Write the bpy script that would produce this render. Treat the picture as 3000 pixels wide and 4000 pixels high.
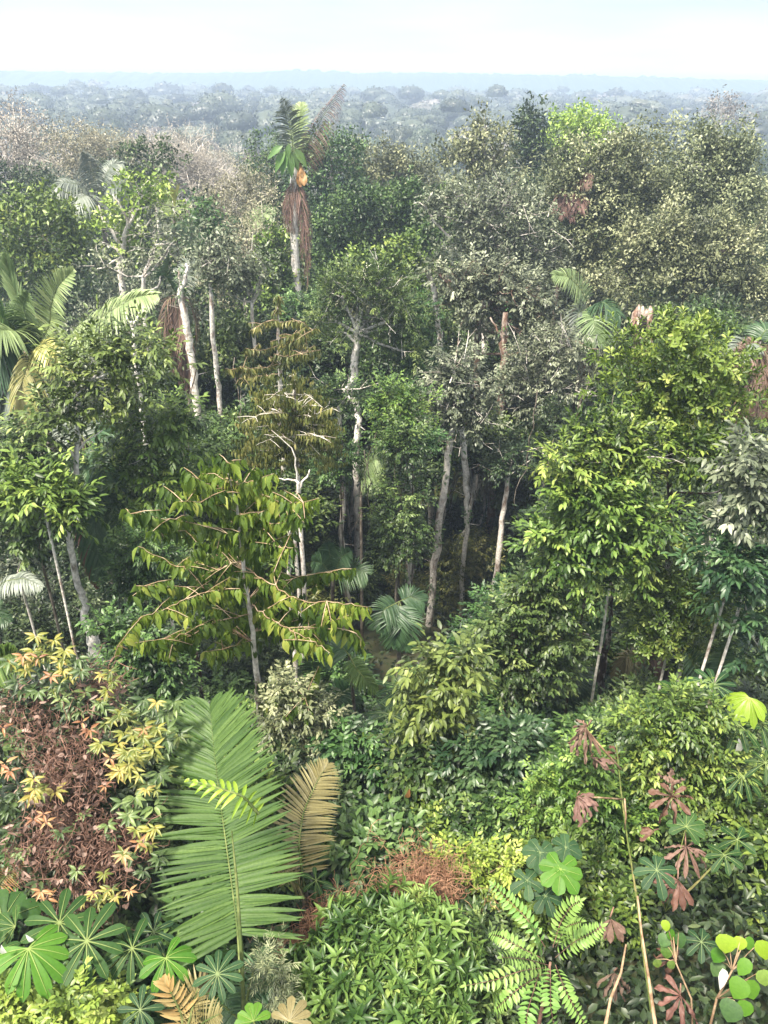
import bpy, math
import numpy as np
from mathutils import Matrix, Vector

for _o in list(bpy.data.objects):
    bpy.data.objects.remove(_o)
scene = bpy.context.scene
COL = scene.collection
rng = np.random.default_rng(11)

# ------------------------------------------------------------------ camera
F = 3006.0                                   # focal length in photograph pixels (3000 x 4000)
PITCH, ROLL = math.radians(29.5), math.radians(0.6)
CAMZ = 28.0
cam_data = bpy.data.cameras.new('camera')
cam = bpy.data.objects.new('camera', cam_data)
COL.objects.link(cam)
cam_data.sensor_fit = 'VERTICAL'
cam_data.sensor_height = 36.0
cam_data.sensor_width = 27.0
cam_data.lens = F / 4000 * 36.0
cam_data.clip_start = 0.1
cam_data.clip_end = 20000
CM = Matrix.Rotation(math.pi / 2 - PITCH, 4, 'X') @ Matrix.Rotation(ROLL, 4, 'Z')
cam.matrix_world = Matrix.Translation((0, 0, CAMZ)) @ CM
scene.camera = cam
CR = np.array(CM.to_3x3())
CP = np.array([0, 0, CAMZ])

# ------------------------------------------------------------------ world, sun, exposure
SUN_EL, SUN_AZ = math.radians(62), math.radians(222)      # azimuth clockwise from +Y: behind and left of the camera
world = bpy.data.worlds.new('World')
scene.world = world
world.use_nodes = True
nt = world.node_tree
nt.nodes.clear()
_out = nt.nodes.new('ShaderNodeOutputWorld')
_bg = nt.nodes.new('ShaderNodeBackground')
_sky = nt.nodes.new('ShaderNodeTexSky')
_sky.sky_type = 'NISHITA'
_sky.sun_disc = False
_sky.sun_elevation = SUN_EL
_sky.sun_rotation = SUN_AZ
_sky.air_density = 1.0
_sky.dust_density = 3.0
_tc = nt.nodes.new('ShaderNodeTexCoord')
_mp = nt.nodes.new('ShaderNodeMapping')
_mp.inputs['Scale'].default_value = (1.3, 1.3, 9.0)
_nz = nt.nodes.new('ShaderNodeTexNoise')
_nz.inputs['Scale'].default_value = 2.2
_nz.inputs['Detail'].default_value = 5.0
_rp = nt.nodes.new('ShaderNodeMapRange')
_rp.inputs['From Min'].default_value = 0.35
_rp.inputs['From Max'].default_value = 0.68
_rp.inputs['To Min'].default_value = 0.72
_rp.inputs['To Max'].default_value = 0.96
_mx = nt.nodes.new('ShaderNodeMix')
_mx.data_type = 'RGBA'
_cv = nt.nodes.new('ShaderNodeValToRGB')                  # thin bright cloud veil: whiter overhead, bluish low down
_cv.color_ramp.elements[0].color = (.72, .86, .97, 1)
_cv.color_ramp.elements[1].color = (1.0, .96, .88, 1)
_cv.color_ramp.elements[1].position = .7
_cs = nt.nodes.new('ShaderNodeVectorMath')
_cs.operation = 'SCALE'
_cs.inputs['Scale'].default_value = 9.5
nt.links.new(_cv.outputs['Color'], _cs.inputs[0])
nt.links.new(_cs.outputs['Vector'], _mx.inputs['B'])
nt.links.new(_tc.outputs['Generated'], _mp.inputs['Vector'])
nt.links.new(_mp.outputs['Vector'], _nz.inputs['Vector'])
nt.links.new(_nz.outputs['Fac'], _rp.inputs['Value'])
nt.links.new(_rp.outputs['Result'], _mx.inputs['Factor'])
nt.links.new(_sky.outputs['Color'], _mx.inputs['A'])
_sx = nt.nodes.new('ShaderNodeSeparateXYZ')               # an overcast sky is brighter overhead than at the horizon
_el = nt.nodes.new('ShaderNodeValToRGB')                  # bright rim along the horizon, paler band above it, brightest overhead
while len(_el.color_ramp.elements) < 4:
    _el.color_ramp.elements.new(.5)
for _e, (_q, _w) in zip(_el.color_ramp.elements, ((0.0, .78), (.022, .62), (.085, .44), (.9, .86))):
    _e.position = _q
    _e.color = (_w, _w, _w, 1)
_e2 = nt.nodes.new('ShaderNodeMath')
_e2.operation = 'MULTIPLY'
_e2.inputs[1].default_value = 1.6
nt.links.new(_el.outputs['Color'], _e2.inputs[0])
_vm = nt.nodes.new('ShaderNodeVectorMath')
_vm.operation = 'SCALE'
nt.links.new(_tc.outputs['Generated'], _sx.inputs['Vector'])
nt.links.new(_sx.outputs['Z'], _el.inputs['Fac'])
nt.links.new(_sx.outputs['Z'], _cv.inputs['Fac'])
nt.links.new(_mx.outputs['Result'], _vm.inputs[0])
nt.links.new(_e2.outputs[0], _vm.inputs['Scale'])
nt.links.new(_vm.outputs['Vector'], _bg.inputs['Color'])
_bg.inputs['Strength'].default_value = 0.074
nt.links.new(_bg.outputs['Background'], _out.inputs['Surface'])

sun_data = bpy.data.lights.new('sun', 'SUN')
sun_data.energy = 4.5
sun_data.angle = math.radians(8)
sun_data.color = (1.0, 0.92, 0.77)
sun = bpy.data.objects.new('sun', sun_data)
COL.objects.link(sun)
_sd = Vector((math.sin(SUN_AZ) * math.cos(SUN_EL), math.cos(SUN_AZ) * math.cos(SUN_EL), math.sin(SUN_EL)))
sun.rotation_euler = _sd.to_track_quat('Z', 'Y').to_euler()
sun.location = (0, 0, 80)

scene.view_settings.view_transform = 'Standard'
scene.view_settings.look = 'None'
scene.view_settings.exposure = 1.3
scene.view_settings.gamma = 1.0
scene.render.engine = 'CYCLES'
cy = scene.cycles
cy.max_bounces = 6
cy.diffuse_bounces = 1
cy.glossy_bounces = 2
cy.transmission_bounces = 2
cy.volume_bounces = 2
cy.use_denoising = True
cy.use_adaptive_sampling = True
cy.adaptive_threshold = 0.02
cy.caustics_reflective = False
cy.caustics_refractive = False

# ------------------------------------------------------------------ placement helpers
_GY = [-60, 0, 3, 6, 9, 15, 20, 30, 50, 80, 150, 400, 900, 1500, 2600, 3200, 6000]
_GZ = [19.5, 19.3, 18.8, 17.8, 16.2, 12.8, 11.0, 8.0, 4.0, 1.0, 0.0, 0, 0, 2, 9, 11, 0]


def gz(x, y):
    x = np.asarray(x, float)
    y = np.asarray(y, float)
    b = np.interp(y, _GY, _GZ)
    return b + 0.35 * np.sin(x * 0.7 + 1.3) * np.cos(y * 0.55) * np.clip((40 - y) / 40, 0.3, 1) + 0.5 * np.sin(x * 0.13 + y * 0.09)


def ray(px, py):
    d = CR @ np.array([(px - 1500) / F, -(py - 2000) / F, -1.0])
    return d


def at(px, py, Y):
    d = ray(px, py)
    return CP + d * (Y / d[1])


def mpp(px, py, Y):
    return (Y / ray(px, py)[1]) / F


def hit(px, py, h=0.0):
    """where the sight line through a photograph pixel meets the ground raised by h"""
    d = ray(px, py)
    t = 2.0
    while t < 400:
        p = CP + d * t
        if p[2] <= gz(p[0], p[1]) + h:
            return p
        t *= 1.01
    return CP + d * 400


def nrmz(v):
    return v / (np.linalg.norm(v, axis=-1, keepdims=True) + 1e-9)


# ------------------------------------------------------------------ mesh accumulator
class MB:
    def __init__(self):
        self.v, self.q, self.t, self.tint, self.n = [], [], [], [], 0

    def add(self, v, quads=None, tris=None, tint=0.5):
        v = np.asarray(v, np.float32).reshape(-1, 3)
        if quads is not None and len(quads):
            self.q.append(np.asarray(quads, np.int64).reshape(-1, 4) + self.n)
        if tris is not None and len(tris):
            self.t.append(np.asarray(tris, np.int64).reshape(-1, 3) + self.n)
        tt = np.empty(len(v), np.float32)
        tt[:] = tint
        self.v.append(v)
        self.tint.append(tt)
        self.n += len(v)

    def mesh(self, name, mat, origin=(0, 0, 0), smooth=False):
        v = np.concatenate(self.v) - np.asarray(origin, np.float32)
        q = np.concatenate(self.q) if self.q else np.zeros((0, 4), np.int64)
        t = np.concatenate(self.t) if self.t else np.zeros((0, 3), np.int64)
        me = bpy.data.meshes.new(name)
        me.vertices.add(len(v))
        me.vertices.foreach_set('co', v.astype(np.float32).ravel())
        loops = np.concatenate([q.ravel(), t.ravel()]).astype(np.int32)
        me.loops.add(len(loops))
        me.loops.foreach_set('vertex_index', loops)
        me.polygons.add(len(q) + len(t))
        st = np.concatenate([np.arange(len(q)) * 4, len(q) * 4 + np.arange(len(t)) * 3]).astype(np.int32)
        me.polygons.foreach_set('loop_start', st)
        if smooth:
            me.polygons.foreach_set('use_smooth', np.ones(len(q) + len(t), bool))
        a = me.attributes.new('tint', 'FLOAT', 'POINT')
        a.data.foreach_set('value', np.concatenate(self.tint))
        me.update(calc_edges=True)
        for m in (mat if isinstance(mat, (list, tuple)) else [mat]):
            me.materials.append(m)
        return me

    def build(self, name, mat, parent=None, origin=(0, 0, 0), smooth=False):
        o = bpy.data.objects.new(name, self.mesh(name, mat, origin, smooth))
        COL.objects.link(o)
        if parent is not None:
            o.parent = parent
        return o


def tube(mb, pts, rad, sides=7, tint=0.5, wob=0.0, cap=True):
    pts = np.asarray(pts, float)
    n = len(pts)
    rad = np.broadcast_to(np.asarray(rad, float), (n,))
    tan = nrmz(np.gradient(pts, axis=0))
    ref = np.array([0, 0, 1.0]) if abs(tan[0][2]) < 0.9 else np.array([1.0, 0, 0])
    rows = []
    a = np.linspace(0, 2 * np.pi, sides, endpoint=False)
    for i in range(n):
        s = np.cross(tan[i], ref)
        s /= np.linalg.norm(s) + 1e-9
        u = np.cross(s, tan[i])
        ref = u
        r = rad[i] * (1 + wob * rng.normal(size=sides))
        rows.append(pts[i] + np.outer(np.cos(a) * r, s) + np.outer(np.sin(a) * r, u))
    v = np.concatenate(rows)
    i0 = np.arange(n - 1)[:, None] * sides
    j = np.arange(sides)[None]
    j2 = (j + 1) % sides
    q = np.stack([i0 + j, i0 + j2, i0 + sides + j2, i0 + sides + j], -1).reshape(-1, 4)
    tris = None
    if cap:
        v = np.concatenate([v, pts[-1:]])
        k = (n - 1) * sides
        jj = np.arange(sides)
        tris = np.stack([k + jj, k + (jj + 1) % sides, np.full(sides, n * sides)], -1)
    mb.add(v, q, tris, tint)


def sticks(mb, a, b, ra, rb, tint=0.5):
    a = np.asarray(a, float)
    b = np.asarray(b, float)
    n = len(a)
    if n == 0:
        return
    d = nrmz(b - a)
    ref = np.where(np.abs(d[:, 2:3]) < 0.9, [[0, 0, 1.0]], [[1.0, 0, 0]])
    s = nrmz(np.cross(d, ref))
    u = np.cross(s, d)
    ra = np.broadcast_to(np.asarray(ra, float), (n,))[:, None]
    rb = np.broadcast_to(np.asarray(rb, float), (n,))[:, None]
    vs = []
    for base, r in ((a, ra), (b, rb)):
        for k in range(3):
            an = k * 2 * np.pi / 3
            vs.append(base + r * (np.cos(an) * s + np.sin(an) * u))
    v = np.stack(vs, 1).reshape(-1, 3)
    f = np.array([[0, 1, 4, 3], [1, 2, 5, 4], [2, 0, 3, 5]])
    q = (np.arange(n)[:, None, None] * 6 + f[None]).reshape(-1, 4)
    tt = np.repeat(np.broadcast_to(np.asarray(tint, float), (n,)), 6)
    mb.add(v, q, None, tt)


# leaf templates: x across (times width), y along (times length), z out of the blade (times length)
def _leaf_rows(rows, curl, fold):
    """rows: (t, half width); builds base, L/C/R rows and a tip"""
    v, q, t = [(0, 0, 0)], [], []
    z = lambda y: -curl * y * y
    for y, w in rows:
        v += [(-w, y, z(y) + fold * w), (0, y, z(y)), (w, y, z(y) + fold * w)]
    v.append((0, 1, z(1)))
    t += [(0, 2, 1), (0, 3, 2)]
    for i in range(len(rows) - 1):
        a, b = 1 + 3 * i, 4 + 3 * i
        q += [(a, a + 1, b + 1, b), (a + 1, a + 2, b + 2, b + 1)]
    a, e = 1 + 3 * (len(rows) - 1), len(v) - 1
    t += [(a, a + 1, e), (a + 1, a + 2, e)]
    return np.array(v, float), np.array(q, int).reshape(-1, 4), np.array(t, int)


TMPL = {
    'kite': (np.array([(0, 0, 0), (.5, .45, .05), (0, 1, -.08), (-.5, .45, .05)], float), np.zeros((0, 4), int), np.array([(0, 1, 2), (0, 2, 3)])),
    'leaf': _leaf_rows([(.3, .46), (.68, .40)], .22, .12),
    'lance': _leaf_rows([(.2, .36), (.42, .5), (.72, .3)], .3, .22),
    'obov': _leaf_rows([(.25, .22), (.5, .38), (.75, .5), (.92, .36)], .2, .14),
    'round': _leaf_rows([(.06, .36), (.25, .53), (.5, .55), (.78, .34)], .25, .1),
    'card': (np.array([(-.5, 0, 0), (.5, 0, .1), (.45, 1, -.1), (-.4, .9, .06)], float), np.array([(0, 1, 2, 3)]), np.zeros((0, 3), int)),
}


def leaves(mb, pos, d, nr, L, W, tint, tmpl='leaf'):
    tv, tq, tt = TMPL[tmpl]
    n = len(pos)
    if n == 0:
        return
    d = nrmz(d)
    s = nrmz(np.cross(d, nr))
    u = np.cross(s, d)
    L = np.broadcast_to(np.asarray(L, float), (n,))[:, None, None]
    W = np.broadcast_to(np.asarray(W, float), (n,))[:, None, None]
    k = len(tv)
    v = pos[:, None] + s[:, None] * (tv[None, :, 0:1] * W) + d[:, None] * (tv[None, :, 1:2] * L) + u[:, None] * (tv[None, :, 2:3] * L)
    off = np.arange(n)[:, None, None] * k
    mb.add(v.reshape(-1, 3), (off + tq[None]).reshape(-1, 4) if len(tq) else None, (off + tt[None]).reshape(-1, 3) if len(tt) else None,
           np.repeat(np.broadcast_to(np.asarray(tint, float), (n,)), k))


def sphere_dirs(n):
    i = np.arange(n) + 0.5
    ph = np.arccos(1 - 2 * i / n)
    th = np.pi * (1 + 5 ** 0.5) * i
    d = np.stack([np.cos(th) * np.sin(ph), np.sin(th) * np.sin(ph), np.cos(ph)], -1)
    return nrmz(d + rng.normal(size=d.shape) * 0.9 / math.sqrt(n))


# ------------------------------------------------------------------ materials
def lin(c):
    c = np.asarray(c, float) / 255
    return tuple(np.where(c <= 0.04045, c / 12.92, ((c + 0.055) / 1.055) ** 2.4))


def _nodes(name):
    m = bpy.data.materials.new(name)
    m.use_nodes = True
    t = m.node_tree
    return m, t, t.nodes, t.links, t.nodes['Principled BSDF'], t.nodes['Material Output']


def leaf_mat(name, cols, rough=0.45, transl=0.18, vary=0.1, spec=0.5):
    """cols: linear albedos picked per leaf by the tint attribute; small hue drift per copy"""
    m, t, N, Lk, P, O = _nodes(name)
    at_ = N.new('ShaderNodeAttribute')
    at_.attribute_name = 'tint'
    rp = N.new('ShaderNodeValToRGB')
    el = rp.color_ramp.elements
    while len(el) < len(cols):
        el.new(0.5)
    for i, c in enumerate(cols):
        el[i].position = i / (len(cols) - 1)
        el[i].color = (*c, 1)
    oi = N.new('ShaderNodeObjectInfo')
    mr = N.new('ShaderNodeMapRange')
    mr.inputs['To Min'].default_value = 1 - vary
    mr.inputs['To Max'].default_value = 1 + vary
    hs = N.new('ShaderNodeHueSaturation')
    mh = N.new('ShaderNodeMapRange')
    mh.inputs['To Min'].default_value = 0.5 - vary * 0.12
    mh.inputs['To Max'].default_value = 0.5 + vary * 0.12
    ml = N.new('ShaderNodeMath')
    ml.operation = 'FRACT'
    m7 = N.new('ShaderNodeMath')
    m7.operation = 'MULTIPLY'
    m7.inputs[1].default_value = 7.31
    tr = N.new('ShaderNodeBsdfTranslucent')
    mx = N.new('ShaderNodeMixShader')
    mx.inputs[0].default_value = transl
    tc = N.new('ShaderNodeTexCoord')
    nz = N.new('ShaderNodeTexNoise')
    nz.inputs['Scale'].default_value = 38.0
    nz.inputs['Detail'].default_value = 2.0
    ad = N.new('ShaderNodeMath')
    ad.operation = 'MULTIPLY_ADD'
    ad.inputs[1].default_value = 0.42
    sb = N.new('ShaderNodeMath')
    sb.operation = 'SUBTRACT'
    sb.inputs[1].default_value = 0.21
    Lk.new(tc.outputs['Object'], nz.inputs['Vector'])
    Lk.new(nz.outputs['Fac'], ad.inputs[0])
    Lk.new(at_.outputs['Fac'], ad.inputs[2])
    Lk.new(ad.outputs[0], sb.inputs[0])
    Lk.new(sb.outputs[0], rp.inputs['Fac'])
    Lk.new(oi.outputs['Random'], mr.inputs['Value'])
    Lk.new(oi.outputs['Random'], m7.inputs[0])
    Lk.new(m7.outputs[0], ml.inputs[0])
    Lk.new(ml.outputs[0], mh.inputs['Value'])
    Lk.new(mh.outputs['Result'], hs.inputs['Hue'])
    Lk.new(mr.outputs['Result'], hs.inputs['Value'])
    Lk.new(rp.outputs['Color'], hs.inputs['Color'])
    Lk.new(hs.outputs['Color'], P.inputs['Base Color'])
    Lk.new(hs.outputs['Color'], tr.inputs['Color'])
    P.inputs['Roughness'].default_value = rough
    P.inputs['Specular IOR Level'].default_value = spec
    Lk.new(P.outputs['BSDF'], mx.inputs[1])
    Lk.new(tr.outputs['BSDF'], mx.inputs[2])
    Lk.new(mx.outputs['Shader'], O.inputs['Surface'])
    return m


def bark_mat(name, c1, c2, patch=0.5, scale=3.0, zs=0.5, sharp=0.06, c3=None):
    """base bark with lichen patches and bands"""
    m, t, N, Lk, P, O = _nodes(name)
    tc = N.new('ShaderNodeTexCoord')
    mp = N.new('ShaderNodeMapping')
    mp.inputs['Scale'].default_value = (scale, scale, scale * zs)
    nz = N.new('ShaderNodeTexNoise')
    nz.inputs['Scale'].default_value = 1.6
    nz.inputs['Detail'].default_value = 4
    nz.inputs['Roughness'].default_value = 0.6
    rp = N.new('ShaderNodeValToRGB')
    rp.color_ramp.elements[0].position = max(0.01, patch - sharp)
    rp.color_ramp.elements[0].color = (*c1, 1)
    rp.color_ramp.elements[1].position = min(0.99, patch + sharp)
    rp.color_ramp.elements[1].color = (*c2, 1)
    n2 = N.new('ShaderNodeTexNoise')
    n2.inputs['Scale'].default_value = 14
    n2.inputs['Detail'].default_value = 3
    hs = N.new('ShaderNodeHueSaturation')
    mr = N.new('ShaderNodeMapRange')
    mr.inputs['From Min'].default_value = 0.3
    mr.inputs['From Max'].default_value = 0.7
    mr.inputs['To Min'].default_value = 0.65
    mr.inputs['To Max'].default_value = 1.25
    Lk.new(tc.outputs['Object'], mp.inputs['Vector'])
    Lk.new(mp.outputs['Vector'], nz.inputs['Vector'])
    Lk.new(tc.outputs['Object'], n2.inputs['Vector'])
    Lk.new(nz.outputs['Fac'], rp.inputs['Fac'])
    Lk.new(n2.outputs['Fac'], mr.inputs['Value'])
    Lk.new(mr.outputs['Result'], hs.inputs['Value'])
    Lk.new(rp.outputs['Color'], hs.inputs['Color'])
    Lk.new(hs.outputs['Color'], P.inputs['Base Color'])
    P.inputs['Roughness'].default_value = 0.85
    P.inputs['Specular IOR Level'].default_value = 0.2
    bp = N.new('ShaderNodeBump')
    bp.inputs['Strength'].default_value = 0.5
    bp.inputs['Distance'].default_value = 0.03
    Lk.new(n2.outputs['Fac'], bp.inputs['Height'])
    Lk.new(bp.outputs['Normal'], P.inputs['Normal'])
    return m


M = {
    'mid': leaf_mat('mid_green_leaf', [(.013, .028, .009), (.04, .078, .02), (.10, .158, .042), (.225, .295, .095)]),
    'bright': leaf_mat('bright_green_leaf', [(.02, .045, .010), (.068, .125, .022), (.165, .25, .046), (.33, .40, .095)]),
    'lime': leaf_mat('lime_leaf', [(.07, .125, .02), (.16, .245, .035), (.28, .375, .065), (.42, .50, .14)]),
    'emerald': leaf_mat('emerald_leaf', [(.011, .032, .010), (.034, .082, .022), (.085, .168, .045), (.18, .29, .09)]),
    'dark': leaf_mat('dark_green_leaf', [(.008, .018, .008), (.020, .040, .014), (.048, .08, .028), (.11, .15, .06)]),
    'greygreen': leaf_mat('grey_green_leaf', [(.035, .046, .028), (.10, .122, .075), (.21, .24, .155), (.38, .41, .29)], rough=.4, spec=.5),
    'leafy': leaf_mat('soft_light_green_leaf', [(.03, .055, .014), (.085, .13, .03), (.18, .245, .06), (.34, .40, .13)]),
    'vivid': leaf_mat('vivid_green_leaf', [(.035, .075, .013), (.10, .175, .027), (.205, .30, .05), (.37, .44, .12)], transl=.25),
    'limepale': leaf_mat('pale_lime_leaf', [(.12, .20, .03), (.26, .38, .06), (.42, .54, .11), (.52, .60, .20)]),
    'olive': leaf_mat('olive_leaf', [(.04, .052, .024), (.125, .15, .075), (.27, .295, .155), (.46, .47, .29)]),
    'blue': leaf_mat('blue_green_leaf', [(.014, .04, .018), (.035, .08, .03), (.07, .13, .05), (.13, .2, .085)], rough=.4),
    'yellow': leaf_mat('yellow_leaf', [(.07, .10, .018), (.155, .175, .028), (.28, .265, .05), (.40, .29, .085)]),
    'orange': leaf_mat('tan_orange_leaf', [(.20, .085, .04), (.32, .16, .06), (.42, .26, .11), (.46, .35, .17)]),
    'autumn': leaf_mat('brownish_green_leaf', [(.035, .05, .014), (.09, .11, .027), (.17, .175, .05), (.29, .255, .10)]),
    'dead': leaf_mat('dead_brown_leaf', [(.055, .033, .026), (.11, .068, .05), (.18, .115, .085), (.29, .205, .16)], transl=.1, rough=.7),
    'deadpink': leaf_mat('dead_pinkish_leaf', [(.065, .034, .026), (.14, .078, .06), (.26, .165, .135), (.45, .34, .30)], transl=.1, rough=.7),
    'rust': leaf_mat('rust_brown_leaf', [(.05, .022, .016), (.11, .05, .036), (.19, .092, .067), (.30, .18, .14)], transl=.1, rough=.6),
    'straw': leaf_mat('dry_olive_frond', [(.085, .078, .028), (.145, .128, .048), (.22, .195, .08), (.32, .29, .135)], transl=.15),
    'palm': leaf_mat('palm_green', [(.020, .047, .011), (.042, .088, .019), (.078, .138, .031), (.15, .22, .065)], rough=.5, transl=.2, spec=.3),
    'palmpale': leaf_mat('palm_pale', [(.10, .15, .06), (.19, .26, .11), (.29, .38, .17), (.42, .48, .24)], rough=.4, transl=.2),
    'palmyellow': leaf_mat('palm_yellowing', [(.20, .20, .06), (.34, .33, .10), (.46, .44, .17), (.55, .50, .25)], rough=.4, transl=.2),
    'palmgrey': leaf_mat('palm_grey', [(.07, .09, .07), (.12, .15, .12), (.20, .23, .19), (.30, .33, .28)], rough=.4, transl=.15),
    'palmdark': leaf_mat('palm_dark', [(.012, .04, .02), (.03, .07, .03), (.06, .12, .05), (.11, .18, .08)], rough=.4),
    'cecropia': leaf_mat('umbrella_leaf_green', [(.011, .036, .008), (.021, .060, .013), (.042, .098, .022), (.20, .26, .09)], rough=.55, spec=.2, transl=.15, vary=.03),
    'cecbright': leaf_mat('umbrella_leaf_bright', [(.035, .115, .009), (.062, .165, .014), (.10, .225, .024), (.27, .37, .10)], rough=.5, spec=.25, transl=.3, vary=.03),
    'cecblue': leaf_mat('umbrella_leaf_blue_green', [(.011, .034, .012), (.021, .055, .021), (.04, .088, .034), (.19, .25, .11)], rough=.55, spec=.2, transl=.15, vary=.03),
    'ceclime': leaf_mat('umbrella_leaf_lime', [(.15, .26, .015), (.22, .34, .025), (.31, .43, .045), (.42, .52, .13)], rough=.4, transl=.35, vary=.02),
    'white': leaf_mat('dry_white_leaf', [(.55, .52, .46), (.65, .62, .56), (.72, .70, .66), (.75, .73, .7)], transl=.15, vary=.0),
    'cloud_dome': leaf_mat('pale_twiggy_grey', [(.20, .175, .145), (.32, .285, .24), (.45, .405, .35), (.56, .515, .46)], transl=.1),
    'lav': leaf_mat('lavender_brown_leaf', [(.08, .072, .07), (.15, .135, .13), (.24, .22, .21), (.34, .31, .30)], vary=.18),
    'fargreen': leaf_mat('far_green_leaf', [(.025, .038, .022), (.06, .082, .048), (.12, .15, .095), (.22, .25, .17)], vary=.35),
    'bark_pale': bark_mat('pale_lichen_bark', (.30, .23, .19), (.74, .69, .64), .43, 3),
    'bark_white': bark_mat('white_bark', (.30, .25, .21), (.80, .76, .72), .40, 2.5),
    'bark_red': bark_mat('reddish_bark', (.20, .12, .09), (.46, .38, .33), .52, 3),
    'bark_dark': bark_mat('dark_mottled_bark', (.055, .035, .028), (.42, .38, .35), .58, 4),
    'bark_grey': bark_mat('grey_bark', (.10, .08, .065), (.24, .21, .18), .5, 3),
    'bark_snow': bark_mat('bleached_branch', (.50, .44, .39), (.74, .69, .65), .45, 3),
    'twig_tan': bark_mat('tan_twig', (.32, .22, .14), (.50, .38, .27), .5, 3),
    'twig_brown': bark_mat('brown_twig', (.13, .075, .055), (.26, .15, .115), .5, 5),
    'stalk': bark_mat('yellow_green_stalk', (.10, .13, .035), (.20, .18, .075), .55, 2),
    'stalk_tan': bark_mat('tan_stalk', (.22, .14, .085), (.40, .28, .18), .5, 3),
    'rachis': bark_mat('frond_rachis', (.07, .10, .03), (.14, .17, .06), .5, 2),
}

# ------------------------------------------------------------------ things
def tag(o, label=None, cat=None, group=None, kind=None):
    for k, v in (('label', label), ('category', cat), ('group', group), ('kind', kind)):
        if v:
            o[k] = v
    return o


class Thing:
    """an Empty at the thing's base that parents its parts"""

    def __init__(self, name, label, cat, base, group=None):
        self.base = np.asarray(base, float)
        self.e = bpy.data.objects.new(name, None)
        self.e.empty_display_size = 0.2
        COL.objects.link(self.e)
        self.e.location = self.base
        tag(self.e, label, cat, group)

    def add(self, name, mb, mat, smooth=False, parent=None, label=None):
        if mb.n == 0:
            return None
        o = mb.build(name, mat if not isinstance(mat, str) else M[mat], parent or self.e, self.base, smooth)
        if label:
            o['label'] = label
        return o


def place(name, meshes, label, cat, loc, scale, rz, group, sub=None):
    """one more individual that shares its part meshes"""
    e = bpy.data.objects.new(name, None)
    e.empty_display_size = 0.2
    COL.objects.link(e)
    e.location = loc
    e.scale = scale
    e.rotation_euler = (0, 0, rz)
    tag(e, label, cat, group)
    for part, me in meshes.items():
        o = bpy.data.objects.new(part, me)
        COL.objects.link(o)
        o.parent = e
    return e


# what the photograph shows plainly: the fill may not stand in front of it. (px, py, rx, ry, Y, hard)
PROT = []


def protect(px, py, rx, ry, Y, hard=True):
    PROT.append((px, py, rx, ry, Y, hard))


def protect_line(pts_, Y, r=14):
    for a, b in zip(pts_[:-1], pts_[1:]):
        n = max(2, int(math.hypot(b[0] - a[0], b[1] - a[1]) / 50))
        for f in np.linspace(0, 1, n):
            protect(a[0] + (b[0] - a[0]) * f, a[1] + (b[1] - a[1]) * f, r, r, Y)


def to_px(p):
    q = CR.T @ (np.asarray(p, float) - CP)
    return 1500 + F * q[0] / -q[2], 2000 - F * q[1] / -q[2], F / -q[2]


def hides(c, R, hfar=.5):
    """would a fill crown of radius R at c stand before something the photograph shows?"""
    x, y, k = to_px(c)
    r = R * k
    A = PROT_ARR
    near = A[:, 4] > c[1] - R * .6
    hard = A[:, 5] > 0
    hf = .8 if c[1] < 7 else hfar
    ex = A[:, 2] * np.where(hard, 1, .75) + r * np.where(hard, hf, .3)
    ey = A[:, 3] * np.where(hard, 1, .75) + r * np.where(hard, hf, .3)
    return bool(np.any(near & (((A[:, 0] - x) / ex) ** 2 + ((A[:, 1] - y) / ey) ** 2 < 1)))


# ------------------------------------------------------------------ foliage
class SP:
    def __init__(self, mat, style='spray', L=.16, W=.065, tl=.5, nl=8, droop=.25, tmpl='leaf', s=.5, tw=6, cov=1.0, up=.7, lump=.2, bark='bark_grey', bot=.4):
        if style in ('spray', 'whorl', 'hang') and mat != 'lance':
            L, W, s, tl, tw = L * .7, W * .7, s * .8, tl * .82, int(tw * 1.3 + .5)
        self.__dict__.update(locals())


def clumps(c, r, sp, s=None):
    r = np.asarray(r, float)
    R = r.mean()
    s = s or sp.s
    n = max(10, int(4 * math.pi * R * R / (s * s) * 1.25 * sp.cov))
    d = sphere_dirs(n)
    keep = (d[:, 2] > -0.45) | (rng.random(n) < sp.bot)
    d = d[keep]
    n = len(d)
    u = np.where(rng.random(n) < .74, rng.uniform(.8, 1.04, n), rng.uniform(.3, .75, n))
    ph = rng.uniform(0, 6.28, 4)
    k = rng.normal(size=(4, 3)) * 3.0
    lump = sum(np.sin(d @ k[i] + ph[i]) for i in range(4)) / 2.0
    u = u * (1 + sp.lump * lump)
    hole = sum(np.sin(d @ (k[i] * 1.9) + ph[i] * 2) for i in range(4)) / 2
    ok = hole < 0.95
    return (c + d * r * u[:, None])[ok], d[ok]


def foliage(mb, cc, dn, sp, tintf=None):
    n = len(cc)
    if n == 0:
        return
    ct = rng.normal(.42, .19, n)
    tw = sp.tw
    td = nrmz(np.repeat(dn, tw, 0) * .55 + rng.normal(size=(n * tw, 3)) * .55 + np.array([0, 0, .25]))
    tb = np.repeat(cc, tw, 0) + rng.normal(size=(n * tw, 3)) * sp.s * .28
    tt = np.repeat(ct, tw) + rng.normal(0, .09, n * tw)
    tl = sp.tl * rng.uniform(.6, 1.25, n * tw)
    leaf_twigs(mb, tb, td, tl, tt, sp)


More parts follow.
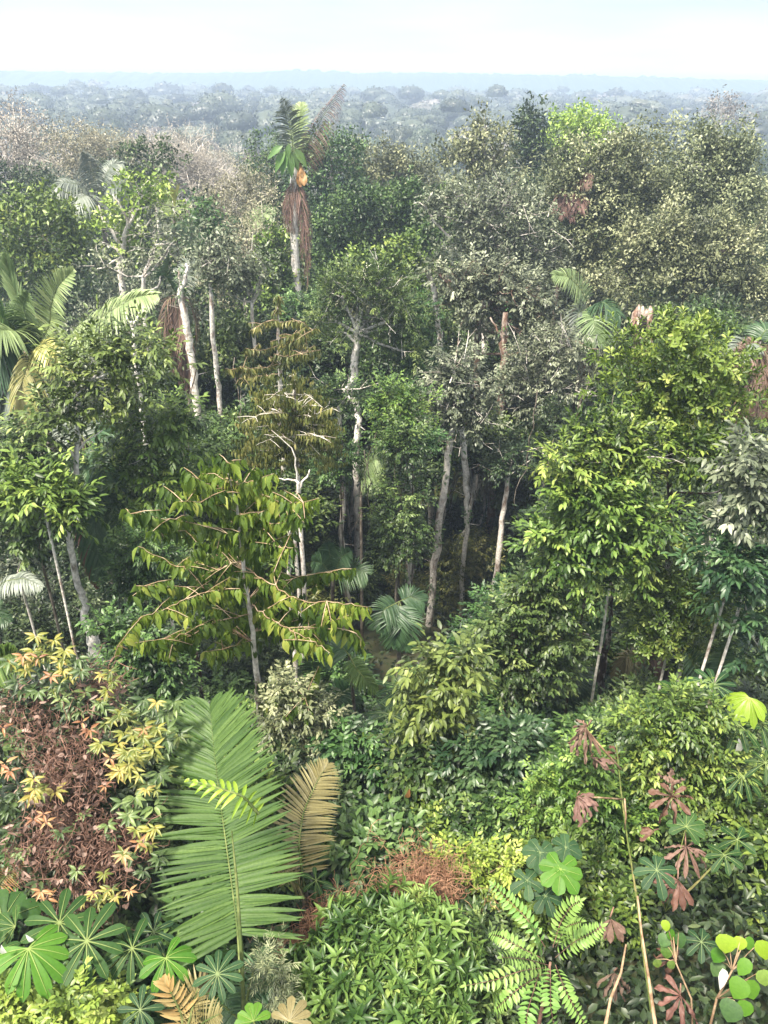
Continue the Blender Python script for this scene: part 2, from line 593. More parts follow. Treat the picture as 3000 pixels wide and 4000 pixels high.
def leaf_twigs(mb, tb, td, tl, tt, sp):
    N, nl = len(tb), sp.nl
    if sp.style == 'hang':
        td = td.copy()
        td[:, 2] *= .25
        td = nrmz(td)
    up = nrmz(np.array([0, 0, 1.0]) + rng.normal(size=(N, 3)) * .3)
    side = nrmz(np.cross(td, up))
    nor = np.cross(side, td)
    f = np.linspace(.12, 1, nl)
    pos = (tb[:, None] + td[:, None] * (tl[:, None, None] * f[None, :, None])).reshape(-1, 3)
    sg = np.tile(np.where(np.arange(nl) % 2 == 0, 1.0, -1.0), N)[:, None]
    D, S, U = (np.repeat(a, nl, 0) for a in (td, side, nor))
    m = N * nl
    ff = np.tile(f, N)[:, None]
    if sp.style == 'whorl':
        az = (np.arange(m) * 2.4 + np.repeat(rng.uniform(0, 6, N), nl))[:, None]
        rad = np.cos(az) * S + np.sin(az) * U
        el = .25 + .7 * ff
        d = rad * (1 - .45 * ff) + D * el - np.array([0, 0, sp.droop])
        nn = D - rad * .5 + np.array([0, 0, .6])
        pos = (np.repeat(tb, nl, 0) + D * np.repeat(tl, nl)[:, None] * (.55 + .45 * ff))
    elif sp.style == 'hang':
        d = np.array([0, 0, -1.0]) + S * sg * .35 + D * .15 + rng.normal(size=(m, 3)) * .12
        nn = D * .5 + S * sg * .8 + rng.normal(size=(m, 3)) * .35
    elif sp.style == 'scatter':
        d = rng.normal(size=(m, 3)) * .8 + D * .5 - np.array([0, 0, sp.droop])
        nn = np.array([0, 0, sp.up]) + rng.normal(size=(m, 3)) * .5 + D * .4
        pos = pos + rng.normal(size=(m, 3)) * sp.s * .15
    else:
        a = 1.1 - .75 * ff
        d = D * np.cos(a) + S * sg * np.sin(a) - np.array([0, 0, sp.droop]) + rng.normal(size=(m, 3)) * .14
        nn = np.array([0, 0, sp.up]) + U * .5 + rng.normal(size=(m, 3)) * .28
    L = sp.L * rng.uniform(.7, 1.2, m)
    tint = np.clip(np.repeat(tt, nl) + rng.normal(0, .13, m), 0, 1)
    leaves(mb, pos, d, nn, L, L * sp.W / sp.L, tint, sp.tmpl)


def limbs(mb, start, r0, lobes, cc_list, frac=.5):
    """limbs from the trunk's top to each lobe, branches on to part of the clumps"""
    for (c, r), cc in zip(lobes, cc_list):
        ln = np.linalg.norm(c - start)
        mid = (start + c) / 2 + rng.normal(size=3) * ln * .08
        mid[2] -= ln * .05
        tube(mb, [start, start * .6 + mid * .4, mid, mid * .5 + c * .5, c], np.linspace(r0, r0 * .35, 5), 5)
        k = max(4, int(len(cc) * frac))
        idx = rng.permutation(len(cc))[:k]
        e = cc[idx]
        s = mid + (c - mid) * rng.uniform(.2, 1.0, (len(idx), 1))
        m = (s + e) / 2 + rng.normal(size=e.shape) * .12 * np.linalg.norm(e - s, axis=1, keepdims=True)
        rr = r0 * .28
        sticks(mb, s, m, rr, rr * .6)
        sticks(mb, m, e, rr * .6, rr * .25)


def tree(name, label, cat, Y, sp, lobes, trunk=None, bark=None, frac=.5, limb=None, group=None, extra=None, ground=True, tr=None, shy=False):
    """lobes: (px, py, rx, ry[, dY]) in photograph pixels standing at depth Y; trunk: (px, py, width[, dY]) from the crown down"""
    W = []
    for l in lobes:
        protect(l[0], l[1], l[2], l[3], Y, False)
    if trunk and not shy:
        protect_line(trunk, Y)
    for lb in (limb or []):
        protect_line(lb, Y, 8)
    for l in lobes:
        yy = Y + (l[4] if len(l) > 4 else 0)
        k = mpp(l[0], l[1], yy)
        W.append((at(l[0], l[1], yy), np.array([l[2] * k, (l[2] + l[3]) * .5 * k * .9, l[3] * k])))
    if trunk:
        tp = [at(t[0], t[1], Y + (t[3] if len(t) > 3 else 0)) for t in trunk]
        rr = [t[2] * .5 * mpp(t[0], t[1], Y) for t in trunk]
    else:
        c = np.mean([w[0] for w in W], 0)
        R = np.mean([w[1].mean() for w in W])
        tp = [c + np.array([0, 0, R * .1]), c - np.array([0, 0, R * .8])]
        rr = [.011 * R + .012, .016 * R + .02]
    if ground:
        b = tp[-1].copy()
        zg = float(gz(b[0], b[1])) - .15
        if b[2] > zg + .3:
            for f in (.5, 1.0):
                q = b + rng.normal(size=3) * .08
                q[2] = b[2] + (zg - b[2]) * f
                tp.append(q)
                rr.append(rr[-1] * 1.12)
    base = tp[-1]
    t = Thing(name, label, cat, base, group)
    mbL, mbW = MB(), MB()
    cl = [clumps(c, r, sp) for c, r in W]
    for cc, dn in cl:
        foliage(mbL, cc, dn, sp)
    P = np.array(tp)
    if len(P) > 2:                                   # denser, slightly irregular trunk
        tt = np.linspace(0, len(P) - 1, len(P) * 4 - 3)
        Pd = np.stack([np.interp(tt, np.arange(len(P)), P[:, i]) for i in range(3)], 1)
        Rd = np.interp(tt, np.arange(len(P)), rr)
        Pd[1:-1] += rng.normal(size=Pd[1:-1].shape) * Rd[1:-1, None] * .22
    else:
        Pd, Rd = P, np.array(rr)
    tube(mbW, Pd, Rd, 8, wob=.06)
    mbC = MB()
    if trunk and len(trunk) >= 4:                    # broken stubs and small climbers on the bare trunk
        nv = len(trunk) * 4 - 4
        k = int(rng.integers(4, 9))
        ix = rng.integers(1, max(2, min(nv, len(Pd) - 1)), k)
        dd = nrmz(rng.normal(size=(k, 3)) * [1, 1, .35] + [0, 0, .25])
        sticks(mbW, Pd[ix], Pd[ix] + dd * rng.uniform(.12, .6, (k, 1)), np.minimum(Rd[ix] * .4, .02), .005)
        for i in rng.integers(1, max(2, min(nv, len(Pd) - 1)), int(rng.integers(2, 6))):
            m = int(rng.integers(18, 60))
            th = rng.uniform(0, 6.28, m)
            q = Pd[i] + np.stack([np.cos(th) * (Rd[i] + .03), np.sin(th) * (Rd[i] + .03), rng.normal(0, .28, m)], 1)
            d_ = np.stack([np.cos(th), np.sin(th), rng.uniform(-.9, .3, m)], 1) + rng.normal(size=(m, 3)) * .3
            leaves(mbC, q, d_, np.array([0, 0, 1.0]) + rng.normal(size=(m, 3)) * .4, rng.uniform(.07, .16, m), rng.uniform(.03, .07, m), np.clip(rng.normal(.4, .2, m), 0, 1), 'leaf')
    if W and sp.bark in ('bark_snow', 'bark_pale', 'bark_white') and Y > 20:       # bare twig ends stick out of the crown
        for cc, dn in cl:
            ix = rng.permutation(len(cc))[:len(cc) // 4]
            o_ = nrmz(dn[ix] + rng.normal(size=(len(ix), 3)) * .6 + [0, 0, .3])
            a_ = cc[ix] - o_ * .4
            m_ = cc[ix] + o_ * rng.uniform(.2, .5, (len(ix), 1))
            sticks(mbW, a_, m_, .02, .012)
            sticks(mbW, m_, m_ + nrmz(o_ + rng.normal(size=o_.shape) * .5) * rng.uniform(.2, .6, (len(ix), 1)), .012, .005)
            sticks(mbW, m_, m_ + nrmz(o_ + rng.normal(size=o_.shape) * .6) * rng.uniform(.2, .5, (len(ix), 1)), .010, .004)
    if W:
        limbs(mbW, tp[0], (rr[0] * .75 if tr is None else tr), W, [c[0] for c in cl], frac)
    for lb in (limb or []):
        lp = np.array([at(q[0], q[1], Y + (q[3] if len(q) > 3 else 0)) for q in lb])
        lr = [q[2] * .5 * mpp(q[0], q[1], Y) for q in lb]
        if len(lp) > 2:
            tt = np.linspace(0, len(lp) - 1, len(lp) * 3 - 2)
            lp = np.stack([np.interp(tt, np.arange(len(lr)), lp[:, i]) for i in range(3)], 1)
            lr = np.interp(tt, np.arange(len(lr)), lr)
            lp[1:-1] += rng.normal(size=lp[1:-1].shape) * np.asarray(lr)[1:-1, None] * .5
        tube(mbW, lp, lr, 6, wob=.06)
    t.add('trunk', mbW, bark or sp.bark, smooth=True)
    if mbL.n:
        t.add('crown', mbL, sp.mat)
    if mbC.n:
        t.add('foliage', mbC, 'emerald')
    for nm, mbx, mt in (extra or []):
        t.add(nm, mbx, mt)
    return t


# ------------------------------------------------------------------ fronds and palms
def frond(ctrl, npair=60, ll=.6, lw=.035, droop=.25, a0=1.9, a1=.6, nrm=None, vee=.25, rag=.0, start=.12, tint=.5, prof=None, rr=.018, jit=.035):
    """leaflets along a curved rachis; ctrl: world points from base to tip. Returns (leaflet MB, rachis MB)"""
    ctrl = np.asarray(ctrl, float)
    n = len(ctrl)
    tt = np.linspace(0, n - 1, 40)
    P = np.stack([np.interp(tt, np.arange(n), ctrl[:, i]) for i in range(3)], 1)
    for _ in range(6):                                # relax into a curve
        P[1:-1] = (P[:-2] + P[1:-1] * 2 + P[2:]) / 4
    mbr = MB()
    tube(mbr, P, np.linspace(rr, rr * .2, len(P)), 5)
    u = np.linspace(start, .995, npair)
    x = u * (len(P) - 1)
    pos = np.stack([np.interp(x, np.arange(len(P)), P[:, i]) for i in range(3)], 1)
    T = nrmz(np.gradient(P, axis=0))
    T = nrmz(np.stack([np.interp(x, np.arange(len(P)), T[:, i]) for i in range(3)], 1))
    if nrm is None:
        nrm = np.array([0, -.25, 1.0])
    N = np.broadcast_to(np.asarray(nrm, float), T.shape)
    S = nrmz(np.cross(T, N))
    N = np.cross(S, T)
    if prof is None:
        prof = np.interp(u, [0, .12, .3, .6, .85, 1], [.5, .8, 1, .95, .6, .22])
    else:
        prof = np.interp(u, *prof)
    ang = np.interp(u, [0, 1], [a0, a1])
    mb = MB()
    for sg in (1, -1):
        m = npair
        keep = rng.random(m) >= rag
        a = ang + rng.normal(0, .05, m)
        d = T * np.cos(a)[:, None] + S * (sg * np.sin(a))[:, None] + N * vee + rng.normal(size=(m, 3)) * jit
        d = nrmz(d)
        L = ll * prof * rng.uniform(.93, 1.05, m)
        dr = droop * rng.uniform(.75, 1.25, m)
        st = [0, .18, .45, .75, 1.0]
        wd = [.35, .9, 1.0, .7, .06]
        rows = []
        cdir = nrmz(np.cross(d, nrmz(N + rng.normal(size=N.shape) * .15)))
        up = np.cross(cdir, d)
        for s_, w_ in zip(st, wd):
            c = pos + d * (L * s_)[:, None] - np.array([0, 0, 1.0]) * (L * dr * s_ * s_)[:, None]
            w = lw * w_
            rows += [c - cdir * w + up * w * .5, c, c + cdir * w + up * w * .5]
        v = np.stack(rows, 1)[keep]
        m = len(v)
        f = []
        for k in range(4):
            b, e = 3 * k, 3 * k + 3
            f += [(b, b + 1, e + 1, e), (b + 1, b + 2, e + 2, e + 1)]
        q = (np.arange(m)[:, None, None] * 15 + np.array(f)[None]).reshape(-1, 4)
        ti = np.clip(tint + rng.normal(0, .13, m), 0, 1)
        mb.add(v.reshape(-1, 3), q, None, np.repeat(ti, 15))
    return mb, mbr


def add_frond(t, ctrl, mat, name='frond', label=None, **kw):
    mb, mbr = frond(ctrl, **kw)
    o = t.add(name, mb, mat, label=label)
    t.add('rachis', mbr, 'rachis', smooth=True, parent=o)
    return o


def pf(Y, *pts):
    """photograph pixels (px, py, dY) at depth Y -> world points"""
    protect_line(pts, Y, 45 if Y > 16 else 60)
    return [at(p[0], p[1], Y + (p[2] if len(p) > 2 else 0)) for p in pts]


def arch(base, az, el, length, drop, n=6):
    """an arching frond's rachis"""
    h = np.array([math.sin(az), math.cos(az), 0])
    out = []
    for s in np.linspace(0, 1, n):
        out.append(base + h * length * s * math.cos(el) + np.array([0, 0, length * (s * math.sin(el) - drop * s * s)]))
    return out


# ------------------------------------------------------------------ palmate (umbrella) leaves
def palmate(c, axis, up, R, n=9, spread=(-170, 170), w=.3, droop=.25, crumple=0.0, tint=.45, join=0.0, rib=True, lens=None):
    """blades radiate from c in the plane facing axis; the gap in the spread lies opposite to up"""
    axis = nrmz(np.asarray(axis, float))
    _x, _y, _k = to_px(c)
    protect(_x, _y, R * _k * .8, R * _k * .8, c[1])
    up = np.asarray(up, float)
    s = nrmz(np.cross(up, axis))
    u = np.cross(axis, s)
    mb = MB()
    angs = np.radians(np.linspace(spread[0], spread[1], n)) + rng.normal(0, .05, n)
    ts = np.linspace(0, 1, 9)
    wd = np.interp(ts, [0, .12, .35, .6, .8, .93, 1], [.10 + join, .2 + join, .55, .86, 1, .75, .12])
    for i, a in enumerate(angs):
        d0 = u * math.cos(a) + s * math.sin(a)
        L = R * (lens[i] if lens is not None else rng.uniform(.86, 1.05) * (1 - .22 * (abs(a) / math.pi) ** 2))
        cr = nrmz(np.cross(d0, axis))
        dr = droop * rng.uniform(.6, 1.4)
        rise = rng.normal(.06, .05)
        rows = []
        tw = rng.normal(0, crumple)
        for t_, w_ in zip(ts, wd):
            p = c + d0 * (L * t_) + axis * (L * rise * t_) - np.array([0, 0, 1.0]) * (L * dr * t_ ** 1.8)
            ca, sa = math.cos(tw * t_), math.sin(tw * t_)
            x = cr * ca + axis * sa
            z = axis * ca - cr * sa
            hw = w * L * .5 * w_
            j = rng.normal(size=(5, 1)) * crumple * .06 * L
            pl = .06 * hw * (1 if int(round(t_ * 8)) % 2 else -1)
            rows += [p - x * hw + z * (hw * .16 + pl), p - x * hw * .5 + z * (hw * .14 - pl), p - z * hw * .05,
                     p + x * hw * .5 + z * (hw * .14 - pl), p + x * hw + z * (hw * .16 + pl)]
            if crumple:
                rows[-5:] = list(np.array(rows[-5:]) + j * z)
        q = []
        for k in range(8):
            for e in range(4):
                b = 5 * k + e
                q.append((b, b + 1, b + 6, b + 5))
        mb.add(np.array(rows), q, None, np.clip(tint + rng.normal(0, .07), 0, .7))
        if rib:
            rp = []
            for t_ in ts:
                rp.append(c + d0 * (L * t_) + axis * (L * rise * t_ + .004) - np.array([0, 0, 1.0]) * (L * dr * t_ ** 1.8))
            tube(mb, rp, np.linspace(.010, .002, 9) * (R / .5), 4, tint=1.0)
    return mb


# ------------------------------------------------------------------ pinnate leaves
def pinnate(mb, mbr, ctrl, n=14, L=.1, W=.045, nrm=(0, -.4, 1), tint=.5, ang=1.25, tmpl='leaf', rr=.005, droop=.1):
    ctrl = np.asarray(ctrl, float)
    k = len(ctrl)
    tt = np.linspace(0, k - 1, 24)
    P = np.stack([np.interp(tt, np.arange(k), ctrl[:, i]) for i in range(3)], 1)
    for _ in range(4):
        P[1:-1] = (P[:-2] + P[1:-1] * 2 + P[2:]) / 4
    tube(mbr, P, np.linspace(rr, rr * .3, len(P)), 4)
    tube(mb, P, np.linspace(rr, rr * .3, len(P)) * .6, 3, tint)
    x = np.linspace(.08, 1, n) * (len(P) - 1)
    pos = np.stack([np.interp(x, np.arange(len(P)), P[:, i]) for i in range(3)], 1)
    T = nrmz(np.gradient(P, axis=0))
    T = nrmz(np.stack([np.interp(x, np.arange(len(P)), T[:, i]) for i in range(3)], 1))
    N = np.broadcast_to(np.asarray(nrm, float), T.shape)
    S = nrmz(np.cross(T, N))
    N = np.cross(S, T)
    pr = np.interp(np.linspace(0, 1, n), [0, .2, .6, 1], [.7, 1, 1, .5])
    for sg in (1, -1):
        d = T * math.cos(ang) + S * sg * math.sin(ang) + N * .1 - np.array([0, 0, droop]) + rng.normal(size=T.shape) * .08
        leaves(mb, pos, d, N + rng.normal(size=T.shape) * .12, L * pr, W * pr, np.clip(tint + rng.normal(0, .1, n), 0, 1), tmpl)
    leaves(mb, pos[-1:], T[-1:], N[-1:], L * .7, W * .7, tint, tmpl)


def tangle(mb, cc, s, n=6, seg=7, step=.12, r=.006):
    """curly dry vine stems around clump centres"""
    N = len(cc) * n
    p = np.repeat(cc, n, 0) + rng.normal(size=(N, 3)) * s
    d = nrmz(rng.normal(size=(N, 3)) - np.array([0, 0, .2]))
    t = rng.random(N)
    for i in range(seg):
        d = nrmz(d + rng.normal(size=(N, 3)) * .65)
        q = p + d * step * rng.uniform(.5, 1.2, (N, 1))
        sticks(mb, p, q, r, r * .85, t)
        p = q


def hang_rows(mb, pts, L=.26, W=.09, gap=.05, tint=.5):
    """rows of blades hanging on both sides of a branch"""
    pts = np.asarray(pts, float)
    seg = np.linalg.norm(np.diff(pts, axis=0), axis=1)
    cum = np.concatenate([[0], np.cumsum(seg)])
    m = max(4, int(cum[-1] / gap))
    x = np.linspace(cum[-1] * .12, cum[-1], m)
    pos = np.stack([np.interp(x, cum, pts[:, i]) for i in range(3)], 1)
    T = nrmz(np.gradient(pos, axis=0))
    S = nrmz(np.cross(T, np.array([0, 0, 1.0])))
    for sg in (1, -1):
        d = np.array([0, 0, -1.0]) + S * sg * rng.uniform(.05, 1.1, (m, 1)) + T * rng.normal(.15, .4, (m, 1))
        nn = S * sg * .9 + np.array([0, 0, .5]) + T * rng.normal(0, .8, (m, 1))
        LL = L * rng.uniform(.45, 1.15, m)
        leaves(mb, pos + S * sg * .01, d, nn, LL, LL * W / L, np.clip(tint + rng.normal(0, .2, m), 0, 1), 'lance')

# ================================================================== THE SETTING
def earth_mat():
    m, t, N, Lk, P, O = _nodes('forest_soil')
    tc = N.new('ShaderNodeTexCoord')
    nz = N.new('ShaderNodeTexNoise')
    nz.inputs['Scale'].default_value = 1.3
    nz.inputs['Detail'].default_value = 8
    rp = N.new('ShaderNodeValToRGB')
    rp.color_ramp.elements[0].color = (.045, .035, .02, 1)
    rp.color_ramp.elements[1].color = (.13, .085, .05, 1)
    e = rp.color_ramp.elements.new(.5)
    e.color = (.05, .06, .025, 1)
    Lk.new(tc.outputs['Object'], nz.inputs['Vector'])
    Lk.new(nz.outputs['Fac'], rp.inputs['Fac'])
    Lk.new(rp.outputs['Color'], P.inputs['Base Color'])
    P.inputs['Roughness'].default_value = .95
    return m


M['soil'] = earth_mat()
gy = np.concatenate([np.linspace(-60, 60, 100), np.geomspace(63, 6000, 70)])
gu = np.linspace(-1, 1, 90)
GX = gu[None] * (90 + np.maximum(gy, 0) * 1.1)[:, None]
GYY = np.repeat(gy[:, None], 90, 1)
gv = np.stack([GX, GYY, gz(GX, GYY)], -1).reshape(-1, 3)
ii = np.arange(len(gy) - 1)[:, None] * 90 + np.arange(89)[None]
gq = np.stack([ii, ii + 1, ii + 91, ii + 90], -1).reshape(-1, 4)
_m = MB()
_m.add(gv, gq)
tag(_m.build('ground', M['soil'], smooth=True), kind='structure')

# the far ridge: low forested hills closing the plain, with a bumpy crest of treetops
hx = np.linspace(-900, 900, 1100)
hy = np.linspace(760, 1200, 26)
HX, HY = np.meshgrid(hx, hy)
crest = np.interp(hx / 880, [-.62, -.5, -.25, -.16, -.11, -.03, .13, .33, .5, .62], [29.3, 29.6, 28.3, 30.7, 33.2, 31.0, 31.6, 29.4, 27.2, 26])
prof_h = np.interp(hy, [760, 860, 900, 1200], [10, 28.5, 30, 6]) / 30
bump = rng.normal(size=HX.shape)
bump = (bump + np.roll(bump, 1, 1)) * .3 + np.repeat(rng.normal(size=(26, 1100 // 4)), 4, 1) * .55 + np.repeat(rng.normal(size=(26, 1100 // 20)), 20, 1) * .45
HZ = prof_h[:, None] * crest[None] + bump
_m = MB()
ii = np.arange(25)[:, None] * 1100 + np.arange(1099)[None]
_m.add(np.stack([HX, HY, HZ], -1).reshape(-1, 3), np.stack([ii, ii + 1, ii + 1101, ii + 1100], -1).reshape(-1, 4), None, .25)
M['hill'] = leaf_mat('hill_forest', [(.03, .06, .03), (.05, .09, .045), (.08, .12, .06)], vary=0, transl=0)
tag(_m.build('hills', M['hill']), kind='structure')

# ------------------------------------------------------------------ far forest that reads as one mass
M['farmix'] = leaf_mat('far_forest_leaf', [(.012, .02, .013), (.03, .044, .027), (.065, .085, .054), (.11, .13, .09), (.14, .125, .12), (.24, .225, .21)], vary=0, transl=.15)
far = MB()
fx, fy = [], []
Yc = 255.0
while Yc < 830:
    stp = 9.5 + Yc * .012
    w = Yc * .6 + 40
    xs = np.arange(-w, w, stp)
    fx.append(xs + rng.uniform(-.45, .45, len(xs)) * stp)
    fy.append(np.full(len(xs), Yc) + rng.uniform(-.45, .45, len(xs)) * stp)
    Yc += stp * .95
fx, fy = np.concatenate(fx), np.concatenate(fy)
nt_ = len(fx)
cr_ = (4.3 + fy * .006) * rng.lognormal(0, .28, nt_)
hz_ = gz(fx, fy) * .6 + rng.normal(16.0, 2.2, nt_) + (rng.random(nt_) < .06) * rng.uniform(2, 6, nt_) * np.clip(1.6 - fy / 800, .2, 1)
ct_ = np.clip(rng.normal(.34, .16, nt_) + (rng.random(nt_) < .05) * .4, 0, 1)
for lo, hi, nc in ((0, 420, 420), (420, 620, 240), (620, 1200, 130), (1200, 3000, 36)):
    sel = (fy >= lo) & (fy < hi)
    k = int(sel.sum())
    if not k:
        continue
    d = nrmz(rng.normal(size=(k, nc, 3)) * [1, 1, .8] + [0, 0, .35])
    d[..., 2] = np.where(d[..., 2] < -.25, -d[..., 2], d[..., 2])
    lumpd = nrmz(rng.normal(size=(k, 6, 3)) + [0, 0, .4])                   # six lobes on every crown
    cosl = np.max(np.einsum('kni,kmi->knm', d, lumpd), 2)
    rad = .68 + .34 * np.clip((cosl - .6) / .4, 0, 1) ** .6
    R = cr_[sel][:, None, None]
    c = np.stack([fx[sel], fy[sel], hz_[sel] - cr_[sel] * .55], -1)[:, None]
    pos = c + d * R * rad[..., None] * rng.uniform(.85, 1.03, (k, nc, 1)) * [1, 1, .62]
    sz = (R[..., 0] * 1.75 / math.sqrt(nc)) * np.ones((k, nc))
    # a lumpy leafy shell under the sprays of every crown
    na, ne = 14, 6
    aa, ee = np.meshgrid(np.linspace(0, 2 * np.pi, na, endpoint=False), np.linspace(-.35, 1.45, ne))
    sd = np.stack([np.cos(aa) * np.cos(ee), np.sin(aa) * np.cos(ee), np.sin(ee)], -1).reshape(-1, 3)
    cs = np.max(np.einsum('ni,kmi->knm', sd, lumpd), 2)
    rs = .64 + .32 * np.clip((cs - .6) / .4, 0, 1) ** .6
    sv = c + sd[None] * R * rs[..., None] * [1, 1, .62]
    i0 = (np.arange(ne - 1)[:, None] * na + np.arange(na)[None])
    i1 = (np.arange(ne - 1)[:, None] * na + (np.arange(na)[None] + 1) % na)
    sq = np.stack([i0, i1, i1 + na, i0 + na], -1).reshape(-1, 4)
    far.add(sv.reshape(-1, 3), (np.arange(k)[:, None, None] * (na * ne) + sq[None]).reshape(-1, 4), None, np.repeat(ct_[sel], na * ne))
    dd = rng.normal(size=(k, nc, 3)) + d * .3
    nn = d + rng.normal(size=d.shape) * .22 + [0, 0, .2]
    ti = np.clip(ct_[sel][:, None] + rng.normal(0, .07, (k, nc)), 0, 1)
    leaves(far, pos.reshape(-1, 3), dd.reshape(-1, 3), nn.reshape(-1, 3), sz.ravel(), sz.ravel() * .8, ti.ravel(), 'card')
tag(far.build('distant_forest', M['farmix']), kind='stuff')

# ------------------------------------------------------------------ individual trees of the plain beyond the near slope
def far_proto(kind, lobes, h, nleaf, mat, bark, size=.62, bare=False):
    L, W = MB(), MB()
    tot = sum(r[0] * r[0] for c, r in lobes)
    tube(W, [(0, 0, -1), (.1, 0, h * .35), (0, .1, h * .62)], [.32, .25, .2], 6)
    for c, r in lobes:
        c, r = np.array(c, float), np.array(r, float)
        n = int(nleaf * r[0] * r[0] / tot)
        d = sphere_dirs(n)
        d = d[(d[:, 2] > -.4)]
        n = len(d)
        kk = rng.normal(size=(3, 3)) * 4
        u = .85 + .16 * sum(np.sin(d @ kk[i]) for i in range(3)) / 1.5 + rng.normal(0, .05, n)
        p = c + d * r * u[:, None]
        leaves(L, p, rng.normal(size=(n, 3)) + d * .4, d + rng.normal(size=(n, 3)) * .33 + [0, 0, .25], size * rng.uniform(.6, 1.3, n), size * .6, np.clip(rng.normal(.45, .10, n), 0, 1), 'kite')
        if not bare:
            na, ne = 18, 8
            aa, ee = np.meshgrid(np.linspace(0, 2 * np.pi, na, endpoint=False), np.linspace(-.6, 1.45, ne))
            sd = np.stack([np.cos(aa) * np.cos(ee), np.sin(aa) * np.cos(ee), np.sin(ee)], -1).reshape(-1, 3)
            us = .80 + .16 * sum(np.sin(sd @ kk[i]) for i in range(3)) / 1.5 + rng.normal(0, .02, len(sd))
            i0 = (np.arange(ne - 1)[:, None] * na + np.arange(na)[None])
            i1 = (np.arange(ne - 1)[:, None] * na + (np.arange(na)[None] + 1) % na)
            L.add(c + sd * r * us[:, None], np.stack([i0, i1, i1 + na, i0 + na], -1).reshape(-1, 4), None, .35)
        e = p[rng.permutation(n)[:(120 if bare else 14)]]
        s = np.tile([[0, .1, h * .6]], (len(e), 1)) + (e - [0, 0, h * .6]) * rng.uniform(0, .55, (len(e), 1)) if bare else np.tile([[0, .1, h * .6]], (len(e), 1))
        sticks(W, s, e, .09 if bare else .12, .025 if bare else .03)
    return {'trunk': W.mesh('trunk', M[bark], smooth=True), 'crown': L.mesh('crown', M[mat])}


def dome(n, R, h, fl=.6):
    out = [((0, 0, h - R * fl), (R * .75, R * .75, R * fl))]
    for i in range(n):
        a = i * 6.283 / n + rng.uniform(-.3, .3)
        out.append(((math.cos(a) * R * .62, math.sin(a) * R * .62, h - R * fl * rng.uniform(1.0, 1.5)), (R * rng.uniform(.38, .55),) * 2 + (R * fl * .6,)))
    return out


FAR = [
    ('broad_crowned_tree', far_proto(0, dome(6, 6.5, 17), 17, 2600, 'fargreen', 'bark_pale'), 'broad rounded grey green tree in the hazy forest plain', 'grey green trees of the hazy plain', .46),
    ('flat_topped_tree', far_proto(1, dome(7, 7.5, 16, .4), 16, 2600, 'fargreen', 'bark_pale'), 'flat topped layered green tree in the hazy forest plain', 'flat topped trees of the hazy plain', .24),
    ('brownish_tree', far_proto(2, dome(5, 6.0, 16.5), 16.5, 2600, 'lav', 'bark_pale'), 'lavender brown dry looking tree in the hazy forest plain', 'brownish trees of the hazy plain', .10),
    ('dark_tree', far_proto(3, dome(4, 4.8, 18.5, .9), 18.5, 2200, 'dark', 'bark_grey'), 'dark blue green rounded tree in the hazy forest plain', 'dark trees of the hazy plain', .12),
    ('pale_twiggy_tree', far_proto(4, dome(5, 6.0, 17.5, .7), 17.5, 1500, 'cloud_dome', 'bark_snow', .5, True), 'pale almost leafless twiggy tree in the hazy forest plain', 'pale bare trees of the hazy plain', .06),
]
pts = []
Yc = 88.0
while Yc < 258:
    stp = 7.4 + Yc * .017
    w = Yc * .53 + 6
    for x in np.arange(-w, w, stp):
        pts.append((x + rng.uniform(-.4, .4) * stp, Yc + rng.uniform(-.4, .4) * stp))
    Yc += stp
pts.sort(key=lambda p: p[1])
pts = pts[:292]
_p = np.array([f[4] for f in FAR])
for x, y in pts:
    i = rng.choice(5, p=_p / _p.sum())
    nm, me, lb, gr, _ = FAR[i]
    s = rng.uniform(.55, 1.0)
    hs = rng.uniform(.82, 1.06)
    if y < 125:
        hs *= .86
    place(nm, me, lb, 'tree', (x, y, float(gz(x, y)) - .3), (s, s, hs), rng.uniform(0, 6.28), gr)

# ------------------------------------------------------------------ low ground cover on the forest floor
uc = MB()
n = 42000
yy = 1.5 + 58 * rng.random(n) ** 1.5
xx = rng.uniform(-1, 1, n) * (yy * .62 + 5)
zz = gz(xx, yy) + rng.uniform(0, .75, n) ** 1.5
d = rng.normal(size=(n, 3)) * [1, 1, .5]
leaves(uc, np.stack([xx, yy, zz], 1), d, np.array([0, 0, 1.0]) + rng.normal(size=(n, 3)) * .4, rng.uniform(.12, .34, n) * (.8 + yy * .012), .09, np.clip(rng.normal(.4, .2, n), 0, 1), 'kite')
n = 30000
yy = 1.2 + 9 * rng.random(n)
xx = rng.uniform(-1, 1, n) * (yy * .62 + 2.5)
zz = gz(xx, yy) + rng.uniform(0, .9, n) ** 1.3
leaves(uc, np.stack([xx, yy, zz], 1), rng.normal(size=(n, 3)) * [1, 1, .5] - [0, 0, .3], np.array([0, 0, 1.0]) + rng.normal(size=(n, 3)) * .45, rng.uniform(.08, .2, n), rng.uniform(.035, .08, n), np.clip(rng.normal(.42, .2, n), 0, 1), 'leaf')
tag(uc.build('ground_cover', M['dark']), kind='stuff')

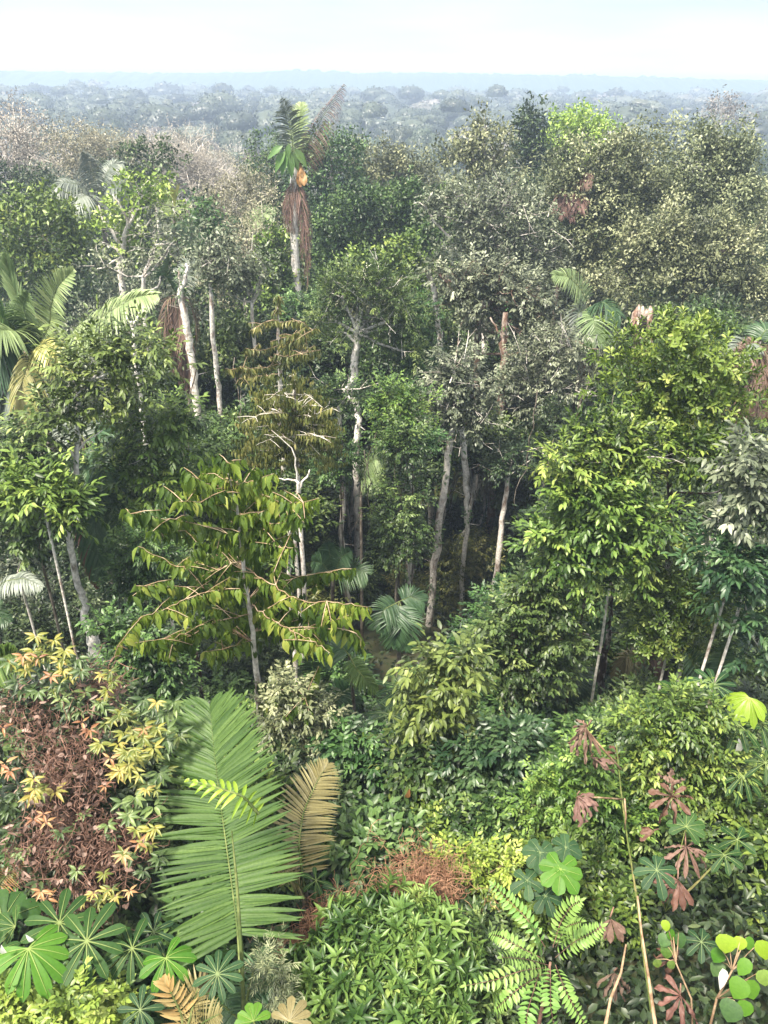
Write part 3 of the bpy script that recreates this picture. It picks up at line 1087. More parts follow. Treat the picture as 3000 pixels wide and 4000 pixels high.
# ================================================================== TREES AND PALMS OF THE SLOPE, FAR TO NEAR
# species
S_farb = SP('bright', 'scatter', .26, .13, .55, 6, .25, 'kite', .85, 7)
S_limed = SP('limepale', 'scatter', .26, .14, .5, 6, .25, 'kite', .8, 8)
S_farl = SP('lime', 'scatter', .24, .13, .5, 6, .25, 'kite', .8, 7)
S_farm = SP('mid', 'scatter', .22, .10, .55, 7, .2, 'kite', .8, 7)
S_fare = SP('emerald', 'scatter', .24, .12, .55, 7, .3, 'kite', .8, 7)
S_fard = SP('dark', 'scatter', .22, .10, .5, 7, .2, 'kite', .75, 7)
S_faro = SP('olive', 'scatter', .21, .09, .55, 7, .3, 'kite', .75, 7, bark='bark_grey')
M['palegreen'] = leaf_mat('pale_beige_green_leaf', [(.12, .12, .075), (.22, .215, .14), (.34, .32, .22), (.46, .43, .31)])
S_farg = SP('palegreen', 'scatter', .18, .07, .6, 7, .2, 'kite', .75, 7, cov=.9, bark='bark_pale')
S_pale = SP('cloud_dome', 'scatter', .16, .05, .6, 6, .1, 'kite', .7, 6, bark='bark_snow')

# -- pale and grey canopy on the upper left
tree('twiggy_tree', 'wide pale pinkish dome of a leafless twiggy tree behind the grey palm', 'tree', 74, S_pale,
     [(760, 690, 190, 130), (640, 640, 130, 100), (860, 760, 120, 130), (560, 600, 110, 80), (720, 590, 130, 70)], [(800, 760, 22), (800, 880, 24)], 'bark_snow', .9,
     limb=[[(800, 780, 16), (760, 700, 10), (720, 600, 5)], [(800, 780, 14), (840, 690, 9), (880, 640, 5)], [(800, 760, 12), (810, 660, 8), (790, 560, 4)], [(800, 790, 14), (700, 730, 9), (640, 680, 4)]])
tree('pale_canopy_tree', 'tan grey tree with forked bare pinkish limbs at the far upper left edge', 'tree', 62, SP('cloud_dome', 'scatter', .2, .08, .6, 6, .2, 'kite', .85, 6, cov=.8),
     [(60, 500, 110, 110), (20, 640, 140, 110), (140, 600, 110, 90)], [(50, 640, 26), (40, 780, 30)], 'bark_pale', .8,
     limb=[[(45, 700, 18), (20, 600, 12), (-20, 500, 7)], [(45, 690, 18), (85, 620, 12), (120, 540, 6)], [(45, 720, 14), (110, 690, 9), (150, 640, 5)]])
tree('pale_canopy_tree', 'faded beige green crown between the forked limb tree and the pink dome', 'tree', 70, SP('palegreen', 'scatter', .2, .09, .6, 6, .2, 'kite', .85, 7),
     [(270, 580, 140, 80), (400, 570, 120, 70), (330, 660, 190, 90), (480, 640, 110, 70)], frac=.3)
tree('small_leafy_tree', 'pale branched tree with dark green leaf tufts in front of the pink twiggy dome', 'tree', 52, SP('mid', 'scatter', .26, .13, .5, 6, .2, 'kite', .7, 6, cov=.55),
     [(580, 600, 90, 55), (640, 640, 70, 50), (530, 620, 60, 40)], [(600, 700, 14), (610, 800, 16)], 'bark_white', .9,
     limb=[[(600, 690, 11), (560, 650, 8), (540, 630, 5)], [(600, 690, 11), (625, 650, 8), (640, 610, 5)]])
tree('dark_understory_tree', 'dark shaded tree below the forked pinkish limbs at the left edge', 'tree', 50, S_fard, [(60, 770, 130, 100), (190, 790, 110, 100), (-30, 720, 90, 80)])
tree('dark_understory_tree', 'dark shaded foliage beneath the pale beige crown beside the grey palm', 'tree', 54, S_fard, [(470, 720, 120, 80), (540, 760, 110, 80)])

# -- bright tree at the left
tree('spreading_tree', 'bright green spreading tree at the left edge above the big palm', 'tree', 37, S_farb,
     [(60, 830, 120, 70), (190, 870, 130, 80), (290, 880, 80, 70), (40, 930, 130, 80), (180, 980, 150, 90), (310, 980, 70, 80), (80, 1060, 120, 70)], frac=.5, bark='bark_pale')
# -- white branched sparse tree
tree('white_branched_tree', 'sparse tree with bare white forking branches and a few lime leaf tufts', 'tree', 35, SP('lime', 'scatter', .24, .13, .45, 6, .2, 'kite', .7, 6, cov=.38, bark='bark_snow'),
     [(560, 720, 90, 50), (520, 810, 120, 90), (640, 790, 70, 60), (430, 900, 70, 60), (560, 970, 110, 70)], [(480, 960, 26), (470, 1060, 26)], 'bark_snow', 1.0, tr=.05,
     limb=[[(478, 970, 20), (500, 880, 15), (540, 800, 10), (580, 740, 6)], [(478, 980, 18), (440, 900, 12), (400, 860, 8), (385, 800, 5)], [(500, 880, 11), (470, 800, 8), (440, 760, 5)], [(530, 820, 9), (600, 800, 6), (650, 770, 4)],
           [(480, 1000, 16), (440, 960, 11), (390, 945, 6)], [(478, 990, 12), (420, 1040, 7), (380, 1050, 5)]])
tree('white_branched_tree', 'sparse grey tree with curling pale branches left of the broken forked trunk', 'tree', 33, SP('greygreen', 'scatter', .2, .1, .45, 6, .2, 'kite', .6, 6, cov=.5, bark='bark_snow'),
     [(620, 900, 70, 60), (660, 980, 70, 70), (590, 1010, 70, 70), (420, 1040, 90, 60)], [(560, 1080, 16), (555, 1180, 18)], 'bark_snow', 1.0, tr=.04,
     limb=[[(560, 1080, 14), (590, 1000, 11), (600, 960, 8), (660, 950, 5)], [(560, 1090, 12), (610, 1040, 9), (640, 990, 7), (680, 940, 4)], [(570, 1140, 10), (620, 1120, 7), (628, 1060, 5)]])
# -- wispy grey olive mass centre-left
tree('wispy_tree', 'wispy grey olive tree in front of the pink twiggy dome', 'tree', 46, S_farg, [(900, 780, 110, 80), (980, 720, 90, 70), (850, 850, 100, 80), (960, 860, 110, 90)], frac=.8, bark='bark_snow')
tree('wispy_tree', 'hazy grey green twiggy tree left of the tall palm trunk', 'tree', 42, S_farg, [(930, 960, 110, 90), (1030, 900, 80, 90), (850, 1000, 90, 90), (1000, 1040, 100, 80), (880, 1100, 100, 80)], frac=.9, bark='bark_snow')
tree('ivy_clad_tree', 'small dark glossy green tree crown left of the grey wispy mass', 'tree', 39, S_fare, [(800, 850, 60, 70), (780, 930, 60, 60), (820, 990, 50, 50)])
tree('climber_clad_tree', 'light green climber clad tree hugging the tall palm trunk', 'tree', 38, SP('bright', 'scatter', .24, .13, .4, 6, .35, 'kite', .55, 7), [(1080, 960, 45, 60), (1060, 1050, 60, 70), (1110, 1110, 50, 60), (1070, 1160, 70, 50)])
# -- around the tall palm
tree('rounded_tree', 'bright green rounded tree just right of the tall palm', 'tree', 52, S_fare, [(1290, 590, 110, 75), (1230, 680, 90, 80), (1330, 680, 90, 80), (1280, 790, 110, 90), (1240, 900, 80, 90), (1190, 620, 60, 60)], [(1292, 700, 16), (1292, 1250, 18)], 'bark_pale')
tree('rounded_tree', 'dark green tree directly behind and left of the tall palm head', 'tree', 56, S_farm, [(1060, 590, 80, 60), (1030, 680, 70, 80), (1090, 760, 80, 80), (1060, 860, 90, 80)])
tree('layered_tree', 'yellow green layered crown right of the bright rounded tree', 'tree', 55, S_farl.__class__('olive', 'scatter', .22, .12, .5, 7, .1, 'kite', .75, 7), [(1450, 620, 100, 50), (1520, 690, 110, 70), (1440, 710, 90, 60), (1600, 660, 90, 60), (1650, 740, 120, 70)])
tree('layered_tree', 'deep green broad layered tree in the middle of the canopy', 'tree', 42, SP('mid', 'scatter', .22, .12, .45, 8, .1, 'kite', .9, 13, lump=.4),
     [(1390, 800, 110, 45), (1530, 790, 120, 50), (1650, 810, 110, 50), (1330, 890, 110, 45), (1470, 890, 120, 50), (1610, 900, 130, 50), (1710, 930, 90, 50), (1290, 980, 90, 50), (1410, 990, 120, 55), (1550, 1010, 100, 45, 1.5), (1300, 1070, 100, 50), (1430, 1090, 120, 50, 1)], frac=.4, bark='bark_pale')
tree('layered_tree', 'light green layered crown at the centre below the deep green tree', 'tree', 37, SP('bright', 'scatter', .22, .12, .5, 7, .1, 'kite', .62, 7, lump=.3),
     [(1560, 980, 80, 40), (1500, 1040, 120, 50), (1600, 1040, 70, 50), (1400, 1070, 90, 40), (1560, 1100, 120, 50)], bark='bark_pale')
# -- twiggy olive trees, dark cone, lime dome
tree('twiggy_olive_tree', 'olive tree with a pointed leafy top and bare inner twigs', 'tree', 47, SP('olive', 'scatter', .24, .12, .5, 6, .45, 'kite', .75, 7, cov=.9),
     [(1900, 490, 60, 50), (1870, 560, 90, 50), (1930, 620, 100, 70), (1820, 620, 80, 60), (1900, 710, 130, 80), (1770, 600, 60, 40)], [(1890, 640, 16), (1890, 800, 18)], 'bark_snow', .7,
     limb=[[(1888, 680, 12), (1850, 640, 8), (1820, 620, 5)], [(1888, 650, 12), (1890, 580, 8), (1905, 520, 4)], [(1888, 690, 10), (1840, 680, 7), (1800, 650, 4)]])
tree('conical_tree', 'dark narrow cone shaped tree rising above the canopy', 'tree', 56, S_fard.__class__('dark', 'scatter', .28, .13, .5, 6, .2, 'kite', .7, 7, lump=.3), [(2070, 440, 36, 45), (2070, 500, 55, 50), (2075, 570, 75, 60), (2070, 650, 90, 70), (2080, 760, 90, 90)])
tree('domed_tree', 'lime green domed tree crown standing at the skyline right of the dark cone', 'tree', 60, S_limed, [(2255, 490, 95, 55), (2190, 545, 85, 65), (2330, 545, 85, 65), (2250, 610, 120, 70), (2150, 610, 60, 50)])
tree('emergent_tree', 'pinkish bare emergent tree with pale forked trunk on the right horizon', 'tree', 118, SP('lav', 'scatter', .4, .16, 1.2, 6, .2, 'kite', 1.3, 6, cov=.8),
     [(2830, 420, 70, 35), (2790, 450, 40, 25), (2870, 460, 45, 30)], [(2800, 480, 10), (2790, 545, 14)], 'bark_snow', .9,
     limb=[[(2798, 500, 8), (2780, 450, 5), (2775, 420, 3)], [(2798, 500, 8), (2835, 460, 5), (2860, 420, 3)]])
# -- the great right-hand crowns
S_big = SP('olive', 'scatter', .175, .09, .42, 9, .35, 'kite', .9, 21, cov=.9, lump=.55, bark='bark_grey')
tree('broad_leafy_tree', 'huge grey olive crown left half of the right canopy under the lime dome', 'tree', 38, S_big,
     [(2270, 680, 120, 90), (2400, 620, 110, 80), (2480, 580, 90, 60), (2200, 780, 90, 80), (2350, 780, 150, 100), (2490, 720, 120, 100), (2280, 900, 120, 100), (2430, 900, 140, 100), (2330, 1010, 130, 90)], frac=.9)
tree('broad_leafy_tree', 'big olive crown of the right canopy with a raised dome near the right edge', 'tree', 39, S_big,
     [(2720, 560, 60, 50), (2800, 620, 110, 80), (2880, 590, 70, 60), (2690, 680, 120, 90), (2860, 730, 120, 90), (2620, 780, 110, 90), (2760, 800, 130, 100), (2930, 830, 110, 90)], frac=.9)
tree('broad_leafy_tree', 'dense shaded lower crown of the right canopy above the hollow stump', 'tree', 33, SP('olive', 'scatter', .155, .08, .38, 9, .35, 'kite', .85, 21, cov=.9, lump=.55, bark='bark_dark'),
     [(2560, 930, 130, 90), (2700, 930, 120, 90), (2880, 960, 140, 100), (2480, 1040, 120, 90), (2640, 1060, 140, 100), (2820, 1090, 140, 100), (2950, 1130, 100, 100), (2740, 1190, 110, 80), (2420, 1120, 90, 70), (2900, 1240, 110, 80)],
     [(2690, 1000, 34), (2685, 1280, 40)], 'bark_dark', .4)
tree('dark_shade_tree', 'shaded green crown wedged under the big right crowns beside the dead palm tuft', 'tree', 41, S_fard, [(2160, 880, 90, 80), (2120, 760, 70, 70), (2220, 980, 110, 90), (2120, 980, 90, 80)])
# -- grey twiggy centre tree
S_greyc = SP('greygreen', 'scatter', .17, .085, .45, 7, .25, 'kite', .62, 9, cov=.9, lump=.4, bark='bark_snow')
tree('grey_leaved_tree', 'grey leaved twiggy tree with bare white branchlets at the centre right', 'tree', 34, S_greyc,
     [(1690, 830, 60, 40), (1830, 800, 120, 70), (1990, 800, 120, 80), (1750, 800, 70, 50), (1900, 900, 130, 80), (2050, 920, 100, 80), (1960, 1010, 130, 80), (1820, 980, 90, 70), (2120, 1020, 90, 70)],
     [(1900, 880, 22), (1895, 1150, 24), (1890, 1420, 26)], 'bark_snow', .9,
     limb=[[(1898, 900, 14), (1930, 820, 9), (1950, 750, 5)], [(1898, 930, 13), (1850, 860, 8), (1800, 800, 5)], [(1898, 980, 12), (1990, 940, 8), (2070, 900, 4)], [(1760, 930, 11), (1690, 860, 9), (1660, 800, 7), (1690, 750, 4)], [(1670, 820, 6), (1640, 790, 4), (1615, 795, 3)]])
tree('grey_leaved_tree', 'ash grey broad leaved tree with drooping sprays above the white birch like trunk', 'tree', 27, SP('greygreen', 'spray', .22, .10, .5, 7, .35, 'leaf', .6, 6, cov=.9, lump=.3, bark='bark_snow'),
     [(1730, 1080, 70, 50), (1830, 1070, 90, 60), (1940, 1090, 100, 60), (1800, 1160, 110, 60), (1920, 1190, 120, 70), (2050, 1150, 100, 70), (2100, 1230, 80, 70), (1990, 1280, 110, 70)],
     [(1870, 1150, 22), (1866, 1300, 24), (1862, 1560, 26)], 'bark_red', .9,
     limb=[[(1870, 1290, 14), (1960, 1300, 9), (2060, 1265, 6), (2160, 1300, 3)], [(1868, 1380, 12), (1970, 1385, 9), (2080, 1370, 6)], [(2100, 1290, 10), (2200, 1310, 8), (2300, 1360, 6), (2340, 1365, 4)]])
tree('grey_leaved_tree', 'dark grey leaved column of foliage over the paired leaning trunks', 'tree', 22, SP('greygreen', 'spray', .17, .085, .4, 7, .35, 'leaf', .5, 6, cov=.9, lump=.25, bark='bark_pale'),
     [(1790, 1420, 80, 60), (1740, 1500, 90, 60), (1840, 1490, 90, 60), (1780, 1590, 110, 60), (1880, 1580, 70, 60), (1720, 1640, 70, 50), (1840, 1660, 90, 50)],
     [(1775, 1640, 24), (1750, 1780, 26), (1730, 1950, 28), (1700, 2200, 29), (1668, 2480, 30), (1660, 2570, 32)], 'bark_pale', .6)
# ------------------------------------------------------------------ bare and pale trunks
def snag(name, label, Y, pts_, bark, limb=(), ground=True, cat='tree', lobes=(), sp=None):
    return tree(name, label, cat, Y, sp or SP('mid', bark=bark), list(lobes), pts_, bark, limb=list(limb), ground=ground)


snag('broken_tree', 'pale leaning broken trunk with a short forked top left of centre', 25, [(712, 1100, 18), (704, 1140, 24), (722, 1230, 28), (738, 1330, 28), (752, 1440, 28), (770, 1560, 30)], 'bark_pale',
     [[(706, 1130, 20), (726, 1075, 16), (735, 1040, 14), (728, 1030, 10)], [(706, 1140, 14), (700, 1080, 8), (697, 1050, 5)]])
snag('slim_tree', 'slim upright grey trunk right of the broken forked one', 26, [(818, 1020, 12), (826, 1200, 18), (838, 1360, 19), (848, 1460, 20), (855, 1560, 20)], 'bark_pale', [[(822, 1060, 8), (870, 1040, 6), (905, 1010, 4)]], lobes=[(830, 950, 80, 50), (890, 1000, 70, 50), (790, 1020, 60, 40), (850, 1080, 70, 40)], sp=SP('greygreen', 'scatter', .17, .08, .4, 7, .2, 'kite', .55, 8, cov=.7, lump=.4, bark='bark_pale'))
snag('white_forked_tree', 'thin white trunk with a Y fork right of the big arching palm frond', 23, [(522, 1260, 20), (524, 1330, 20), (532, 1450, 20)], 'bark_white',
     [[(522, 1275, 15), (498, 1250, 10), (490, 1220, 7)], [(522, 1265, 14), (540, 1240, 9), (545, 1220, 6)]])
snag('white_forked_tree', 'small whitish dead fork above the yellow tipped tree', 27, [(985, 1180, 12), (985, 1260, 14)], 'bark_snow', [[(985, 1190, 9), (970, 1150, 7), (955, 1110, 4)], [(985, 1190, 9), (1010, 1130, 7), (1020, 1080, 4)]], lobes=[(960, 1080, 60, 40), (1020, 1060, 60, 40), (900, 1140, 70, 50)], sp=SP('greygreen', 'scatter', .17, .08, .4, 7, .2, 'kite', .55, 8, cov=.6, lump=.4, bark='bark_snow'))
snag('slim_tree', 'tall thin pale trunk rising straight beside the crooked twisted trunk', 21, [(1326, 1580, 16), (1332, 1750, 19), (1336, 1900, 20), (1334, 2050, 20), (1336, 2190, 22)], 'bark_pale', lobes=[(1320, 1520, 70, 40), (1370, 1560, 50, 35), (1270, 1560, 50, 35)], sp=SP('mid', 'spray', .16, .07, .4, 7, .25, 'kite', .45, 7, bark='bark_pale'))
snag('peeling_white_tree', 'bright white peeling trunk segment left of the grey leaved column', 27.2, [(1672, 1070, 18), (1700, 1150, 20), (1708, 1240, 22), (1716, 1320, 23), (1726, 1410, 26)], 'bark_white')
snag('peeling_white_tree', 'white peeling trunk standing just right of the long leaning mottled trunk', 23, [(1805, 1670, 22), (1812, 1760, 24), (1820, 1860, 24), (1825, 1960, 20), (1826, 2070, 18)], 'bark_white')
snag('reddish_tree', 'reddish flaking trunk with a side fork under the grey leaved trees', 26, [(1975, 1220, 20), (1970, 1300, 28), (1965, 1400, 30), (1960, 1500, 30), (1952, 1585, 34)], 'bark_red', [[(1968, 1330, 12), (1940, 1290, 9), (1915, 1240, 6)], [(1966, 1390, 10), (2030, 1380, 9), (2070, 1375, 6)]])
snag('slim_tree', 'slim brown trunk in the shade beneath the drooping palm', 30, [(2285, 1390, 12), (2278, 1480, 13), (2266, 1590, 14)], 'bark_red')
snag('slim_tree', 'grey pink trunk piece behind the dark shrubs right of the white trunk', 22, [(1985, 1860, 18), (1972, 1960, 20), (1958, 2060, 22)], 'bark_pale', lobes=[(2000, 1800, 70, 50), (1950, 1840, 60, 40)], sp=SP('dark', 'spray', .17, .08, .4, 7, .3, 'leaf', .5, 6, bark='bark_pale'))
snag('slim_tree', 'thin knobbly trunk with little bare twigs between the paired trunks and the straight pair', 20, [(1590, 1800, 12), (1605, 1880, 14), (1612, 1980, 16), (1606, 2130, 17), (1604, 2310, 19)], 'bark_pale', lobes=[(1600, 1770, 60, 35), (1560, 1790, 50, 30)], sp=SP('mid', 'spray', .15, .065, .35, 7, .2, 'kite', .4, 7, bark='bark_pale'), limb=
     [[(1592, 1810, 8), (1565, 1785, 5), (1555, 1760, 3)], [(1607, 2080, 9), (1580, 2055, 6), (1572, 2020, 4)]])
snag('dead_white_tree', 'white dead antler like snag behind the drooping leaved tree', 15, [(1165, 1885, 12), (1160, 1980, 13), (1150, 2050, 14)], 'bark_pale',
     [[(1165, 1890, 11), (1150, 1875, 9), (1110, 1872, 6), (1075, 1868, 3)], [(1163, 1930, 11), (1180, 1880, 9), (1205, 1850, 8), (1210, 1835, 4)], [(1160, 1880, 7), (1152, 1790, 6), (1140, 1750, 4), (1060, 1680, 2)]])
snag('dead_pale_tree', 'smooth pale pointed trunk stub behind the right branches of the drooping leaved tree', 14.5, [(1127, 2075, 8), (1128, 2120, 15), (1129, 2200, 16), (1130, 2270, 17)], 'bark_snow')
snag('slim_tree', 'dark slender trunk with a whitish foot left of the drooping leaved tree stem', 11.5, [(768, 2550, 12), (778, 2630, 13), (790, 2720, 14)], 'bark_dark')

# crooked trunk with a flat feathery crown
S_feather = SP('autumn', 'spray', .17, .05, .55, 9, .1, 'kite', .5, 8, cov=.9, lump=.25, bark='bark_pale')
tree('feathery_tree', 'flat layered feathery tree on a twisted snake like pale trunk', 'tree', 25, SP('mid', 'spray', .2, .06, .6, 9, .1, 'kite', .6, 10, cov=.95, lump=.35, bark='bark_pale'),
     [(1370, 1100, 110, 24), (1490, 1090, 90, 24), (1330, 1150, 100, 22), (1460, 1150, 120, 24), (1560, 1180, 60, 22), (1290, 1240, 90, 26), (1420, 1235, 90, 24), (1560, 1265, 90, 26), (1350, 1310, 90, 24), (1480, 1320, 100, 24), (1570, 1370, 70, 26)],
     [(1395, 1300, 22), (1388, 1370, 26), (1384, 1420, 28), (1382, 1470, 29), (1372, 1500, 28), (1358, 1530, 27), (1370, 1555, 27), (1394, 1575, 27), (1400, 1640, 28), (1390, 1720, 28), (1392, 1850, 27), (1394, 1990, 27), (1396, 2150, 28)], 'bark_white', .8,
     limb=[[(1390, 1340, 12), (1350, 1300, 8), (1310, 1300, 5)], [(1388, 1360, 12), (1425, 1290, 8), (1450, 1250, 5)], [(1545, 1180, 8), (1550, 1220, 7), (1552, 1270, 5)]])
tree('leafy_column_tree', 'fresh green leaf draped column right of the feathery crown', 'tree', 26, SP('emerald', 'spray', .18, .08, .4, 7, .4, 'leaf', .55, 6), [(1620, 1220, 70, 60), (1610, 1320, 80, 60), (1650, 1400, 80, 60), (1600, 1420, 70, 50)])
tree('shrubby_tree', 'dense bright emerald bush below the tall palm trunk', 'tree', 30, SP('emerald', 'spray', .2, .09, .45, 7, .2, 'leaf', .6, 6), [(1170, 1200, 60, 50), (1230, 1190, 60, 40), (1140, 1260, 70, 50), (1230, 1260, 80, 50)])
tree('shrubby_tree', 'yellowish green rounded bush right of the crooked trunk', 'tree', 20, SP('bright', 'spray', .15, .07, .4, 7, .2, 'leaf', .5, 6), [(1530, 1530, 80, 40), (1540, 1590, 100, 50), (1620, 1570, 70, 50), (1570, 1680, 110, 60)])
tree('shrubby_tree', 'dark green small leaved bush between the two straight trunk pairs', 'tree', 19, SP('mid', 'spray', .15, .07, .4, 7, .25, 'leaf', .5, 6), [(1550, 1750, 90, 50), (1590, 1720, 80, 40), (1560, 1930, 100, 70), (1550, 2030, 100, 80), (1540, 2140, 90, 80), (1590, 2090, 80, 80)])
tree('climber_clad_tree', 'pale green climber clump clasping the thin straight trunk', 'tree', 20.6, SP('emerald', 'spray', .15, .07, .4, 7, .3, 'leaf', .45, 6), [(1330, 1760, 55, 60), (1300, 1830, 60, 50), (1350, 1810, 50, 40)])
tree('shrubby_tree', 'blackish green shrub thicket at the foot of the white trunk', 'tree', 23.5, SP('dark', 'spray', .17, .08, .4, 7, .3, 'leaf', .55, 6), [(1960, 1790, 110, 70), (2080, 1740, 110, 60), (2060, 1830, 130, 80), (2160, 1650, 90, 70), (2150, 1780, 90, 90), (2040, 1950, 110, 90), (2130, 2010, 100, 80)])
tree('shrubby_tree', 'dark grey foliage hanging between the reddish trunk and the drooping palm', 'tree', 25, SP('greygreen', 'spray', .18, .085, .45, 7, .35, 'leaf', .55, 6, cov=.9, bark='bark_snow'), [(2100, 1400, 110, 60), (2200, 1400, 90, 60), (2050, 1480, 100, 60), (2180, 1500, 100, 60), (2080, 1570, 110, 60), (2200, 1330, 80, 50)], frac=.8)
tree('shrubby_tree', 'brownish olive shrub mass around the foot of the leaning mottled trunk', 'tree', 23.6, SP('autumn', 'spray', .16, .07, .45, 7, .35, 'leaf', .5, 6), [(1780, 2200, 90, 70), (1850, 2290, 110, 80), (1760, 2330, 100, 80), (1900, 2380, 110, 70), (1880, 2160, 80, 70), (1590, 2300, 60, 60)])
tree('shrubby_tree', 'small bright dome of green leaves on a dark stem right of the pale straight trunks', 'tree', 19.5, SP('emerald', 'spray', .16, .07, .4, 7, .2, 'leaf', .42, 6), [(1610, 1725, 80, 28), (1570, 1730, 60, 25), (1660, 1720, 50, 25)])
tree('shrubby_tree', 'yellowish grey shrub leaning on the dead palm skirt at far right', 'tree', 20, SP('yellow', 'spray', .17, .07, .5, 6, .2, 'leaf', .5, 5, cov=.3, bark='bark_snow'), [(2900, 1620, 60, 60), (2940, 1680, 60, 50)], frac=1.0)

# yellow tipped tree with horizontal hanging rows (left of centre)
def row_tree(name, label, Y, trunk, branches, mat, L, W, gap, lobes=(), sp=None, bark='twig_tan', tbark='bark_pale', ground=True):
    tp = [at(p[0], p[1], Y + (p[3] if len(p) > 3 else 0)) for p in trunk]
    tr_ = [p[2] * .5 * mpp(p[0], p[1], Y) for p in trunk]
    if ground:
        b = tp[-1].copy()
        b[2] = float(gz(b[0], b[1])) - .1
        if b[2] < tp[-1][2]:
            tp.append(b)
            tr_.append(tr_[-1] * 1.1)
    t = Thing(name, label, 'tree', tp[-1])
    protect_line(trunk, Y)
    for br in branches:
        protect_line(br, Y, 35)
    for l in lobes:
        protect(l[0], l[1], l[2], l[3], Y, False)
    W_, Lf, B = MB(), MB(), MB()
    P = np.array(tp)
    tt = np.linspace(0, len(P) - 1, len(P) * 4 - 3)
    Pd = np.stack([np.interp(tt, np.arange(len(P)), P[:, i]) for i in range(3)], 1)
    Rd = np.interp(tt, np.arange(len(P)), tr_)
    Pd[1:-1] += rng.normal(size=Pd[1:-1].shape) * Rd[1:-1, None] * .2
    tube(W_, Pd, Rd, 9, wob=.05)
    for br in branches:
        bp = np.array([at(p[0], p[1], Y + (p[2] if len(p) > 2 else 0)) for p in br])
        n = len(bp)
        x = np.linspace(0, n - 1, n * 6 - 5)
        bp = np.stack([np.interp(x, np.arange(n), bp[:, i]) for i in range(3)], 1)
        for _ in range(2):
            bp[1:-1] = (bp[:-2] + 2 * bp[1:-1] + bp[2:]) / 4
        ln = np.linalg.norm(np.diff(bp, axis=0), axis=1).sum()
        bp[1:-1] += rng.normal(size=bp[1:-1].shape) * ln * .006
        tube(B, bp, np.linspace(.0065 * ln ** .5, .003, len(bp)), 5, wob=.1)
        hang_rows(Lf, bp, L, W, gap, .48 + rng.normal(0, .1))
        for k in range(int(ln / .24)):                                   # side twigs with their own rows
            i = rng.integers(2, len(bp) - 1)
            a = rng.normal(size=3) * [1, 1, .25]
            e = bp[i] + nrmz(a) * rng.uniform(.25, .6) * min(1, ln / 1.6)
            tube(B, [bp[i], (bp[i] + e) / 2 + [0, 0, .02], e], [.007, .006, .004], 4)
            hang_rows(Lf, np.array([bp[i], (bp[i] + e) / 2, e]), L * rng.uniform(.7, .95), W * .9, gap, .4 + rng.normal(0, .2))
    for l in lobes:
        k = mpp(l[0], l[1], Y)
        cc, dn = clumps(at(l[0], l[1], Y + (l[4] if len(l) > 4 else 0)), np.array([l[2] * k, (l[2] + l[3]) * .5 * k, l[3] * k]), sp)
        foliage(Lf, cc, dn, sp)
        st = np.array([Pd[np.argmin(np.linalg.norm(Pd - c, axis=1))] for c in cc])
        sticks(B, st, cc, .010, .005)
    t.add('trunk', W_, tbark, smooth=True)
    t.add('branches', B, bark, smooth=True)
    t.add('crown', Lf, mat)
    return t


row_tree('drooping_leaf_tree', 'yellow tipped tree with stacked horizontal twigs left of the crooked trunk', 21,
         [(1085, 1190, 8), (1090, 1350, 14), (1095, 1500, 18), (1100, 1700, 22)],
         [[(1085, 1240), (1030, 1260, -.5), (980, 1290, -1)], [(1088, 1260), (1150, 1250, -.6), (1190, 1260, -1)], [(1090, 1340), (1140, 1310, -.8), (1195, 1275, -1.5)], [(1090, 1350), (1020, 1370, -.6), (960, 1360, -1)],
          [(1092, 1370), (1150, 1330, -1), (1235, 1280, -1.8)], [(1092, 1430), (1020, 1440, -1), (880, 1440, -2)], [(1094, 1420), (1150, 1380, -1), (1204, 1385, -1.8)], [(1094, 1430), (1140, 1400, .8), (1230, 1370, 1.2)], [(1090, 1230), (1085, 1180, -.3), (1080, 1150, -.5)],
          [(1094, 1460), (1000, 1470, .7), (930, 1480, 1)]], M['autumn'], .24, .075, .055)
row_tree('drooping_leaf_tree', 'olive yellow drooping leaved tree mass above the white antler like snag', 17.5,
         [(1150, 1500, 10), (1150, 1650, 15), (1160, 1800, 18)],
         [[(1150, 1560), (1100, 1540, -.8), (1040, 1560, -1.4)], [(1150, 1580), (1210, 1550, -.8), (1260, 1590, -1.3)], [(1150, 1640), (1070, 1600, -1), (960, 1640, -1.8)], [(1152, 1650), (1230, 1620, -1), (1300, 1590, -1.4)], [(1155, 1720), (1080, 1700, -1), (1000, 1740, -1.5)], [(1155, 1740), (1230, 1700, -1), (1290, 1720, -1.5)], [(1150, 1520), (1150, 1480, -.4), (1140, 1460, -.5)]],
         M['autumn'], .2, .065, .06, [(1130, 1560, 110, 60), (1080, 1660, 110, 60), (1200, 1660, 100, 60), (1150, 1760, 130, 60), (1040, 1760, 80, 50)], SP('autumn', 'hang', .2, .065, .5, 8, .3, 'lance', .5, 5), bark='bark_pale')

# ------------------------------------------------------------------ the tall palm with its climbers
def palm_trunk(t, pts, rad, bark='bark_white'):
    m = MB()
    P = np.array(pts)
    x = np.linspace(0, len(P) - 1, 40)
    Pd = np.stack([np.interp(x, np.arange(len(P)), P[:, i]) for i in range(3)], 1)
    R = np.interp(x, np.arange(len(P)), rad) * (1 + .06 * (np.arange(40) % 2))
    tube(m, Pd, R, 9)
    t.add('trunk', m, bark, smooth=True)


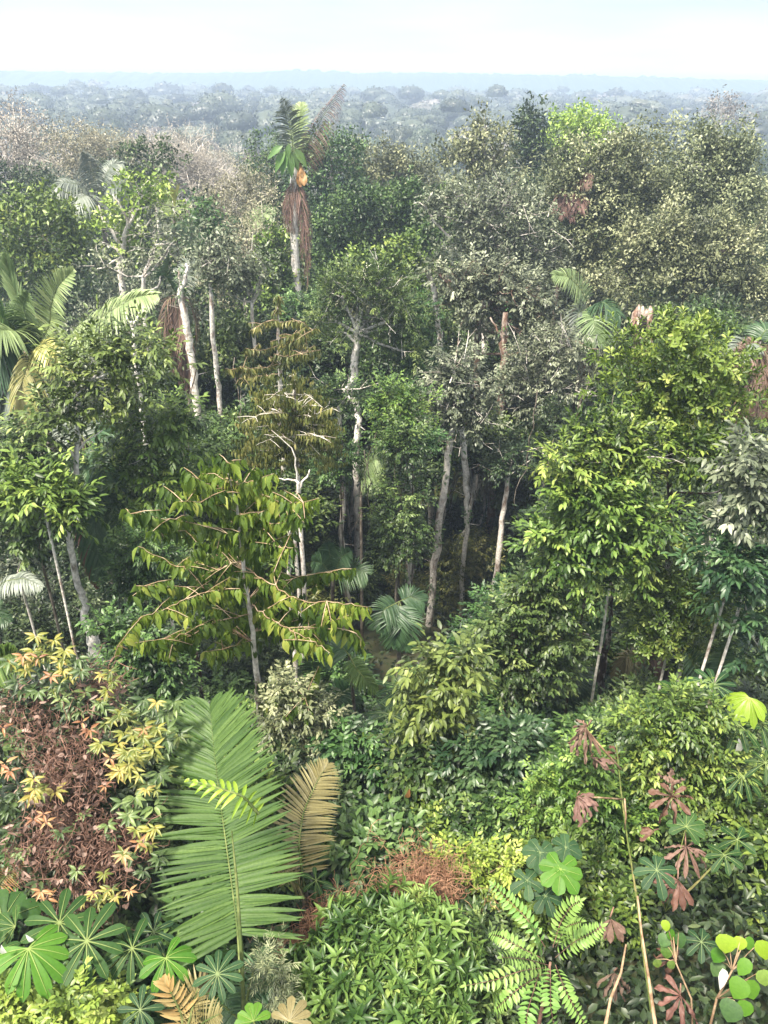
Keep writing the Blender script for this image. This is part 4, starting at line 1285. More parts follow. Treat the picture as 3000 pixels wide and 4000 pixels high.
Y = 38.0
hd = at(1150, 655, Y)
bs = at(1160, 1150, Y)
gb = bs.copy()
gb[2] = float(gz(bs[0], bs[1])) - .2
t = Thing('tall_palm', 'tall emergent palm with white trunk and ragged head above the canopy', 'palm', gb)
palm_trunk(t, [hd, at(1147, 760, Y), at(1150, 950, Y), bs, gb], [.17, .18, .19, .21, .24])
tip_up = dict(npair=46, ll=1.0, lw=.03, droop=.35, a0=1.1, a1=.5)
add_frond(t, pf(Y, (1150, 650), (1140, 540, -.2), (1122, 440, -.5), (1100, 385, -1.2)), 'palmgrey', nrm=(.2, -1, .3), **{**tip_up, 'll': 1.05})
add_frond(t, pf(Y, (1155, 640), (1165, 540, .3), (1170, 450, .6), (1178, 405, .9)), 'palmpale', nrm=(-.3, -1, .3), **{**tip_up, 'll': .85})
add_frond(t, pf(Y, (1165, 680), (1200, 560, -.4), (1265, 450, -.8), (1345, 330, -1.2)), 'deadpink', label='dry pinkish frond pointing up to the right', nrm=(.3, -1, .5), npair=60, ll=.75, lw=.016, droop=.8, a0=1.5, a1=.7)
for i, (x1, y1, x2, y2) in enumerate([(1180, 780, 1195, 980), (1132, 760, 1128, 900), (1190, 820, 1208, 1040), (1126, 760, 1122, 860), (1188, 880, 1200, 1110), (1182, 760, 1180, 1000)]):
    add_frond(t, pf(Y, (1152, 690, -.1), (x1, y1, -.4 + .1 * i), (x2, y2, -.3)), ('deadpink', 'dead', 'dead')[i % 3], 'dead_frond', nrm=(0, -1, .1), npair=44, ll=.55, lw=.013, droop=.9, a0=.75, a1=.3, rag=.3, jit=.14)
t2 = Thing('climbing_plant', 'large leaved pale green climber hanging under the tall palm head', 'climber', at(1140, 660, Y - .45))
m = MB()
tube(m, pf(Y, (1150, 700, -.3), (1140, 640, -.5), (1120, 600, -.55)), .02, 5)
t2.add('stem', m, 'rachis')
for (px, py, a, L_) in [(1120, 600, 200, 75), (1115, 590, 215, 80), (1135, 600, 180, 80), (1140, 590, 160, 70), (1105, 570, 240, 70), (1150, 580, 140, 75), (1130, 560, 190, 60)]:
    m = MB()
    k = mpp(px, py, Y)
    a = math.radians(a)
    leaves(m, np.array([at(px, py, Y - .6)]), np.array([[math.sin(a), -.25, math.cos(a)]]), np.array([[0, -.8, .6]]), L_ * k * 1.1, L_ * k * .42, .75, 'lance')
    t2.add('leaf', m, 'emerald')
t3 = Thing('dead_leaf', 'single orange dead leaf hanging against the tall palm trunk', 'leaf', at(1170, 630, Y - .5))
m = palmate(at(1172, 632, Y - .5), (.2, -1, .2), (0, 0, -1), 1.0, 2, (-7, 9), .4, .05, .6, .5)
t3.add('blade', m, 'orange')

# grey palm on the left
def palm(name, label, Y, head, fronds, trunk_w=14, bark='bark_grey', dead=0, trunk_to=None):
    hd = at(head[0], head[1], Y)
    gb = hd.copy()
    if trunk_to:
        gb = at(trunk_to[0], trunk_to[1], Y)
    gb[2] = float(gz(gb[0], gb[1])) - .15
    t = Thing(name, label, 'palm', gb)
    palm_trunk(t, [hd, hd * .5 + gb * .5 + rng.normal(size=3) * .05, gb], np.array([.45, .5, .6]) * trunk_w * mpp(head[0], head[1], Y), bark)
    for f in fronds:
        kw = dict(npair=52, ll=.7, lw=.026, droop=.4, a0=1.5, a1=.6)
        mat, pts_ = f[0], f[1]
        if len(f) > 2:
            kw.update(f[2])
        add_frond(t, pf(Y, *pts_), mat, **kw)
    for i in range(dead):
        az = i * 6.28 / dead + rng.uniform(-.4, .4)
        h = np.array([math.cos(az), math.sin(az), 0])
        ln = rng.uniform(1.6, 2.6)
        c = [hd - [0, 0, .1], hd + h * .35 - [0, 0, .1], hd + h * .6 - [0, 0, ln * .45], hd + h * .45 - [0, 0, ln]]
        add_frond(t, c, 'dead', 'dead_frond', nrm=tuple(h + [0, 0, .1]), npair=34, ll=.6, lw=.016, droop=.8, a0=.9, a1=.35, rag=.3, jit=.14)
    return t


G = dict(ll=1.15, lw=.035, npair=50, droop=.75, a0=1.5)
palm('grey_palm', 'silvery grey drooping palm in the hazy left canopy', 48, (385, 770),
     [('palmgrey', [(385, 765), (370, 690, -.5), (350, 630, -1), (320, 595, -1.5)], dict(G, nrm=(.2, -1, .5))), ('palmgrey', [(385, 765), (410, 690, .3), (440, 640, .6), (480, 640, .6)], dict(G, nrm=(-.3, -1, .6))),
      ('palmgrey', [(385, 770), (310, 720, -1), (240, 710, -1.5), (200, 760, -1.7)], dict(G, nrm=(0, -.6, 1))), ('palmgrey', [(385, 775), (340, 760, -1.5), (300, 780, -2.2), (270, 850, -2.4)], dict(G, nrm=(0, -.6, 1), tint=.7)),
      ('palmgrey', [(388, 770), (430, 720, -.5), (470, 720, -1), (500, 780, -1)], dict(G, nrm=(0, -.6, 1), tint=.35)), ('palmgrey', [(385, 775), (400, 800, -1), (395, 860, -1.3)], dict(G, nrm=(0, -1, .4), tint=.3))], 22, 'bark_grey')
palm('fan_palm', 'small palm with a pale upright fan of leaflets in the left middle canopy', 37, (680, 860),
     [('palmyellow', [(680, 860), (685, 800, -.2), (690, 755, -.4)], dict(ll=1.0, lw=.04, npair=14, droop=.1, a0=1.0, a1=.3, start=.45)), ('palmpale', [(680, 860), (715, 830, -.2), (740, 800, -.3)], dict(ll=.8, lw=.04, npair=14, a0=.9, a1=.3, start=.4)),
      ('palmdark', [(680, 870), (720, 880, -.4), (750, 930, -.6)], dict(ll=.8, npair=30)), ('palmgrey', [(680, 865), (650, 900, -.4), (660, 990, -.6)], dict(ll=.8, npair=30)), ('palmpale', [(682, 860), (662, 790, .3), (640, 750, .5)], dict(ll=.8, npair=26))], 13, 'bark_grey')
palm('pale_frond_palm', 'faded palm fronds right of the wispy grey tree beside the tall palm', 44, (960, 920),
     [('palmpale', [(960, 920), (990, 860, -.3), (1030, 830, -.6), (1060, 840, -.7)], dict(ll=.9, nrm=(0, -1, .8))), ('palmgrey', [(960, 920), (1010, 890, -.5), (1050, 900, -.7)], dict(ll=.9)), ('palmdark', [(960, 920), (930, 860, -.3), (900, 850, -.5)], dict(ll=.8))], 14)
palm('dead_skirt_palm', 'brown skirt of hanging dead palm fronds beside the broken forked trunk', 27, (690, 1150), [('dead', [(690, 1160), (700, 1300, -.5), (720, 1520, -.4)], dict(nrm=(.2, -1, .1), ll=.7, lw=.035, a0=.7, a1=.35, npair=60, droop=.6)),
     ('dead', [(690, 1160), (670, 1300, -.4), (690, 1450, -.4)], dict(nrm=(0, -1, .1), ll=.6, lw=.035, a0=.7, a1=.35, droop=.6)), ('dead', [(690, 1170), (720, 1340, -.6), (740, 1530, -.5)], dict(nrm=(.2, -1, .1), ll=.6, lw=.03, a0=.7, a1=.35, droop=.6)), ('palmdark', [(690, 1150), (650, 1080, -.3), (660, 1000, -.5)], dict(ll=.9)), ('palmgrey', [(690, 1150), (730, 1060, .3), (760, 1010, .5)], dict(ll=.8))], 26, 'bark_grey', 3)
palm('dead_palm_tuft', 'pinkish dead palm tuft hanging inside the right canopy', 39, (2230, 735), [('deadpink', [(2230, 740), (2225, 770, -1.6), (2215, 830, -1.9)], dict(ll=.8, a0=.9, a1=.4, nrm=(0, -1, .2), droop=.5)), ('deadpink', [(2235, 740), (2260, 760, -1.6), (2255, 800, -1.9)], dict(ll=.8, a0=.9, a1=.4, nrm=(0, -1, .2), droop=.5)),
     ('deadpink', [(2230, 740), (2200, 750, -1.6), (2190, 800, -1.9)], dict(ll=.8, a0=.9, a1=.4, nrm=(0, -1, .2), droop=.5)), ('dead', [(2230, 740), (2270, 700, -1.6), (2310, 700, -1.8)], dict(ll=.6, nrm=(0, -1, .6)))], 18)
palm('drooping_palm', 'green palm with drooping fronds and dark dead skirt right of the grey trees', 29, (2300, 1200),
     [('palmpale', [(2300, 1200), (2270, 1130, -.4), (2220, 1080, -.8), (2160, 1075, -1)], dict(ll=.75, nrm=(0, -1, 1), tint=.3)), ('palmpale', [(2300, 1200), (2320, 1250, -1.2), (2330, 1340, -1.4)], dict(ll=.9, nrm=(0, -1, .3), tint=.35)), ('palmgrey', [(2300, 1200), (2260, 1220, -1), (2235, 1320, -1.3)], dict(ll=.9, nrm=(0, -1, .3), droop=.6)),
      ('palmdark', [(2300, 1200), (2360, 1180, -.5), (2420, 1230, -.8)], dict(ll=.9, droop=.7)), ('palmgrey', [(2305, 1210), (2350, 1250, -.8), (2400, 1330, -1)], dict(ll=.9, droop=.7)), ('palmdark', [(2300, 1200), (2290, 1260, -1), (2290, 1370, -1.1)], dict(ll=.8, nrm=(0, -1, .3)))], 24, 'bark_grey', 5)
palm('dead_skirt_palm', 'rust brown dead palm fronds hanging at the far right edge', 20, (2960, 1330), [('dead', [(2960, 1340), (2950, 1450, -.6), (2930, 1600, -.7)], dict(nrm=(0, -1, .1), ll=.6, a0=.6, a1=.3, lw=.035, droop=.6)), ('dead', [(2960, 1340), (2985, 1450, -.6), (2990, 1620, -.7)], dict(nrm=(0, -1, .1), ll=.6, a0=.6, a1=.3, lw=.035, droop=.6)),
     ('deadpink', [(2960, 1340), (2910, 1370, -.6), (2880, 1440, -.9)], dict(ll=.5, nrm=(0, -1, .5))), ('palmgrey', [(2960, 1340), (2900, 1340, -.3), (2860, 1390, -.6)], dict(ll=.6)), ('dead', [(2960, 1340), (2930, 1440, -.4), (2900, 1540, -.4)], dict(nrm=(0, -1, .1), ll=.6, a0=.6, a1=.3, droop=.6)), ('palmdark', [(2960, 1335), (2990, 1290, .2), (3020, 1280, .3)], dict(ll=.6))], 34, 'bark_dark', 6)

# big left palm
B = dict(ll=.9, lw=.03, npair=60)
palm('large_palm', 'large palm with arching green and yellowing fronds at the left edge', 20, (120, 1370),
     [('palmpale', [(120, 1370), (200, 1330, -.6), (290, 1320, -1.2), (420, 1220, -2), (530, 1160, -2.4), (612, 1150, -2.6)], dict(B, ll=.82, nrm=(.1, -.75, 1), droop=.55, a0=1.75, a1=.5, start=.36, npair=74, tint=.62)),
      ('palmpale', [(125, 1360), (195, 1280, -.4), (200, 1190, -.6), (225, 1120, -1), (285, 1055, -1.2)], dict(B, ll=.75, nrm=(-.2, -1, .3), droop=.2, a0=1.3, a1=.55, tint=.7)),
      ('palmpale', [(110, 1350), (80, 1200, .3), (45, 1090, .4), (25, 1000, .3)], dict(B, ll=.7, nrm=(.2, -1, .2), a0=.35, a1=.2, droop=.1, tint=.6)),
      ('palm', [(110, 1370), (40, 1260, -.6), (-40, 1220, -1), (-120, 1230, -1)], dict(B, nrm=(0, -.8, 1), droop=.4)), ('palmpale', [(115, 1370), (60, 1290, -1), (0, 1290, -1.4), (-60, 1350, -1.6)], dict(B, nrm=(0, -.8, 1), droop=.5, tint=.35)),
      ('palmyellow', [(125, 1375), (115, 1400, -1.2), (85, 1500, -1.7), (70, 1640, -1.8)], dict(B, nrm=(.5, -1, .2), ll=.65, lw=.035, a0=1.2, a1=.35, droop=.8, npair=34, tint=.75)), ('palmyellow', [(125, 1370), (170, 1340, -1), (215, 1370, -1.4), (240, 1440, -1.5)], dict(B, nrm=(0, -.8, 1), ll=.6, lw=.033, droop=.6, npair=34)),
      ('palmdark', [(110, 1370), (50, 1340, -.8), (0, 1380, -1.2), (-30, 1460, -1.3)], dict(B, nrm=(0, -.8, 1), droop=.7)), ('palmgrey', [(115, 1375), (60, 1420, -.8), (30, 1520, -1), (15, 1620, -1)], dict(B, ll=.6, nrm=(-.3, -1, .2), a0=.8, a1=.4, droop=.6, tint=.7)), ('palmpale', [(120, 1365), (110, 1260, -.4), (90, 1200, -.8), (110, 1140, -1)], dict(B, ll=.6, nrm=(0, -1, .3), tint=.4))], 30, 'bark_grey', 4)

# ================================================================== THE NEAR SLOPE
def toward(p, k=.6, up=1.0, rnd=.15):
    """an axis between the way to the tower and straight up"""
    return nrmz(k * nrmz(CP - p) + np.array([0, 0, up]) + rng.normal(size=3) * rnd)


S_left = SP('bright', 'spray', .24, .085, .6, 8, .28, 'leaf', .5, 6, cov=.85, lump=.35, bark='bark_pale')
tree('leafy_tree', 'fresh light green leafy tree on a thin lichened trunk with a thick broken foot', 'tree', 13.5, SP('leafy', 'spray', .22, .082, .6, 8, .28, 'leaf', .5, 6, cov=.72, lump=.45, bark='bark_pale'),
     [(360, 1400, 90, 45), (460, 1370, 90, 40), (570, 1370, 70, 40), (400, 1470, 120, 50), (290, 1500, 80, 50), (560, 1460, 80, 45), (230, 1630, 90, 50, -.4), (380, 1600, 100, 50, .6), (480, 1560, 80, 40, .3)],
     [(345, 1490, 12), (305, 1590, 15), (303, 1700, 18), (298, 1800, 20), (295, 1900, 22), (306, 1960, 23), (266, 2050, 25), (275, 2150, 26), (305, 2280, 26), (330, 2350, 27), (334, 2430, 30), (348, 2442, 40), (366, 2520, 48), (385, 2620, 52), (392, 2740, 54)], 'bark_white', .8,
     limb=[[(303, 1760, 10), (340, 1720, 7), (400, 1680, 4)], [(300, 1800, 10), (270, 1750, 6), (280, 1690, 4)]])
tree('leafy_shrub_tree', 'yellow green big leaved spray shrub right of the lichened left trunk', 'tree', 14.5, S_left,
     [(610, 1650, 110, 50), (690, 1630, 60, 40), (540, 1730, 90, 50), (650, 1760, 90, 50), (560, 1860, 120, 70), (680, 1880, 80, 60), (440, 1830, 90, 60), (520, 1960, 110, 60)], frac=.6)
tree('leafy_shrub_tree', 'olive leaved shrub with bright spray tips at the left edge', 'tree', 13, SP('mid', 'spray', .2, .08, .5, 8, .3, 'leaf', .45, 6, cov=.9, lump=.3, bark='bark_grey'),
     [(60, 1740, 100, 70), (150, 1740, 80, 60), (50, 1850, 100, 70), (160, 1880, 100, 60), (70, 1960, 110, 70), (30, 2080, 100, 80), (150, 2060, 70, 60)], frac=.7)
tree('leafy_shrub_tree', 'lime tipped spray cluster in front of the left lichened trunk', 'tree', 12, S_left, [(120, 1920, 70, 40), (200, 1930, 60, 35), (280, 2000, 30, 20), (60, 1930, 50, 30)], frac=.8)
tree('dry_shrub', 'grey brown bare twiggy shrub below the left leafy edge', 'shrub', 13.5, SP('greygreen', 'spray', .12, .05, .4, 6, .2, 'leaf', .45, 6, cov=.35, bark='bark_pale'), [(60, 2140, 90, 80), (110, 2250, 90, 70), (40, 2330, 70, 60)], frac=1.0)
tree('emerald_bush', 'bluish emerald small leaved bush left of the drooping leaved tree', 'tree', 13, SP('emerald', 'spray', .15, .055, .4, 9, .3, 'leaf', .42, 7, lump=.25), [(540, 2120, 90, 60), (600, 2180, 90, 60), (520, 2230, 80, 70), (590, 2280, 80, 70), (500, 2330, 70, 60)])
tree('emerald_bush', 'dark emerald bush under the drooping leaved tree beside the lichened snag', 'tree', 10.5, SP('emerald', 'spray', .15, .07, .4, 8, .25, 'leaf', .4, 7), [(470, 2480, 90, 60), (560, 2560, 100, 70), (500, 2640, 110, 70), (640, 2600, 80, 70), (620, 2720, 90, 70)])
palm('hanging_frond_palm', 'dark palm with hanging browning fronds behind the lichened left trunk', 15, (330, 1720),
     [('palmdark', [(330, 1720), (360, 1900, -.8), (375, 2080, -1), (390, 2250, -1)], dict(nrm=(.3, -1, .2), ll=.75, a0=.9, a1=.5, npair=70, droop=.45, tint=.75)), ('palmdark', [(330, 1720), (400, 1800, -.6), (430, 1960, -.8), (410, 2120, -.8)], dict(nrm=(.3, -1, .2), ll=.55, npair=50, droop=.6)),
      ('rust', [(325, 1730), (320, 1950, -.5), (345, 2130, -.6), (378, 2280, -.6)], dict(nrm=(0, -1, .1), ll=.5, a0=.6, a1=.3, npair=60, droop=.5)), ('palmgrey', [(330, 1720), (300, 1660, .2), (260, 1650, .3)], dict(ll=.6, npair=40)), ('palmdark', [(335, 1720), (390, 1680, .2), (440, 1700, .2)], dict(ll=.6, npair=40))], 30, 'bark_dark')
palm('greyed_frond_palm', 'dull mauve grey palm frond arching at the left edge', 12.5, (-40, 2330), [('palmgrey', [(-40, 2330), (20, 2270, -.3), (90, 2258, -.5), (160, 2290, -.6)], dict(nrm=(0, -.4, 1), ll=.32, npair=44, droop=.6, tint=.85)), ('palmgrey', [(-40, 2330), (-60, 2260, .1), (-100, 2250, .2)], dict(ll=.3, npair=30)), ('palmdark', [(-40, 2330), (-20, 2400, -.3), (30, 2430, -.4)], dict(ll=.3, npair=30))], 16)
palm('bright_frond_palm', 'bright green palm frond tip entering at the left edge above the vine mound', 8.5, (-90, 2700), [('palm', [(-90, 2700), (-40, 2600, -.2), (20, 2560, -.3), (62, 2545, -.35)], dict(nrm=(.2, -1, .8), ll=.42, npair=44, droop=.4, tint=.7, start=.3)), ('palm', [(-90, 2700), (-120, 2600, 0), (-130, 2520, 0)], dict(ll=.4, npair=30))], 20)

# the drooping leaved tree in front
row_tree('drooping_leaf_tree', 'near tree with long horizontal branches and rows of hanging yellow green leaves', 10.2,
         [(880, 1800, 5), (900, 1880, 8), (925, 1980, 11), (945, 2150, 14), (962, 2300, 16), (985, 2470, 19), (1000, 2620, 23), (1010, 2760, 25), (1020, 2900, 27), (1025, 2990, 28)],
         [[(940, 2080), (830, 2060, -.4), (720, 2040, -.7), (600, 2020, -1), (498, 1996, -1.2)], [(830, 2060, -.4), (700, 2075, -.7), (600, 2050, -.9)], [(955, 2190), (860, 2220, .3), (770, 2248, .5), (650, 2190, .7), (540, 2134, .9)],
          [(968, 2330), (886, 2292, -.5), (800, 2320, -.9), (720, 2346, -1.2), (620, 2390, -1.5), (540, 2418, -1.7)], [(875, 2300, -.5), (700, 2290, -.9), (532, 2288, -1.2)], [(978, 2400), (860, 2420, -.5), (741, 2480, -1), (620, 2500, -1.3), (515, 2511, -1.5)],
          [(955, 2215), (1060, 2280, -.5), (1166, 2346, -.9), (1300, 2350, -1.3), (1437, 2372, -1.6)], [(1045, 2283, -.4), (1130, 2260, .1), (1220, 2240, .4), (1383, 2222, .8)], [(985, 2362), (1060, 2420, -.6), (1139, 2462, -1), (1220, 2500, -1.3), (1290, 2552, -1.5)],
          [(1160, 2460, -1), (1280, 2455, -1.1), (1400, 2470, -1.2), (1410, 2530, -1.3)], [(1139, 2462, -1), (1240, 2440, -.8), (1380, 2400, -.6)], [(925, 2050), (1040, 1990, -.4), (1120, 1975, -.7), (1245, 1945, -1)], [(935, 2090), (1040, 2050, -.4), (1155, 2030, -.8)],
          [(920, 1950), (830, 1900, -.4), (750, 1860, -.7)], [(905, 1900), (980, 1880, -.3), (1070, 1850, -.6)], [(900, 1890), (840, 1850, .3), (790, 1850, .5)], [(945, 2150), (1060, 2130, -.6), (1145, 2140, -.9)], [(925, 2000), (800, 1960, -.6), (700, 1960, -1)], [(895, 1850), (880, 1800, -.2), (900, 1810, -.5)],
          [(990, 2500), (900, 2530, -.6), (800, 2545, -1)], [(930, 2020), (1020, 1940, .4), (1060, 1900, .7)], [(1006, 2760), (1060, 2720, -.3), (1170, 2700, -.6), (1200, 2725, -.7)]],
         leaf_mat('drooping_leaf', [(.035, .08, .012), (.08, .155, .022), (.165, .265, .036), (.33, .39, .075)], transl=.4), .25, .095, .048, [(890, 1890, 80, 35, .3), (950, 2030, 90, 45, .4), (900, 2170, 90, 45, .5), (1000, 2300, 80, 40, .5), (900, 2440, 90, 35, .5), (1100, 2420, 80, 30, .4)], SP('mid', 'hang', .3, .115, .5, 7, .3, 'lance', .5, 3, cov=.6))

# bright tree at the right
S_br = SP('vivid', 'whorl', .165, .06, .42, 9, .05, 'obov', .38, 6, cov=.62, lump=.6, bark='bark_pale')
tree('bright_leafy_tree', 'vivid yellow green tree with whorled leaves and pale slim trunk on the right', 'tree', 12.5, S_br,
     [(2620, 1330, 90, 70), (2730, 1340, 70, 60), (2540, 1400, 80, 60), (2650, 1420, 110, 70), (2780, 1430, 80, 70), (2400, 1440, 50, 80, -.3), (2460, 1540, 90, 70), (2600, 1540, 110, 70), (2760, 1540, 100, 80), (2850, 1480, 50, 50), (2830, 1620, 80, 70), (2680, 1650, 110, 60), (2540, 1640, 80, 60)],
     [(2625, 1480, 10), (2622, 1600, 14), (2620, 1720, 18), (2618, 1850, 20), (2615, 1960, 22), (2612, 2140, 24), (2608, 2300, 26), (2600, 2560, 26), (2595, 2700, 28)], 'bark_dark', .8, shy=True,
     limb=[[(2620, 1650, 10), (2560, 1600, 7), (2500, 1560, 4)], [(2618, 1700, 10), (2690, 1640, 7), (2740, 1560, 4)], [(2618, 1870, 11), (2540, 1830, 7), (2490, 1810, 4)], [(2617, 1850, 10), (2670, 1800, 7), (2720, 1780, 4)], [(2640, 1926, 6), (2720, 1925, 9), (2800, 1922, 8), (2870, 1900, 5)]])
tree('bright_leafy_tree', 'second tier of glossy green foliage on the right with a reaching lime tipped branch', 'tree', 12, SP('bright', 'spray', .2, .075, .45, 8, .15, 'leaf', .38, 6, cov=.8, lump=.3, bark='bark_pale'),
     [(2380, 1720, 70, 50), (2480, 1740, 90, 60), (2280, 1700, 40, 40), (2340, 1790, 90, 40), (2200, 1800, 70, 35, -.4), (2280, 1850, 70, 40), (2420, 1830, 90, 50), (2700, 1750, 80, 50), (2780, 1760, 70, 50), (2740, 1840, 80, 40)], frac=.9)
tree('bright_leafy_tree', 'deeper green lower tier of the right hand foliage with lime pinnate tips', 'tree', 11.5, SP('bright', 'spray', .21, .085, .5, 8, .2, 'leaf', .4, 6, cov=.8, lump=.35, bark='bark_dark'),
     [(2250, 1920, 80, 60), (2350, 1960, 90, 60), (2300, 2040, 90, 50), (2450, 2000, 80, 60), (2200, 2080, 80, 50), (2400, 2100, 110, 50), (2520, 2060, 80, 50), (2150, 2130, 70, 40), (2280, 2160, 90, 50), (2250, 2260, 80, 60), (2440, 2200, 90, 50)], frac=.6)
tree('bright_leafy_tree', 'small leaved glossy green bush with bare white twigs right of the forked mottled trunk', 'tree', 11.8, SP('bright', 'whorl', .15, .055, .35, 9, .1, 'obov', .34, 6, cov=.9, lump=.3, bark='bark_snow'),
     [(2560, 2290, 90, 50), (2680, 2300, 90, 60), (2780, 2330, 90, 60), (2600, 2390, 100, 60), (2720, 2410, 100, 60), (2540, 2480, 90, 60), (2640, 2520, 90, 50), (2820, 2250, 70, 50), (2600, 2200, 80, 50), (2560, 2120, 60, 40)], frac=1.0,
     limb=[[(2580, 2470, 9), (2600, 2420, 7), (2610, 2390, 6), (2570, 2380, 4)], [(2610, 2390, 6), (2650, 2380, 4)], [(2800, 2440, 8), (2770, 2410, 6), (2740, 2380, 4)], [(2770, 2410, 5), (2790, 2360, 4)]])
tree('forked_mottled_tree', 'dark trunk with white lichen blotches forking under the right foliage', 'tree', 13, SP('dark', bark='bark_dark'), [(2370, 2130, 60, 40)], [(2395, 2300, 14), (2380, 2440, 20), (2362, 2560, 28), (2352, 2650, 30), (2345, 2780, 33)], 'bark_dark',
     limb=[[(2360, 2560, 28), (2325, 2520, 24), (2300, 2490, 20), (2280, 2475, 16)]])
tree('mottled_tree', 'pair of dark mottled stems behind the right hedge under the glossy bush', 'tree', 13.5, SP('dark', bark='bark_dark'), [], [(2590, 2560, 26), (2580, 2660, 28), (2565, 2780, 30)], 'bark_dark', limb=[[(2572, 2790, 22), (2550, 2680, 20), (2540, 2570, 16)]])
tree('white_stemmed_tree', 'short white flaking stem leaning among the foliage at the right', 'tree', 11.8, SP('mid', bark='bark_white'), [], [(2815, 1930, 12), (2800, 2000, 20), (2795, 2050, 22), (2780, 2110, 20)], 'bark_white', limb=[[(2782, 2105, 7), (2740, 2130, 5), (2700, 2160, 3)]])
tree('blue_grey_tree', 'dull blue grey broad leaved tree at the right edge', 'tree', 10.5, SP('greygreen', 'spray', .22, .085, .5, 8, .35, 'leaf', .42, 6, cov=.9, lump=.3, bark='bark_pale'),
     [(2940, 1800, 90, 60), (2980, 1900, 90, 70), (2900, 1990, 70, 50), (2990, 2020, 80, 70)], frac=.9)
tree('blue_grey_tree', 'dark slate green leaved shrub with big leaves at the lower right edge', 'tree', 10.3, SP('blue', 'spray', .22, .08, .45, 8, .3, 'leaf', .42, 6, lump=.3, bark='bark_pale'),
     [(2800, 2200, 80, 60), (2900, 2180, 90, 60), (2960, 2270, 90, 60), (2860, 2310, 80, 50), (2940, 2400, 80, 60), (2960, 2520, 60, 70)], frac=.9)
tree('hollow_stump', 'broken hollow reddish stump with a dark opening under the right canopy', 'stump', 26, SP('dark', bark='bark_red'), [], [(2507, 1250, 62), (2505, 1300, 68), (2502, 1350, 70), (2500, 1400, 74)], 'bark_red')

# ragged top of the stump: shards, and a black solid with the hollow's shade as its colour
_st = [o for o in COL.objects if o.name.startswith('hollow_stump')][0]
_sb = np.array(_st.location)
m = MB()
k = mpp(2507, 1250, 26)
for i in range(9):
    a = i * .7
    p = at(2507, 1252, 26) + np.array([math.cos(a), math.sin(a), 0]) * 29 * k
    hgt = (.5 if math.sin(a) > -.3 else .12) * rng.uniform(.6, 1.2)
    tube(m, [p - [0, 0, .25], p + [0, 0, hgt * .6], p + np.array([math.cos(a) * -.05, 0, hgt])], [.13, .10, .03], 5)
o = m.build('broken_rim', M['bark_red'], _st, _sb)
hm_ = bpy.data.materials.new('hollow_shade')
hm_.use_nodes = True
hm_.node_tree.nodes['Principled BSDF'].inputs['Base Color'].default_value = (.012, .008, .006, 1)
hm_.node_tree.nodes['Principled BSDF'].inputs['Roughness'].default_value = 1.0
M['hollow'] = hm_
m = MB()
p = at(2500, 1262, 26) + np.array([0, -31 * k, 0])
tube(m, [p + [-.02, .12, .26], p + [0, 0, .22], p + [.02, -.03, 0], p + [.06, 0, -.2], p + [.06, .12, -.24]], [.04, .13, .15, .13, .03], 9, wob=.1)
m.build('opening', M['hollow'], _st, _sb)

# middle bushes
tree('pale_leaved_tree', 'pale grey green rounded leafy tree right of centre above the green hedge', 'tree', 11.5, SP('mid', 'spray', .15, .075, .4, 8, .25, 'leaf', .38, 7, lump=.3, bark='twig_brown'),
     [(2100, 2290, 80, 60), (2040, 2360, 80, 60), (2150, 2360, 80, 60), (2000, 2450, 100, 60), (2120, 2460, 100, 60), (2190, 2520, 70, 50), (1930, 2540, 80, 60), (2050, 2570, 100, 60), (2160, 2610, 80, 50), (1990, 2660, 100, 60), (2090, 2700, 90, 50)],
     [(2020, 2560, 12), (2010, 2640, 14), (1960, 2800, 18), (1955, 2960, 20)], 'twig_brown', .6)
tree('chewed_leaf_bush', 'tall column of large light green insect eaten leaves right of centre', 'tree', 8.8, SP('leafy', 'spray', .22, .09, .4, 6, .5, 'leaf', .38, 5, cov=.75, lump=.35, bark='twig_tan'),
     [(1755, 2590, 60, 40), (1700, 2650, 60, 40), (1790, 2680, 60, 45), (1690, 2760, 70, 45), (1770, 2790, 60, 40), (1630, 2850, 50, 40), (1720, 2880, 70, 45), (1780, 2930, 60, 45), (1660, 2960, 60, 45)], [(1720, 2700, 8), (1715, 2850, 10), (1700, 3000, 14), (1690, 3200, 16)], 'twig_tan', .7)
tree('chewed_leaf_bush', 'darker leafy skirt beneath the insect eaten light green column', 'tree', 8.5, SP('mid', 'spray', .2, .09, .4, 6, .5, 'leaf', .36, 6, lump=.3, bark='twig_tan'), [(1620, 3000, 80, 60), (1730, 3020, 80, 60), (1650, 3110, 90, 60), (1740, 3130, 80, 60), (1700, 3220, 90, 60), (1600, 3180, 70, 60)], frac=.4)
tree('hedge_shrub', 'lively yellow green dense shrub on the right behind the broken stalk', 'shrub', 7.6, SP('bright', 'spray', .13, .055, .34, 7, .2, 'leaf', .3, 7, lump=.3, bark='twig_tan'),
     [(2520, 2840, 100, 60), (2680, 2770, 90, 60), (2640, 2860, 110, 60), (2760, 2830, 80, 60), (2560, 2950, 110, 60), (2720, 2950, 110, 60), (2480, 3030, 90, 60), (2640, 3040, 110, 60), (2800, 2960, 80, 60), (2780, 3080, 90, 70), (2880, 3060, 80, 60)], frac=.3)
tree('hedge_shrub', 'small leaved green thicket left of the broken stalk below the dead leaves', 'shrub', 7.2, SP('bright', 'spray', .11, .05, .3, 8, .2, 'leaf', .28, 7, lump=.3, bark='twig_tan'),
     [(2180, 3060, 90, 60), (2290, 2980, 80, 60), (2260, 3080, 100, 60), (2360, 3160, 100, 60), (2220, 3200, 100, 60), (2120, 3150, 80, 60), (2340, 3270, 100, 60), (2450, 3180, 90, 60)], frac=.4)
